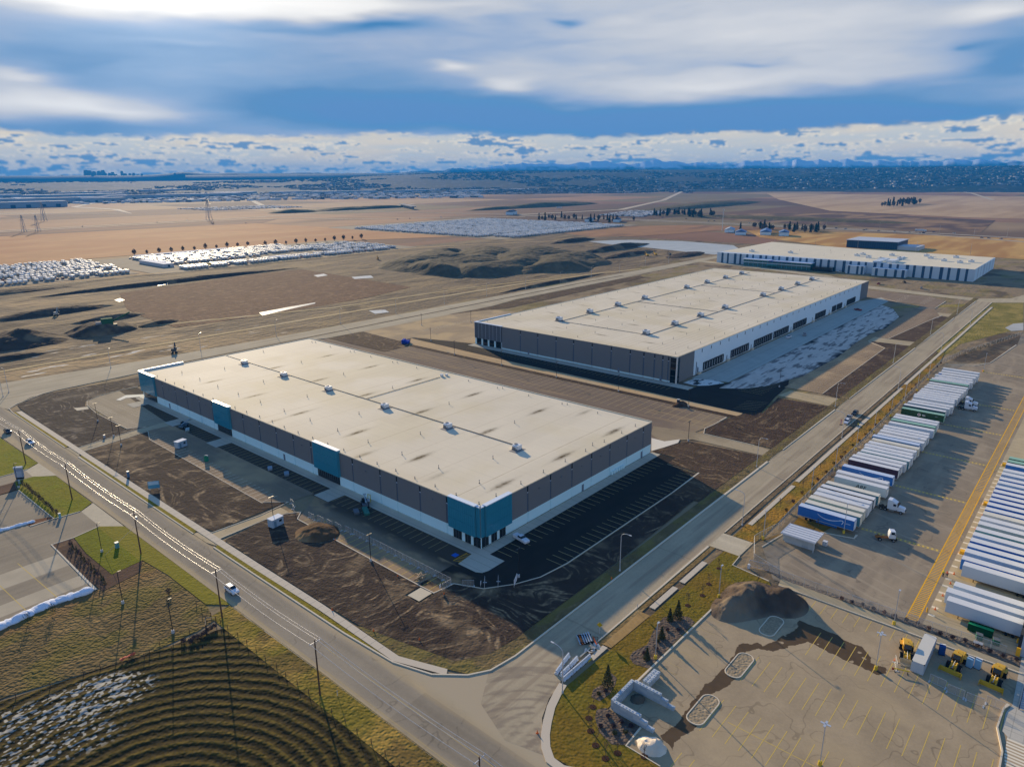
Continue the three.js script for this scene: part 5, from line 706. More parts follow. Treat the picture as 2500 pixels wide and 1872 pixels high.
// ================================================================ STORED CARAVANS: one thing each for the nearest, the rest as one mass
{
  const r = mulberry(21), vm = new THREE.MeshStandardMaterial({ roughness: .55, vertexColors: true });
  const prism = (pts, w) => { const g = new THREE.ExtrudeGeometry(new THREE.Shape(pts.map((p) => new THREE.Vector2(...p))), { depth: w, bevelEnabled: true, bevelSize: .08, bevelThickness: .08, bevelSegments: 1 }); g.translate(0, 0, -w / 2); return g.index ? g : g; };
  const kinds = [
    (c) => join([tint(ni(prism([[-4, .7], [3.6, .7], [4.3, 1.5], [4.2, 2.6], [3.5, 3.3], [-4, 3.3]], 2.4)), c), tint(ni(box(8, .35, 2.62, -.2, 1.3, 0)), [.12, .12, .14]), tint(ni(box(1.2, .6, 2.63, -2, 2.3, 0)), [.03, .03, .04]), tint(ni(box(1, .3, .9, 0, 3.5, 0)), [.6, .6, .6]), tint(ni(box(2, .6, 2.3, -1, .35, 0)), [.02, .02, .02])]),
    (c) => join([tint(ni(prism([[-5, .9], [5, .9], [5, 1.7], [4.9, 3.5], [-5, 3.6]], 2.4)), c), tint(ni(box(6, .3, 2.62, -1, 1.7, 0)), [.2, .08, .05]), tint(ni(box(.1, 1.1, 2.2, 5.12, 2.4, 0)), [.02, .02, .03]), tint(ni(box(1, .3, .9, -2, 3.75, 0)), [.55, .55, .55]), tint(ni(box(7, .7, 2.3, 0, .45, 0)), [.02, .02, .02])]),
    (c) => join([tint(ni(prism([[-2.6, .5], [2.6, .5], [2.6, 1.0], [1.3, 1.15], [.7, 1.75], [-.9, 1.75], [-1.2, 1.1], [-2.6, 1.1]], 1.7)), c), tint(ni(box(1.4, .4, 1.88, -.1, 1.42, 0)), [.02, .02, .03]), tint(ni(box(4.2, .5, 1.6, 0, .3, 0)), [.02, .02, .02])])];
  const pal = [[.72, .72, .7], [.66, .67, .68], [.75, .74, .7], [.6, .6, .58]];
  const geo = kinds.map((k, i) => pal.map((c) => k(i === 2 ? [[.6, .6, .6], [.1, .1, .12], [.2, .05, .04], [.12, .16, .24]][pal.indexOf(c)] : c)));
  const near = [], rest = []; const lot = (x0, x1, z0, z1, rows, pitch, to, gapFn) => { for (let k = 0; k < rows; k++) { const z = mix(z0, z1, (k + .5) / rows); for (let x = x0; x < x1; x += pitch * (.9 + .3 * r())) { if (r() < .06 || gapFn?.(x, z)) continue; const t = r(); to.push([x, z + (r() - .5) * 2, t < .68 ? 0 : t < .84 ? 1 : 2, Math.floor(r() * 4), (r() < .5 ? 1 : -1) * Math.PI / 2 + (r() - .5) * .12]); } } };
  lot(335, 690, -850, -822, 2, 4.6, near, (x, z) => x < 372); lot(60, 320, -900, -846, 3, 4.8, near); lot(372, 640, -900, -858, 3, 4.8, near);
  near.length = Math.min(near.length, 300);
  near.forEach(([x, z, k, c, a]) => { const o = new THREE.Mesh(geo[k][c], vm); o.name = numbered(k === 2 ? 'stored_car' : 'stored_caravan'); o.position.set(x, 0, z); o.rotation.y = a; scene.add(o); k === 2 ? tag(o, 'small stored vehicle among the rows of caravans', 'car', 'vehicles in the storage lots') : tag(o, k ? 'tall white motorhome parked in the storage rows' : 'white caravan parked in the storage rows', k ? 'motorhome' : 'caravan', 'vehicles in the storage lots'); });
  lot(60, 330, -1035, -905, 8, 5, rest); lot(380, 600, -1010, -905, 8, 5, rest); lot(600, 700, -960, -860, 6, 5, rest); lot(905, 1300, -1220, -860, 22, 4.6, rest, (x, z) => (x - 905) * .9 + (z + 1220) * -.1 > 420 + (r() - .5) * 40 && z < -1100); lot(930, 1290, -850, -800, 4, 4.6, rest);
  for (let k = 0; k < 3; k++) { const list = rest.filter((q) => q[2] === k), im = new THREE.InstancedMesh(geo[k][0], vm, list.length), M = new THREE.Matrix4(), c = new THREE.Color(); list.forEach(([x, z, , s, a], i) => { im.setMatrixAt(i, M.makeRotationY(a).setPosition(x, 0, z)); const t = k === 2 ? .3 + .7 * r() : .8 + .2 * r(); im.setColorAt(i, c.setRGB(t, t, t)); }); im.name = ['caravan_mass', 'motorhome_mass', 'car_mass'][k]; tag(im, ['mass of white caravans in the far storage rows', 'mass of motorhomes in the far storage rows', 'mass of small vehicles in the far storage rows'][k], 'vehicles', null, 'stuff'); scene.add(im); }
  for (const p of [rect(40, 325, -1040, -838), rect(332, 720, -1020, -812), rect(890, 1330, -1290, -795)]) area('storage_lot', p, -.05, (x, z, q) => { put(q, S(150, 140, 126), .8 + .3 * fbm(x / 9, z / 9, 3)); }, 1.5);
  // long white storage sheds and a yellow container
  for (const [x, z, w, d, l] of [[450, -1000, 130, 10, 'long white roofed shed at the back of the caravan storage'], [372, -905, 12, 70, 'white shed across the caravan storage'], [500, -838, 24, 10, 'white office trailer at the storage gate']]) { const o = thing('storage_shed', l, 'shed', [x, 0, z]); part('wall', box(w, 3.4, d, 0, 1.7, 0), mat([.5, .52, .54]), o); part('roof', box(w + 1, .5, d + 1, 0, 3.66, 0), mat([.74, .74, .74]), o); part('door', box(2.4, 2.6, .1, 0, 1.3, d / 2 + .06), B.navy, o); }
  { const o = thing('yellow_container', 'yellow shipping container at the storage gate', 'container', [408, 0, -842]); part('body', box(14, 2.9, 3, 0, 1.5, 0), mat([.62, .40, .05]), o); part('roof', box(14.1, .12, 3.1, 0, 3.02, 0), mat([.6, .42, .1]), o); part('door', box(.08, 2.6, 2.7, 7.05, 1.5, 0), mat([.5, .3, .05]), o); }
}
// far trees
const leafMat = (c) => new THREE.MeshPhysicalMaterial({ specularIntensity: .1, color: new THREE.Color().setRGB(...c), roughness: 1, side: THREE.DoubleSide });
const barkM = mat([.10, .075, .055]);
function leafCloud(n, rx, ry, rz, size, seed, shape = 0) { // many small leaf-clump faces through the crown's volume
  const r = mulberry(seed), pos = [], nor = [], uv = []; const v = new THREE.Vector3(), u = new THREE.Vector3(), w = new THREE.Vector3();
  for (let i = 0; i < n; i++) {
    let y, rr; if (shape === 1) { y = Math.pow(r(), 1.3); rr = (1 - y) * (.35 + .65 * Math.sqrt(r())) * (.75 + .25 * Math.sin(y * 40)); y = y * 2 - 1; } else { do { v.set(r() * 2 - 1, r() * 2 - 1, r() * 2 - 1); } while (v.lengthSq() > 1 || fbm(v.x * 1.7 + seed, v.z * 1.7 + v.y * 2, 2) < .4); y = v.y; rr = 0; }
    const a = r() * 6.283, c = shape === 1 ? [Math.cos(a) * rr * rx, y * ry, Math.sin(a) * rr * rz] : [v.x * rx, y * ry, v.z * rz];
    u.set(r() - .5, (r() - .5) * (shape === 1 ? .5 : 1), r() - .5).normalize().multiplyScalar(size * (.6 + .8 * r())); w.set(r() - .5, r() - .5, r() - .5).cross(u).normalize().multiplyScalar(size * (.4 + .5 * r())); const nn = new THREE.Vector3().crossVectors(u, w).normalize();
    for (const [p, q] of [[-1, -1], [1, -.6], [0, 1]]) { pos.push(c[0] + u.x * p + w.x * q, c[1] + u.y * p + w.y * q, c[2] + u.z * p + w.z * q); nor.push(nn.x, nn.y, nn.z); uv.push(0, 0); }
  }
  const g = new THREE.BufferGeometry(); g.setAttribute('position', new THREE.Float32BufferAttribute(pos, 3)); g.setAttribute('normal', new THREE.Float32BufferAttribute(nor, 3)); g.setAttribute('uv', new THREE.Float32BufferAttribute(uv, 2)); return g;
}
{
  const spruce = leafMat([.025, .04, .03]), twig = leafMat([.10, .08, .06]), r = mulberry(44), gS = leafCloud(220, 2.4, 5, 2.4, .9, 3, 1), gB = leafCloud(200, 2.6, 3.6, 2.6, .7, 4), tr = cyl(.25, .15, 3, 0, 0, 0, 5);
  const put1 = (x, z, k, s, group) => { const o = thing('distant_tree', (k ? 'bare brown tree among the ' : 'dark spruce among the ') + group, 'tree', [x, -.2, z], r() * 6, group); part('trunk', tr, barkM, o); const c = part('crown', k ? gB : gS, k ? twig : spruce, o); c.position.y = k ? 5.2 : 6; o.scale.setScalar(s); };
  for (let i = 0; i < 34; i++) put1(1300 + 90 * r(), -420 - 150 * r(), i % 3 ? 1 : 0, 1 + .6 * r(), 'trees round the farm');
  for (let i = 0; i < 40; i++) put1(1640 + 110 * r(), -800 - 150 * r(), i % 2, 1.2 + .8 * r(), 'trees in the far shelterbelt'); for (let i = 0; i < 26; i++) put1(1340 + 110 * r(), -860 - 230 * r(), i % 2, 1 + .7 * r(), 'trees behind the far storage'); for (let i = 0; i < 26; i++) put1(2480 + 340 * r(), -560 - 50 * r(), i % 2, 1.6 + r(), 'trees in the far shelterbelt');
  for (let i = 0; i < 22; i++) put1(400 + i * 17, -1040 + (i > 10 ? i * 2 : 0), 1, .7 + .4 * r(), 'row of saplings behind the caravan storage');
}
// masts, pylons and highway lamps
{
  const steel = mat([.32, .33, .34], { metalness: .4, roughness: .5 }), pylon = (px, py, h, label, name = 'power_pylon', g) => { const [x, z] = P(px, py), o = thing(name, label, 'pylon', [x, 0, z], .4, g), w = h * .1; part('lattice', [[-1, -1], [1, -1], [1, 1], [-1, 1]].flatMap(([a, b]) => [rod([a * w, 0, b * w], [a * w * .15, h, b * w * .15], h * .008), rod([a * w, 0, b * w], [-a * w * .6, h * .45, b * w * .6], h * .005), rod([a * w * .6, h * .45, b * w * .6], [-a * w * .15, h, b * w * .15], h * .005)]), steel, o); part('crossarm', [box(h * .5, h * .012, h * .012, 0, h * .72, 0), box(h * .36, h * .012, h * .012, 0, h * .88, 0)], steel, o); };
  for (const [x, y, h] of [[107, 540, 48], [510, 536, 54], [58, 567, 34], [92, 566, 34]]) pylon(x, y, h, 'lattice power pylon on the plain near the highway', 'power_pylon', 'power pylons on the plain');
  const o = thing('radio_mast', 'slim pale radio mast beside the farm', 'mast', [1279, 0, -583]); part('pole', cyl(.7, .3, 40, 0, 0, 0, 8), mat([.6, .6, .58]), o); part('antenna', [box(2, 2.4, 2, 0, 38, 0), box(1.6, 2, 1.6, 0, 33, 0)], mat([.55, .55, .55]), o);
  const lamp = thing('highway_lamp', 'tall highway lighting column', 'lamp post', [1400, 0, -150], 0, 'lighting columns along the highway'); part('pole', cyl(.22, .12, 14, 0, 0, 0, 6), steel, lamp); part('arm', [rod([0, 14, 0], [2.4, 14.6, 0], .1), rod([0, 14, 0], [-2.4, 14.6, 0], .1)], steel, lamp); part('lamp_head', [box(.9, .2, .4, 2.6, 14.6, 0), box(.9, .2, .4, -2.6, 14.6, 0)], steel, lamp);
  for (const [x, z] of [[1420, -250], [1438, -350], [1455, -450], [1470, -560], [1360, -190], [1380, -120], [1482, -680], [1488, -800], [1492, -920], [1030, -330], [1050, -280], [1060, -210], [1070, -150], [1010, -380]]) copyOf(lamp, [x, 0, z], r01(x));
  function r01(x) { return LAT[x & 65535] * .4; }
}
// ================================================================ TRAILERS AND TRUCKS
const rubber = mat([.012, .012, .013], { roughness: .9 }), rimM = mat([.4, .4, .4], { metalness: .6, roughness: .4 }), chassisM = mat([.02, .02, .022], { roughness: .8 }), glassM = new THREE.MeshStandardMaterial({ color: new THREE.Color().setRGB(.008, .011, .015), roughness: .05 });
const paint = (r, g, b, rough = .4) => mat([r, g, b], { roughness: rough });
const roofW = paint(.70, .69, .66, .55), roofCream = paint(.72, .66, .52, .55), roofBlue = paint(.55, .62, .72, .5), roofGreen = paint(.28, .48, .34, .5), steelM = mat([.5, .52, .54], { roughness: .5, metalness: .3 });
const wheelGeo = (() => { const g = new THREE.CylinderGeometry(.5, .5, .5, 18); g.rotateX(Math.PI / 2); return g; })(), rimGeo = (() => { const g = new THREE.CylinderGeometry(.27, .27, .52, 12); g.rotateX(Math.PI / 2); return g; })();
function wheel(parent, x, y, z, s = 1, w = 1) { const o = part('wheel', wheelGeo, rubber, parent); o.position.set(x, y, z); o.scale.set(s, s, w); const q = part('rim', rimGeo, rimM, o); return o; }
// side prints as they stand on the trailers
const smile = (g, W, H, x0, x1, y, bg, fg) => { g.fillStyle = bg; g.fillRect(0, 0, W, H); g.strokeStyle = fg; g.fillStyle = fg; g.lineCap = 'round'; const n = 40; for (let i = 0; i < n; i++) { const t = i / n, u = (i + 1) / n, f = (s) => [mix(x0, x1, s) * W, (y + .46 * Math.sin(Math.PI * Math.pow(s, .8)) * .8) * H]; g.lineWidth = (4 + 15 * Math.sin(Math.PI * Math.min(1, t * .75 + .1))) * H / 256; g.beginPath(); g.moveTo(...f(t)); g.lineTo(...f(u)); g.stroke(); } const hx = x1 * W, hy = (y + .1) * H, k = H / 256; g.lineWidth = 15 * k; g.beginPath(); g.moveTo(hx - 60 * k, hy - 14 * k); g.quadraticCurveTo(hx + 12 * k, hy - 26 * k, hx + 22 * k, hy - 4 * k); g.quadraticCurveTo(hx + 22 * k, hy + 40 * k, hx - 6 * k, hy + 84 * k); g.stroke(); };
const prints = {
  smile: canvasTexture(1024, 192, (g, W, H) => { smile(g, W, H, .36, .8, .26, '#1467b4', '#e4edf4'); g.font = 'bold 30px sans-serif'; g.fillText('prime', W * .86, H * .52); }),
  abf: canvasTexture(1024, 192, (g, W, H) => { g.fillStyle = '#d6d5d2'; g.fillRect(0, 0, W, H); g.fillStyle = '#1a1b22'; g.save(); g.translate(430, 130); g.transform(1, 0, -.25, 1, 0, 0); g.font = 'bold 108px sans-serif'; g.fillText('ABF', 0, 0); g.restore(); g.strokeStyle = '#e0a52c'; g.lineWidth = 9; g.beginPath(); g.moveTo(400, 136); g.lineTo(470, 118); g.stroke(); }),
  ceva: canvasTexture(1024, 192, (g, W, H) => { g.fillStyle = '#cfd6dd'; g.fillRect(0, 0, W, H); g.fillStyle = '#16255e'; g.font = 'bold 128px sans-serif'; g.fillText('cev', 310, 142); g.font = 'bold 112px sans-serif'; g.fillStyle = '#16255e'; g.fillText('a', 545, 142); g.fillStyle = '#b9a33a'; g.beginPath(); g.moveTo(600, 150); g.lineTo(650, 96); g.lineTo(664, 150); g.fill(); }),
  seal: canvasTexture(1024, 192, (g, W, H) => { g.fillStyle = '#0b4420'; g.fillRect(0, 0, W, H); g.fillStyle = '#d8d2cc'; g.beginPath(); g.arc(440, 92, 44, 0, 7); g.fill(); g.fillStyle = '#9c3a34'; g.beginPath(); g.arc(440, 92, 24, 0, 7); g.fill(); g.fillStyle = '#d8d2cc'; g.beginPath(); g.arc(440, 92, 12, 0, 7); g.fill(); g.fillRect(510, 74, 80, 20); g.fillRect(526, 100, 70, 16); g.fillRect(820, 60, 60, 8); }),
  small: canvasTexture(1024, 192, (g, W, H) => { g.fillStyle = '#c3cbd4'; g.fillRect(0, 0, W, H); g.fillStyle = '#27457f'; g.font = 'bold 64px sans-serif'; g.fillText('Tyson', 360, 120); }),
};
const bodyGeo = slab(0, 2.6, 1.12, 4.1, -8.08, 8.08), roofGeo = slab(.04, 2.56, 4.105, 4.15, -8.05, 8.05), sideGeo = new THREE.PlaneGeometry(16.1, 2.8), doorGeo = slab(.08, 1.27, 1.25, 4.0, 0, .05), railGeo = slab(-.02, 2.62, 1.0, 1.14, -8.1, 8.1), legGeo = slab(0, .16, 0, 1.1, 0, .16), bogeyGeo = slab(.5, 2.1, .62, 1.0, -2, 1.6), nose = slab(.1, 2.5, 1.2, 4.0, 0, .05), fairGeo = slab(0, .05, .35, 1.0, -3, 3);
sideGeo.rotateY(-Math.PI / 2);
// the trailer's rear doors point to +z when flip is 1; landing legs are at the other end
function trailer(x, z, side, roof, label, o = {}) {
  const t = thing('semi_trailer', label, 'trailer', [x, 0, z], 0, o.group), f = o.flip ?? -1, sm = side;
  const b = part('body', bodyGeo, sm, t); part('roof', roofGeo, roof, t); part('lower_rail', railGeo, o.rail ?? steelM, t);
  if (o.print) { const p = part('side_print', sideGeo, Object.assign(new THREE.MeshStandardMaterial({ roughness: .45 }), { map: prints[o.print] }), b); p.position.set(-.012, 2.62, 0); }
  for (const k of [0, 1]) { const d = part('rear_door', doorGeo, o.door ?? sm, t); d.position.set(k * 1.25, 0, f * 8.1 - .02); const l = part('landing_leg', legGeo, chassisM, t); l.position.set(.4 + k * 1.6, 0, -f * 5.4); }
  const n = part('nose_panel', nose, roof, t); n.position.set(0, 0, -f * 8.12 - .02); const bg = part('bogie', bogeyGeo, chassisM, t); bg.position.z = f * 4.9;
  for (const zz of [4.2, 5.5]) for (const xx of [.32, 2.28]) wheel(t, xx, .5, f * zz);
  if (o.skirt) { const s = part('side_skirt', fairGeo, sm, t); s.position.set(.1, 0, -f * .5); }
  return t;
}
const sideW = paint(.62, .63, .64), sideBluish = paint(.46, .54, .64), sideGrey = paint(.50, .50, .49), sideBlue = paint(.01, .13, .44), sideNavy = paint(.06, .20, .42), sideTeal = paint(.10, .26, .30), sideMaroon = paint(.085, .035, .05), sideGreen = paint(.01, .075, .02), sideDarkTeal = paint(.06, .12, .13), sideCream = paint(.62, .56, .42), sideBlack = paint(.03, .03, .032);
{
  const G1 = 'white trailers parked along the fence', plainL = 'plain white semi trailer in the long row along the chain link fence';
  const row = [[205.5, 'blue', 'smile'], [209.2, 'creamTeal'], [213.3, 'cream'], [217, 'w'], [220.6, 'bluish'], [224.1, 'black'], [227.9, 'teal'], [235.4, 'grey', 'abf'], [239.6, 'w'], [246.2, 'blue', 'smile'], [253.9, 'maroon'], [257.7, 'w'], [261.2, 'w'], [265, 'tealw'], [268.6, 'w'], [272, 'w'], [275.8, 'w'], [279.8, 'cream'], [284.2, 'navy'], [287.6, 'w'], [292, 'w'], [295.5, 'w'], [299, 'bluish'], [304.9, 'bluish'], [309.2, 'greenroof'], [313, 'w'], [316.8, 'w'],
    [328.4, 'green', 'seal'], [334.2, 'darkteal'], [339.4, 'w'], [343.4, 'w'], [349.8, 'bluish', 'ceva'], [353.4, 'bluish'], [357, 'w'], [360.8, 'w'], [364.8, 'w'], [370, 'w'], [374.2, 'w'], [379.2, 'w'], [384.4, 'greenroof'], [388, 'w'], [391.8, 'w'], [396.4, 'tealend'], [401.8, 'blueend'], [407.2, 'w'], [413.2, 'bluish', 'small']];
  const look = { blue: [sideBlue, roofBlue, 'bright blue semi trailer with a curved white arrow on its side'], creamTeal: [sideTeal, roofCream, 'cream roofed trailer with teal side next to the front blue trailer'], cream: [sideCream, roofCream, 'cream semi trailer in the long row along the fence'], w: [sideW, roofW, plainL], bluish: [sideBluish, roofW, 'pale blue-grey semi trailer in the long row along the fence'], black: [sideBlack, roofW, 'semi trailer with black side and tan roof behind the pale blue one'], teal: [sideTeal, roofCream, 'teal sided trailer with cream roof coupled to the white tractor'], grey: [sideGrey, roofW, 'pale grey trailer lettered ABF'], maroon: [sideMaroon, roofW, 'maroon sided semi trailer'], navy: [sideNavy, roofBlue, 'blue ended trailer with pale blue roof'], tealw: [sideTeal, roofW, 'white roofed trailer with teal side beyond the maroon one'], greenroof: [sideDarkTeal, roofGreen, 'container trailer with green roof in the long row'], green: [sideGreen, roofGreen, 'dark green container trailer with a round emblem'], darkteal: [sideDarkTeal, roofW, 'dark grey-green container trailer beside the green one'], tealend: [sideW, roofW, 'white trailer with teal rear corner near the far end of the row'], blueend: [sideW, roofW, 'white trailer with blue rear corner near the far end of the row'] };
  row.forEach(([x, k, p], i) => { const [s, rf, l] = look[k]; const lab = p === 'ceva' ? 'pale blue trailer lettered ceva' : p === 'small' ? 'pale grey trailer with small blue lettering at the far end of the row' : p === 'smile' ? (x < 210 ? 'blue trailer with white smile arrow beside the block shed' : 'blue trailer with white smile arrow between the maroon and the grey trailer') : l; const t = trailer(x, -53.2 + (LAT[i * 5] - .5) * 1.6, s, rf, lab, { flip: -1, print: p, skirt: i % 3 === 0, group: k === 'w' ? G1 : ['cream', 'bluish', 'greenroof'].includes(k) && !p ? k + ' trailers in the long row' : undefined }); if (k === 'tealend' || k === 'blueend') part('rear_corner', slab(-.02, .04, 2, 4, -8, -6.4), k === 'tealend' ? sideTeal : sideBlue, t); });
  const row2 = [[177.7, 'w2'], [181.8, 'w2'], [185.9, 'w2'], [198.2, 'wb'], [201.6, 'smileb'], [206.4, 'wb'], [210.3, 'smile'], [214.2, 'smileb'], [218.4, 'wb'], [222.4, 'tealb'], [227, 'grey'], [231, 'w2'], [235.2, 'cream2'], [239, 'smile'], [243.2, 'smileb'], [247.3, 'blueb'], [251.3, 'blueb'], [255.3, 'blueb'], [259.4, 'blueb'], [264, 'wb'], [268, 'smileb'], [273, 'wb'], [277, 'w2'], [283.6, 'smileb'], [287.2, 'green'], [290.9, 'green']];
  row2.forEach(([x, k], i) => { const L2 = { w2: [sideBluish, roofW, 'white trailer backed up to the distribution building'], wb: [sideBluish, roofW, 'pale blue trailer docked at the distribution building'], smileb: [sideBlue, roofW, 'blue sided trailer docked at the distribution building'], smile: [sideBlue, roofW, 'blue sided trailer docked at the distribution building'], tealb: [sideTeal, roofW, 'teal sided trailer docked at the distribution building'], grey: [sideGrey, roofW, 'grey trailer docked at the distribution building'], cream2: [sideGrey, roofCream, 'cream roofed trailer docked at the distribution building'], blueb: [sideBlue, roofW, 'blue sided trailer docked at the distribution building'], green: [sideGreen, roofGreen, 'dark green container trailer docked at the far end of the building'] }[k]; trailer(x, -10.1 + (i < 4 && i !== 1 ? .9 : 0), L2[0], L2[1], L2[2], { flip: 1, print: k.startsWith('smile') ? 'smile' : undefined, group: L2[2].replace(/^\w/, (c) => c) + ' group' }); });
}
// tractor unit: sleeper cab with sloped bonnet, wheels under it
function tractor(x, z, turn, body, label, o = {}) {
  const t = thing('truck_tractor', label, 'truck', [x, 0, z], turn), pr = (pts, w, m, name, parent, dz = 0) => { const g = new THREE.ExtrudeGeometry(new THREE.Shape(pts.map((p) => new THREE.Vector2(...p))), { depth: w - .16, bevelEnabled: true, bevelSize: .08, bevelThickness: .08, bevelSegments: 2 }); g.translate(0, 0, -w / 2 + .08 + dz); return part(name, g, m, parent); };
  if (o.yard) { pr([[.6, 1], [2.2, 1], [2.2, 2.2], [2.0, 3.1], [.8, 3.2], [.6, 2.4]], 1.9, body, 'cab', t); part('windscreen', box(.06, .8, 1.6, 2.2, 2.5, 0), glassM, t); part('side_window', [box(.9, .7, .03, 1.4, 2.6, .98), box(.9, .7, .03, 1.4, 2.6, -.98)], glassM, t); part('frame', box(5, .35, 1, -.4, .85, 0), mat([.3, .12, .03]), t); part('bumper', box(.3, .5, 2.2, 2.5, .7, 0), chassisM, t); for (const [a, b] of [[1.7, 1], [1.7, -1], [-1.9, .95], [-1.9, -.95]]) wheel(t, a, .5, b); part('mirror', [box(.1, .5, .3, 2, 2.4, 1.25), box(.1, .5, .3, 2, 2.4, -1.25)], chassisM, t); return t; }
  pr([[-1.6, 1], [.9, 1], [1.25, 2.2], [.85, 3.2], [-.6, 3.9], [-1.6, 3.95]], 2.4, body, 'sleeper_cab', t); const h = pr([[1.15, .85], [3.2, .85], [3.25, 1.5], [2.9, 1.95], [1.3, 2.25]], 1.9, body, 'bonnet', t); part('grille', box(.06, .8, 1.1, 3.36, 1.25, 0), chassisM, h); part('windscreen', box(.06, .95, 2.1, 1.2, 2.75, 0, 0, 0, .38), glassM, t); part('side_window', [box(.8, .7, .04, .35, 2.6, 1.2), box(.8, .7, .04, .35, 2.6, -1.2)], glassM, t); part('frame', box(7, .3, .9, -.7, .8, 0), chassisM, t); part('fuel_tank', [box(1.4, .6, .5, -.4, .7, 1.0), box(1.4, .6, .5, -.4, .7, -1.0)], rimM, t);
  for (const s of [-1, 1]) { part('fender', box(1.3, .12, .45, 2.3, 1.16, s * 1.02), body, t); part('headlight', box(.08, .25, .35, 3.3, 1.2, s * .75), mat([.7, .7, .7], { roughness: .2 }), t); part('mirror', box(.12, .6, .3, 1.3, 2.6, s * 1.45), chassisM, t); wheel(t, 2.3, .52, s * 1.0, 1, .8); wheel(t, -2.1, .52, s * .95, 1, 1.1); wheel(t, -3.4, .52, s * .95, 1, 1.1); } return t;
}
tractor(229.2, -40.6, -Math.PI / 2, paint(.72, .73, .74), 'white long nosed tractor coupled to the teal trailer'); tractor(357.9, -40.4, -Math.PI / 2, paint(.6, .64, .7), 'white and blue tractor beyond the ceva trailer'); tractor(365.6, -41.4, -Math.PI / 2, paint(.7, .71, .72), 'white tractor at the head of a trailer in the far half of the row');
tractor(208.2, -37.6, rad(-62), paint(.7, .72, .74), 'small white yard shunter parked by the near end of the trailer row', { yard: true });

// ================================================================ CARS
function car(x, z, turn, body, label, o = {}) {
  const t = thing(o.name ?? 'car', label, o.cat ?? 'car', [x, 0, z], turn, o.group), k = o.k ?? 1, ex = (pts, w, m, name, par, bev = .09) => { const g = new THREE.ExtrudeGeometry(new THREE.Shape(pts.map((p) => new THREE.Vector2(...p))), { depth: w - 2 * bev, bevelEnabled: true, bevelSize: bev, bevelThickness: bev, bevelSegments: 2 }); g.translate(0, 0, -w / 2 + bev); return part(name, g, m, par); };
  if (o.pickup) { ex([[-2.8, .5], [2.7, .5], [2.75, .95], [2.4, 1.12], [1.2, 1.2], [-2.8, 1.2]], 1.9, body, 'body', t); const c = ex([[-.7, 1.2], [1.15, 1.2], [.5, 1.75], [-.55, 1.78]], 1.66, glassM, 'cabin', t, .06); part('cab_roof', box(1.15, .06, 1.45, -.04, 1.83, 0), body, c); part('cargo_bed', box(1.75, .06, 1.5, -1.85, 1.24, 0), chassisM, t); part('bed_rail', [box(1.9, .14, .12, -1.85, 1.28, .84), box(1.9, .14, .12, -1.85, 1.28, -.84), box(.12, .14, 1.6, -2.78, 1.28, 0)], body, t); }
  else { ex([[-2.3, .42], [2.25, .42], [2.38, .7], [2.2, .95], [1.2, 1.08], [-2.2, 1.12], [-2.38, .8]], 1.84, body, 'body', t); const c = ex(o.suv ? [[-2.1, 1.1], [1.1, 1.06], [.35, 1.62], [-1.85, 1.66]] : [[-1.6, 1.1], [1.05, 1.06], [.3, 1.42], [-1.0, 1.44]], 1.62, glassM, 'cabin', t, .06); part('roof', box(o.suv ? 2.0 : 1.2, .06, 1.42, o.suv ? -.72 : -.36, o.suv ? 1.71 : 1.5, 0), body, c); if (o.suv) part('roof_rail', [box(1.8, .05, .05, -.7, 1.78, .62), box(1.8, .05, .05, -.7, 1.78, -.62)], chassisM, c); }
  for (const s of [-1, 1]) { wheel(t, 1.45, .36, s * .82, .72, .5); wheel(t, -1.45, .36, s * .82, .72, .5); part('headlight', box(.08, .16, .4, 2.34, .82, s * .6), mat([.75, .75, .72], { roughness: .2 }), t); part('tail_light', box(.08, .2, .3, o.pickup ? -2.86 : -2.36, .9, s * .66), mat([.3, .02, .02]), t); } return t;
}
const carW = paint(.7, .71, .72, .3), carK = paint(.015, .016, .018, .25), carB = paint(.03, .05, .09, .25), carG = paint(.28, .29, .3, .3), carR = paint(.25, .03, .02, .3);
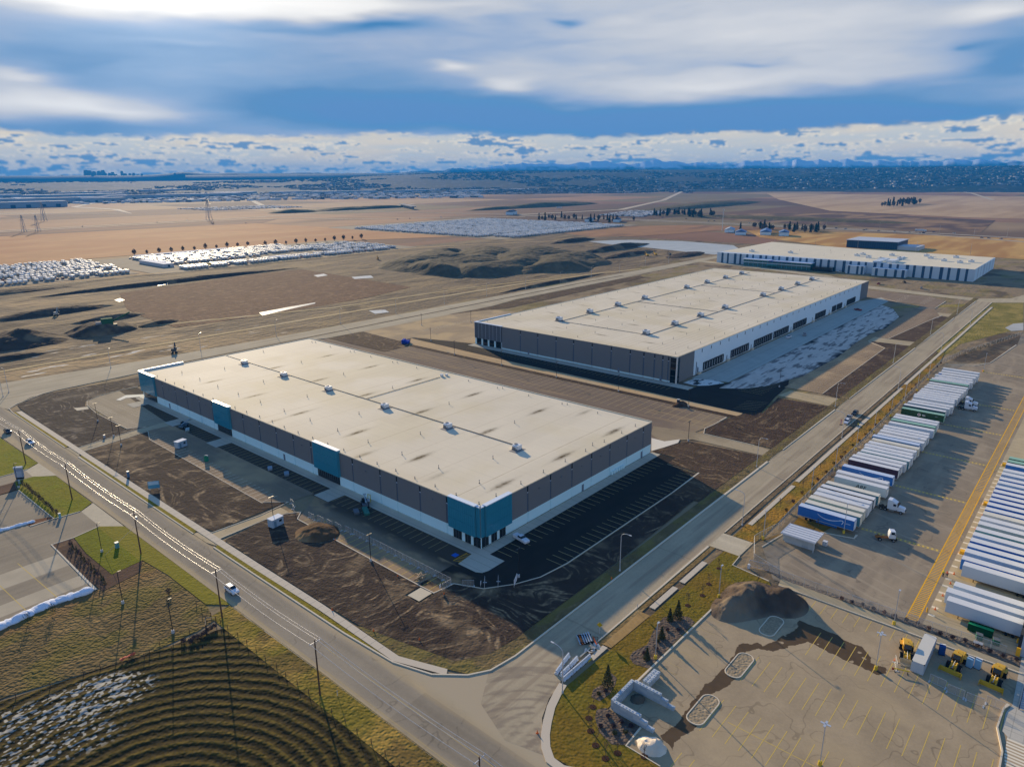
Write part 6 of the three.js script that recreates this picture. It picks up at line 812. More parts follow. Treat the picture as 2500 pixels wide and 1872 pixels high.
{
  const at = (px, py) => P(px, py), put1 = (px, py, turn, m, l, o) => { const [x, z] = at(px, py); return car(x, z, turn, m, l, o); };
  car(71.6, -158.3, -Math.PI / 2, carW, 'white van driving along the front road by a power pole', { suv: true, name: 'van', cat: 'van' }); car(72.2, -320.5, -Math.PI / 2, carW, 'white and dark car on the front road beside the first lawn', { suv: true }); car(70, -342, -Math.PI / 2, carK, 'black car on the front road beyond the white one', { suv: true });
  car(139.6, -118.2, rad(-100), carW, 'white pickup parked beside the corner glass of the front warehouse', { pickup: true, name: 'pickup_truck', cat: 'pickup' });
  car(305.6, -76.8, rad(184), carW, 'white car parked on the side road behind the warning board', { suv: true }); car(311.4, -77.6, rad(182), carG, 'grey pickup with black cargo bed on the side road', { pickup: true, name: 'pickup_truck', cat: 'pickup' }); car(319.6, -77.4, rad(180), carK, 'black box truck sized vehicle parked on the side road', { suv: true });
  put1(1926, 825, 0, carW, 'white pickup on the loading apron of the long warehouse', { pickup: true, name: 'pickup_truck', cat: 'pickup' }); put1(1965, 819, .2, carG, 'grey pickup on the loading apron of the long warehouse', { pickup: true, name: 'pickup_truck', cat: 'pickup' }); put1(2095, 758, 1.2, carR, 'dark red pickup at the far end of the loading apron', { pickup: true, name: 'pickup_truck', cat: 'pickup' });
  const hw = [[2065, 559], [2110, 562], [2115, 561], [2146, 564], [2184, 566], [2222, 568], [2246, 570], [2281, 567], [2330, 570], [2398, 581], [2445, 584], [2042, 557], [1990, 553], [1676, 534], [1730, 541], [1745, 540], [1830, 545], [1618, 531], [1540, 529], [2415, 582], [1490, 520], [1360, 524], [1262, 527], [1180, 533], [1076, 530], [1000, 534], [970, 536], [600, 545], [455, 538], [383, 543], [200, 553], [2256, 569]];
  hw.forEach(([x, y], i) => put1(x, y, rad(80 + (i % 2) * 180), [carW, carK, carG, carB][i % 4], 'small car on the distant highway', { group: 'cars on the distant highway', suv: i % 2 === 0 }));
  const hs = (px, py, turn) => { const [x, z] = at(px, py), t = thing('highway_truck', 'white semi truck on the distant highway', 'truck', [x, 0, z], turn, 'semi trucks on the distant highway'); part('trailer_box', box(15, 3, 2.6, -3, 2.6, 0), sideW, t); part('cab', box(3, 3, 2.5, 7, 2, 0), carW, t); part('windscreen', box(.1, 1, 2.2, 8.55, 2.6, 0), glassM, t); for (const a of [-9, -7.6, 3.6, 7.4]) for (const s of [-1, 1]) wheel(t, a, .5, s * 1.05); };
  hs(2250, 565, rad(-96)); hs(1247, 524, rad(-60)); hs(1366, 508, rad(-40));
  for (const [x, y, t, m, l] of [[2146, 694, 0, carR, 'red flatbed parked by the road east of the long warehouse'], [2208, 690, .5, carK, 'black pickup by the road east of the long warehouse'], [2250, 705, .2, carG, 'grey-green pickup on the verge east of the long warehouse']]) put1(x, y, t, m, l, { pickup: true, name: 'pickup_truck', cat: 'pickup' });
  for (const [x, y, m, l] of [[1876, 648, carW, 'white van in front of the office wing'], [1890, 651, carR, 'red car in front of the office wing'], [1905, 652, carB, 'blue car in front of the office wing'], [2050, 664, carW, 'white car by the projecting bay'], [2160, 670, carW, 'white van at the foot of the striped wall'], [2330, 684, paint(.5, .33, .04), 'yellow machine at the foot of the striped wall']]) put1(x, y, 1.5, m, l, { suv: true });
}
// ================================================================ POLES, LAMPS, WIRES
const poleWood = mat([.13, .075, .045]), galv = mat([.55, .56, .57], { metalness: .35, roughness: .45 }), wireM = mat([.62, .6, .57], { roughness: .35, metalness: .3 }), blackPole = mat([.02, .02, .022], { roughness: .5 }), baseConc = mat([.5, .5, .48]), baseYellow = mat([.62, .45, .05]);
{
  const zs = [-395, -345, -297.5, -250, -196, -149.5, -108.9, -63.5, -18], tops = [];
  zs.forEach((z, i) => { const h = 13.2, x = 64.4 + (z < -280 ? (z + 280) * .012 : 0), o = thing('utility_pole', 'wooden utility pole with white crossarm along the front road', 'utility pole', [x, 0, z], 0, 'utility poles along the front road'); part('pole', cyl(.2, .13, h, 0, 0, 0, 9), poleWood, o); const c = part('crossarm', box(2.7, .14, .12, 0, h - .5, 0), galv, o); for (const s of [-1.25, .55, 1.25]) part('insulator', cyl(.07, .05, .28, s, h - .43, 0, 7), galv, c); part('brace', [rod([0, h - 1.3, 0], [.8, h - .55, 0], .03), rod([0, h - 1.3, 0], [-.8, h - .55, 0], .03)], galv, o); if (i === 4) part('transformer', cyl(.3, .3, .9, .4, h - 2.6, 0, 10), galv, o); tops.push([x, h - .15, z]); });
  for (let k = 0; k < 3; k++) { const dx = [-1.25, .55, 1.25][k]; for (let i = 0; i < tops.length - 1; i++) { const a = tops[i], b = tops[i + 1], pts = Array.from({ length: 13 }, (_, j) => { const t = j / 12; return new THREE.Vector3(mix(a[0], b[0], t) + dx, a[1] - 3.2 * t * (1 - t), mix(a[2], b[2], t)); }); single('power_line', new THREE.TubeGeometry(new THREE.CatmullRomCurve3(pts), 14, .042, 5), wireM, 'pale power line strung between the utility poles', 'wire', 'power lines along the front road'); } }
  single('guy_wire', new THREE.TubeGeometry(new THREE.LineCurve3(new THREE.Vector3(64.4, 9, -196), new THREE.Vector3(57.4, .1, -203)), 4, .035, 5), wireM, 'slanting guy wire on the lawn beside a utility pole', 'wire');
}
function streetLamp(x, z, turn, label, o = {}) { // tapered column that bends into an arm
  const h = o.h ?? 11.5, t = thing('street_lamp', label, 'street lamp', [x, 0, z], turn, o.group); part('base', cyl(.28, .24, .5, 0, 0, 0, 8), baseConc, t); part('column', cyl(.13, .09, h - 1.6, 0, .4, 0, 8), galv, t);
  const c = new THREE.QuadraticBezierCurve3(new THREE.Vector3(0, h - 1.3, 0), new THREE.Vector3(0, h + .1, 0), new THREE.Vector3(2.4, h + .15, 0)); const a = part('arm', new THREE.TubeGeometry(c, 10, .065, 6), galv, t); part('lamp_head', box(.8, .12, .32, 2.7, h + .12, 0), galv, a); return t;
}
{
  const g1 = 'curved street lamps along the side road', l1 = 'pale curved street lamp on the building side of the side road'; for (const [x, z] of [[144.2, -87.4], [235.5, -87.3], [325.1, -87.4], [425.9, -87.2], [519.9, -87.2], [610, -87.2]]) streetLamp(x, z, -Math.PI / 2, l1, { group: g1 });
  const l2 = 'slim street lamp on the fence side of the side road'; for (const [x, z] of [[97.1, -71.3], [189.9, -73], [285.7, -72.8], [373.7, -72.6], [474.2, -72.6], [570, -72.6]]) streetLamp(x, z, Math.PI / 2, l2, { group: 'street lamps on the fence side', h: 10.8 });
  const l3 = 'street lamp along the back road'; for (let i = 0; i < 13; i++) streetLamp(140 + i * 52, -421.5 + (i > 6 ? (i - 6) * 1.4 : 0), -Math.PI / 2, l3, { group: 'street lamps along the back road' }); streetLamp(84, -404, 1, 'tall street lamp at the far left junction', { h: 15 }); streetLamp(88, -410, 2.4, 'twin street lamp at the far left junction', { h: 13 });
}
function lotLamp(x, z, label, o = {}) { const h = o.h ?? 9, t = thing(o.name ?? 'yard_lamp', label, 'lamp post', [x, 0, z], o.turn ?? 0, o.group), pm = o.dark ? blackPole : galv; part('base', cyl(.36, .34, o.dark ? .8 : .95, 0, 0, 0, 10), o.dark ? baseConc : baseYellow, t); part('column', box(.14, h - .8, .14, 0, h / 2 + .4, 0), pm, t); const n = o.heads ?? 1; for (let i = 0; i < n; i++) { const a = i * 6.283 / n, hd = part('lamp_head', box(.75, .12, .4, .5 * Math.cos(a), h, .5 * Math.sin(a), -a), pm, t); } return t; }
{
  const gf = 'yard lamps along the fence'; for (const x of [185.6, 226, 250.9, 275.9, 300.5, 326.7, 350.5, 375.9, 400.1]) lotLamp(x, -64.8, 'pale lamp post with yellow base along the yard fence', { group: gf }); lotLamp(436.3, -45.8, 'lamp post on the kerb at the far end of the trailer row', { h: 10 }); lotLamp(204.4, -48.1, 'lamp post in front of the blue trailer at the block shed', { h: 9.5 });
  lotLamp(118.8, -62.1, 'lamp post with yellow base beside the long planting bed', {}); lotLamp(149.6, -61.7, 'lamp post with yellow base by the grit covered snow heap', {}); lotLamp(165.9, -25.5, 'lamp post with yellow base on the retaining strip', {}); lotLamp(146.2, -24.4, 'four headed lamp post at the end of the wet trail', { heads: 4 }); lotLamp(112.4, -25, 'four headed lamp post in the lower car park', { heads: 4 });
  const gd = 'black lamp posts round the warehouses'; for (const [x, z] of [[99.3, -184.4], [104, -142.6], [124.4, -106.3], [283.5, -215.2], [283, -176.5], [283, -138.8], [243.3, -118.4], [283.6, -254], [284, -292], [100, -328], [97, -302.5], [95, -289.5], [340, -118.6], [300, -330], [330, -372], [360, -352]]) lotLamp(x, z, 'black lamp post with pale concrete base on the car parks', { dark: true, group: gd, h: 8.4, name: 'car_park_lamp', heads: 2 });
  const gw = 'dark lamp posts across the front road'; for (const [x, z] of [[55.8, -274.5], [57.6, -205.6], [51.2, -174.3], [54, -152.7]]) lotLamp(x, z, 'dark lamp post beside the west car park', { dark: true, group: gw, h: 9, name: 'car_park_lamp' });
}
// ================================================================ FENCES
const linkM = new THREE.MeshStandardMaterial({ color: new THREE.Color().setRGB(.42, .40, .36), roughness: .8, transparent: true, opacity: .3, side: THREE.DoubleSide });
function linkFence(label, pts, h = 2.4, step = 3) {
  const f = thing('chain_link_fence', label, 'fence', [pts[0][0], 0, pts[0][1]]), o = pts[0]; const posts = [];
  for (let i = 0; i < pts.length - 1; i++) { const [a, b] = [pts[i], pts[i + 1]], l = Math.hypot(b[0] - a[0], b[1] - a[1]), n = Math.max(1, Math.round(l / step)); const g = new THREE.PlaneGeometry(l, h - .1); g.rotateY(-Math.atan2(b[1] - a[1], b[0] - a[0])); g.translate((a[0] + b[0]) / 2 - o[0], h / 2 + .05, (a[1] + b[1]) / 2 - o[1]); part('mesh_panel', g, linkM, f); part('top_rail', rod([a[0] - o[0], h, a[1] - o[1]], [b[0] - o[0], h, b[1] - o[1]], .035), galv, f); for (let k = 0; k < n; k++) part('post', linkPost, galv, f).position.set(mix(a[0], b[0], k / n) - o[0], 0, mix(a[1], b[1], k / n) - o[1]); }
  return f;
}
const linkPost = cyl(.045, .045, 2.45, 0, 0, 0, 6);
linkFence('chain link fence behind the long row of trailers', [[206, -64.2], [302, -64.8], [440, -66.6]], 2.4, 3.2); linkFence('chain link fence curving round the far end of the truck yard', [[440, -66.6], [470, -62], [556, -41]], 2.4, 4); linkFence('chain link fence between truck yard and lower car park', [[181.8, -66], [172, -62], [168.2, -53], [168.6, -24], [169.6, -4]], 2.4, 3); linkFence('chain link fence by the yard gate', [[206, -64.2], [194, -63.6], [185, -65.6], [181.8, -66]], 2.4, 3);
{ const g = thing('sliding_gate', 'grey sliding gate lying at the yard entrance', 'gate', [168.8, 0, -62]); part('frame', [rod([0, .2, 0], [1.4, .2, 7.5], .05), rod([0, 2, 0], [1.4, 2, 7.5], .05), rod([0, .2, 0], [0, 2, 0], .05), rod([1.4, .2, 7.5], [1.4, 2, 7.5], .05)], galv, g); const p = new THREE.PlaneGeometry(7.6, 1.8); p.rotateY(-Math.atan2(7.5, 1.4)); p.translate(.7, 1.1, 3.75); part('mesh_panel', p, linkM, g); part('operator_box', box(.6, 1.2, .6, -1, .6, .4), sideW, g); }
// farm fence posts round the mown field
{ const r = mulberry(9), post = cyl(.08, .07, 1.3, 0, 0, 0, 6), pts = []; for (let i = 0; i < 26; i++) pts.push([63 + (r() - .5) * .4, -152 + i * 4.1]); for (const q of [[23.3, -155.8], [29, -154], [35, -153], [38.1, -152.3], [45.8, -148.6], [47.2, -149.2], [49.9, -150.2], [50.9, -146.4], [53.4, -147.2], [56.5, -149.7], [59.8, -147.9], [62.7, -159.2], [62.4, -155.7], [17, -157]]) pts.push(q); const proto = []; pts.forEach(([x, z]) => { const o = single('fence_post', post, poleWood, 'weathered wooden fence post at the edge of the mown field', 'post', 'fence posts round the mown field'); o.position.set(x, -.05, z); });
  const b = thing('gate_brace', 'wooden gate brace at the corner of the mown field', 'fence', [61, 0, -148.4]); part('post', [cyl(.1, .1, 1.6, -1.6, 0, .8), cyl(.1, .1, 1.6, 1.6, 0, -.6), cyl(.1, .1, 1.6, 0, 0, -2.4)], poleWood, b); part('rail', [rod([-1.6, 1.3, .8], [0, 1.3, -2.4], .07), rod([0, 1.3, -2.4], [1.6, 1.3, -.6], .07)], mat([.42, .33, .22]), b); }
{ const m = new THREE.MeshStandardMaterial({ color: new THREE.Color().setRGB(.62, .09, .03), roughness: .8, side: THREE.DoubleSide }), g = relief(-1.6, 1.6, -.4, .4, .2, (x, z) => .35 + .5 * fbm(x * 2, z * 3, 3) - .5 * Math.abs(z)); const o = single('orange_netting', g, m, 'crumpled orange safety netting at the edge of the mown field', 'netting'); o.position.set(43.4, .1, -151.4); }
// temporary construction fence panels round the front car park
{ const pl = thing('temporary_fence', 'temporary mesh fence panel standing round the front car park', 'fence', [0, 0, 0], 0, 'temporary fence panels'); part('frame', [rod([-1.5, .1, 0], [1.5, .1, 0], .03), rod([-1.5, 1.9, 0], [1.5, 1.9, 0], .03), rod([-1.5, 0, 0], [-1.5, 1.95, 0], .03), rod([1.5, 0, 0], [1.5, 1.95, 0], .03), rod([0, 0, 0], [0, 1.95, 0], .02)], galv, pl); const g = new THREE.PlaneGeometry(3, 1.8); g.translate(0, 1, 0); part('mesh', g, linkM, pl); part('foot', [box(.3, .08, 1, -1.5, .04, 0), box(.3, .08, 1, 1.5, .04, 0)], baseConc, pl);
  const run = [[110.4, -119], [110.4, -122.2], [110.4, -125.4], [110.4, -128.6], [110.4, -131.8], [110.4, -135], [110.4, -138.2], [110.4, -141.4], [110.4, -144.6], [110.4, -147.8], [110.4, -151], [110.4, -154.2], [110.4, -157.4], [110, -161], [109.4, -165], [109, -169], [108.6, -173], [108, -177]]; pl.position.set(112.6, 0, -113.4); pl.rotation.y = rad(-52); for (const [x, z] of run) copyOf(pl, [x, 0, z], Math.PI / 2); for (const [x, z, a] of [[108.5, -117.2, 0], [115.6, -110.4, 40], [118.2, -108, 40], [107.4, -186, 70], [109.4, -190, 80], [148.2, -6.6, 92], [148.4, -10, 88], [149.4, -13.4, 84], [149.6, -3.4, 90], [150, -21.4, 20]]) copyOf(pl, [x, 0, z], rad(a)); }
// ================================================================ SIGNS AND STREET FURNITURE
{
  const board = (w, h, draw) => { const m = new THREE.MeshStandardMaterial({ roughness: .6 }); m.map = canvasTexture(256, Math.round(256 * h / w), draw); return m; };
  const o = thing('site_sign', 'white site sign with grey lettering standing by the front car park', 'sign', [113.6, 0, -104.4], rad(40)); const p = new THREE.PlaneGeometry(3.4, 1.7); p.translate(0, 1.5, .02); part('board', p, board(3.4, 1.7, (g, W, H) => { g.fillStyle = '#e6e6ea'; g.fillRect(0, 0, W, H); g.fillStyle = '#787b8c'; g.font = 'bold 74px serif'; g.fillText('ıtas', 62, 92); g.fillRect(62, 34, 22, 8); }), o); part('back', box(3.4, 1.7, .04, 0, 1.5, -.02), sideW, o); part('post', [cyl(.05, .05, 2.3, -1.5, 0, -.07), cyl(.05, .05, 2.3, 1.5, 0, -.07)], galv, o); o.position.set(121.2, 0, -104.6); o.rotation.y = rad(28);
  const s2 = thing('site_notice', 'small white notice on the fence at the car park corner', 'sign', [114.6, 0, -110.8], rad(30)); part('board', box(.9, 1, .05, 0, 1.2, 0), sideW, s2); part('post', cyl(.04, .04, 1.7, 0, 0, -.06), galv, s2); const s3 = thing('site_notice', 'square white notice board behind the concrete pad', 'sign', [106.6, 0, -117.6], rad(20)); part('board', box(.9, .9, .05, 0, 1.3, 0), sideW, s3); part('post', cyl(.04, .04, 1.7, 0, 0, -.06), galv, s3);
  const bill = thing('leasing_sign', 'pale blue leasing sign board on the soil lot behind the sidewalk', 'sign', [85, 0, -232], rad(-90)); bill.position.set(85.2, 0, -236); bill.rotation.y = rad(-32); part('board', box(3.6, 2.6, .14, 0, 2.2, 0), mat([.10, .3, .42]), bill); part('upper_panel', box(3.2, 1.1, .04, 0, 2.8, .1), mat([.45, .6, .68]), bill); part('post', [box(.14, 3.4, .14, -1.4, 1.7, -.15), box(.14, 3.4, .14, 1.4, 1.7, -.15)], sideW, bill);
  const ent = thing('entrance_sign', 'grey pylon sign box at the driveway across the front road', 'sign', [58.6, 0, -283.4], rad(-40)); part('cabinet', box(2.6, 3.4, .8, 0, 2.3, 0), mat([.28, .33, .42]), ent); part('panel', box(2.1, 2.2, .06, 0, 1.9, .43), mat([.42, .46, .54]), ent); part('cap', box(2.8, .5, 1, 0, 4.3, 0), mat([.62, .64, .68]), ent); part('plinth', box(2.4, .7, .7, 0, .35, 0), chassisM, ent);
  const w = thing('warning_sign', 'yellow diamond road work sign behind the stacked barriers', 'sign', [118.2, 0, -76.4], rad(-60)); part('post', cyl(.04, .04, 2.3, 0, 0, 0), galv, w); part('diamond', box(.95, .95, .05, 0, 2.5, .05, 0, 0, Math.PI / 4), mat([.5, .36, .02]), w);
  const bs = thing('warning_board', 'tall red and white warning board on the side road', 'sign', [302, 0, -78]); part('board', box(.1, 1.8, .5, 0, 1.5, 0), mat([.62, .2, .17]), bs); part('foot', box(1, .1, 1, 0, .05, 0), chassisM, bs); for (let i = 0; i < 3; i++) part('stripe', box(.02, .16, .5, -.065, .9 + i * .5, 0), sideW, bs);
  const gs = thing('small_sign', 'small roadside sign post on the fence side of the side road', 'sign', [131.2, 0, -74.2], .4); part('post', cyl(.04, .04, 2, 0, 0, 0), galv, gs); part('board', box(.6, .7, .04, 0, 1.8, .04), mat([.2, .3, .4]), gs);
  for (const [x, z, l] of [[66.6, -106, 'white marker post on the road verge beside a utility pole']]) { const o = thing('marker_post', l, 'post', [x, 0, z]); part('post', cyl(.06, .06, 1.5, 0, 0, 0), sideW, o); part('cap', cyl(.07, .05, .12, 0, 1.5, 0), carR, o); }
  // utility pedestals
  for (const [x, z, w, h, d, c, l] of [[61.5, -205, .9, 1.5, .9, [.12, .3, .3], 'teal utility cabinet on the bright lawn'], [57.2, -238.4, .6, 1.5, .6, [.2, .42, .46], 'slim teal cabinet at the lawn corner'], [57, -278.6, .6, 1.1, .6, [.3, .42, .42], 'pale green pedestal beside the entrance sign'], [84.2, -255, .7, 2, .7, [.12, .2, .3], 'dark utility pedestal beside the sidewalk'], [94, -304, .6, 1.2, .6, [.5, .5, .48], 'small pale cabinet on the first soil lot']]) { const o = thing('utility_cabinet', l, 'cabinet', [x, 0, z]); part('box', box(w, h, d, 0, h / 2 + .1, 0), mat(c), o); part('lid', box(w + .1, .1, d + .1, 0, h + .16, 0), sideGrey, o); part('plinth', box(w + .2, .12, d + .2, 0, .06, 0), baseConc, o); }
  const cone = thing('traffic_cone', 'orange traffic cone', 'cone', [152, 0, -22], 0, 'traffic cones and markers'); part('cone', cyl(.2, .04, .75, 0, .04, 0, 10), mat([.75, .16, .03]), cone); part('base', box(.45, .05, .45, 0, .025, 0), mat([.6, .12, .03]), cone);
  cone.userData.label = 'orange traffic cone standing in the truck yard or on the verges'; for (const [x, z] of [[199.8, -19], [194, -18.8], [186.6, -19.2], [178.8, -19.4], [244, -18.8], [232, -18.9], [139.4, -86.9], [104.6, -160], [103.8, -131], [83.4, -131.6], [84.8, -117.2], [89.6, -106.6], [85.3, -68.4], [437.4, -46.4], [106, -115.6]]) copyOf(cone, [x, 0, z]);
  for (const [x, z] of [[176.4, -20.7], [178.9, -3], [176.4, -2.6]]) { const o = thing('bollard', 'yellow bollard at the near end of the docks', 'bollard', [x, 0, z], 0, 'yellow bollards at the docks'); part('post', cyl(.16, .16, 1.2, 0, 0, 0, 10), paintStrong, o); part('cap', cyl(.16, .05, .1, 0, 1.2, 0, 10), paintStrong, o); }
  for (const x of [213.5, 252.8, 294]) { const o = thing('dock_guard', 'yellow steel guard block between docked trailers', 'guard', [x, 0, -19.3], 0, 'yellow guard blocks at the docks'); part('block', box(1.6, .9, 1.2, 0, .5, 0), paintStrong, o); part('lip', box(1.8, .12, 1.4, 0, .06, 0), baseYellow, o); }
}
// ================================================================ PORTABLE THINGS
{
  const toilet = (x, z, turn, c, label, g) => { const o = thing('portable_toilet', label, 'toilet cabin', [x, 0, z], turn, g); part('cabin', box(1.1, 2.1, 1.1, 0, 1.15, 0), mat(c), o); part('door', box(.8, 1.8, .04, 0, 1.1, .57), mat(c.map((v) => v * 1.3)), o); const r = new THREE.CylinderGeometry(.58, .58, 1.14, 12, 1, false, 0, Math.PI); r.rotateX(Math.PI / 2); r.rotateZ(0); r.scale(1, .35, 1); r.translate(0, 2.2, 0); part('roof', r, mat([.7, .72, .74]), o); part('skid', box(1.2, .12, 1.2, 0, .06, 0), chassisM, o); };
  toilet(161.1, -14.8, .3, [.02, .08, .28], 'dark blue portable toilet beside the shipping container'); toilet(160.2, -9.4, -.2, [.25, .45, .62], 'pale blue portable toilet between the two loaders', 'pair of pale toilets'); toilet(160.8, -8, -.2, [.25, .45, .62], 'pale blue portable toilet between the two loaders', 'pair of pale toilets'); toilet(109.2, -247.4, .4, [.03, .22, .12], 'green portable toilet in the west car park of the front warehouse');
  const container = (x, z, turn, L, c, rc, label) => { const o = thing('shipping_container', label, 'container', [x, 0, z], turn); part('body', box(L, 2.5, 2.4, 0, 1.35, 0), c, o); part('roof', box(L, .08, 2.44, 0, 2.65, 0), rc, o); for (let i = 0; i < Math.round(L / .6); i++) part('corrugation', [box(.3, 2.3, .05, -L / 2 + .4 + i * .6, 1.35, 1.225), box(.3, 2.3, .05, -L / 2 + .4 + i * .6, 1.35, -1.225)], c, o); for (const s of [-.58, .58]) part('door', box(.06, 2.3, 1.1, -L / 2 - .03, 1.35, s), c, o); part('corner_casting', [[1, 1], [1, -1], [-1, 1], [-1, -1]].map(([a, b]) => box(.2, .2, .2, a * (L / 2 - .08), 2.6, b * 1.14)), chassisM, o); return o; };
  container(156.6, -17.5, 0, 12.2, mat([.44, .5, .55]), mat([.66, .62, .52]), 'long beige roofed shipping container beside the loaders');
  const cabin = (x, z, turn, label) => { const o = thing('site_cabin', label, 'cabin', [x, 0, z], turn); part('body', box(4, 2.5, 2.4, 0, 1.5, 0), mat([.36, .46, .54]), o); part('roof', box(4.2, .14, 2.6, 0, 2.84, 0), mat([.8, .8, .78]), o); part('window', box(.9, .7, .05, .9, 1.8, 1.22), glassM, o); part('door', box(.8, 1.9, .05, -1, 1.25, 1.22), mat([.15, .25, .33]), o); part('skid', [box(4, .2, .2, 0, .1, .9), box(4, .2, .2, 0, .1, -.9)], chassisM, o); };
  cabin(98.4, -181.6, .1, 'pale blue site cabin beside the second driveway'); cabin(109.6, -269.2, .2, 'white roofed trailer cabin in the west car park');
  // pile of timber, skips
  { const o = thing('timber_pile', 'jumbled pile of pale timber on the car park', 'timber', [107, 0, -126.4]); const r = mulberry(3); for (let i = 0; i < 22; i++) part('timber', box(2.2 + r(), .1, .18, (r() - .5) * 1.6, .1 + i * .035, (r() - .5) * 1.8, r() * 3.1, 0, (r() - .5) * .25), i % 4 ? mat([.5, .37, .22]) : mat([.25, .17, .1]), o); }
  { const o = thing('dumpster', 'long green roll-off dumpster in front of a docked trailer', 'dumpster', [175.4, 0, -9.6], Math.PI / 2); const gm = mat([.02, .26, .10]), gd = mat([.008, .06, .02]); part('bin', [box(4.8, 1.5, .08, 0, .9, 1), box(4.8, 1.5, .08, 0, .9, -1), box(.08, 1.5, 2, 2.4, .9, 0), box(.08, 1.5, 2, -2.4, .9, 0), box(4.8, .1, 2, 0, .2, 0)], gd, o); part('lid', box(4.9, .12, 1.6, 0, 1.75, -.3, 0, .25), gm, o); for (let i = 0; i < 7; i++) part('rib', box(.12, 1.4, .1, -2.1 + i * .7, .9, 1.08), gd, o); part('skid', box(4.6, .16, 1.6, 0, .1, 0), chassisM, o); }
  for (const [x, z] of [[172.3, -9.4], [172.7, -6.2]]) { const o = thing('wheeled_bin', 'green wheeled refuse bin beside the dumpster', 'bin', [x, 0, z], .2, 'refuse bins beside the dumpster'); part('bin', box(1.2, 1.2, 1.3, 0, .75, 0), mat([.03, .14, .08]), o); part('lid', box(1.25, .08, 1.36, 0, 1.4, 0, 0, .1), mat([.16, .17, .17]), o); for (const s of [-1, 1]) part('wheel', cyl(.12, .12, .1, s * .5, 0, .4), rubber, o); }
  { const o = thing('picnic_frame', 'small grey frame on the retaining strip', 'frame', [169.4, 0, -9.2]); part('top', box(1.1, .1, 1.8, 0, .9, 0), mat([.4, .42, .44]), o); part('leg', [box(.1, .9, .1, .5, .45, .8), box(.1, .9, .1, -.5, .45, .8), box(.1, .9, .1, .5, .45, -.8), box(.1, .9, .1, -.5, .45, -.8)], chassisM, o); }
}
// concrete blocks: enclosure, loose stack, shed
{
  const blockG = slab(-.74, .74, 0, .72, -.36, .36), studG = cyl(.14, .12, .1, 0, .72, 0, 8), bm = [mat([.42, .47, .50]), mat([.36, .42, .46]), mat([.47, .51, .53])], r = mulberry(16);
  const wallRun = (o, x0, z0, x1, z1, courses, rake) => { const l = Math.hypot(x1 - x0, z1 - z0), n = Math.round(l / 1.5), a = -Math.atan2(z1 - z0, x1 - x0); for (let c = 0; c < courses; c++) for (let i = 0; i < n - (rake && c > 0 ? c : 0); i++) { const t = (i + .5 + (c % 2 && i < n - 1 ? .0 : 0)) / n, b = part('block', blockG, bm[Math.floor(r() * 3)], o); b.position.set(mix(x0, x1, t) + (r() - .5) * .03, c * .74, mix(z0, z1, t) + (r() - .5) * .03); b.rotation.y = a; b.scale.x = l / n / 1.5; if (c === courses - 1 || (rake && i >= n - 1 - c)) for (const s of [-.36, .36]) part('stud', studG, mat([.6, .6, .58]), b).position.x = s; } };
  const e = thing('block_enclosure', 'three sided salt bay of grey concrete blocks in the lower car park', 'enclosure'); wallRun(e, 99.9, -61, 107.6, -61, 3); wallRun(e, 99.9, -60.6, 99.9, -51.6, 3, true); wallRun(e, 107.6, -60.6, 107.6, -51.4, 3, true);
  heap('salt_heap', 'small dark heap inside the block enclosure', 105.6, -58.6, 1.7, 1.6, .9, .15, S(96, 88, 80), S(150, 136, 120));
  const st = thing('block_stack', 'stack of loose concrete blocks behind the enclosure', 'blocks'); for (let i = 0; i < 3; i++) for (let k = 0; k < 2; k++) { const b = part('block', blockG, bm[i % 3], st); b.position.set(110.2 + i * 1.6, 0, -59.6 + k * .85); b.rotation.y = 0; for (const s of [-.36, .36]) part('stud', studG, mat([.6, .6, .58]), b).position.x = s; const c = part('block', blockG, bm[(i + 1) % 3], st); c.position.set(110.3 + i * 1.6, .74, -59.5 + k * .8); for (const s of [-.36, .36]) part('stud', studG, mat([.62, .62, .6]), c).position.x = s; }
  const s = thing('block_shed', 'shed of grey blocks with a ribbed white metal roof', 'shed'); wallRun(s, 188.6, -59.6, 188.6, -51.4, 4); wallRun(s, 193.6, -59.6, 193.6, -52.4, 3); wallRun(s, 189, -60, 193.4, -60, 4); const rf = part('roof', slab(186.6, 194, 3.3, 3.42, -60.2, -50.9), mat([.62, .63, .64], { roughness: .5 }), s); for (let i = 0; i < 6; i++) part('roof_rib', slab(186.8 + i * 1.4, 186.9 + i * 1.4, 3.43, 3.5, -60.2, -50.9), mat([.4, .41, .42]), rf); part('fascia', [slab(186.5, 186.6, 3.1, 3.46, -60.3, -50.8), slab(186.6, 194, 3.1, 3.46, -60.35, -60.22), slab(186.6, 194, 3.1, 3.46, -50.88, -50.76)], mat([.6, .62, .64]), s); part('tank', box(1.2, 1.3, 1.2, 193.6, .7, -50), sideW, s); part('post', slab(187, 187.2, 0, 3.28, -51.3, -51.1), galv, s);
}
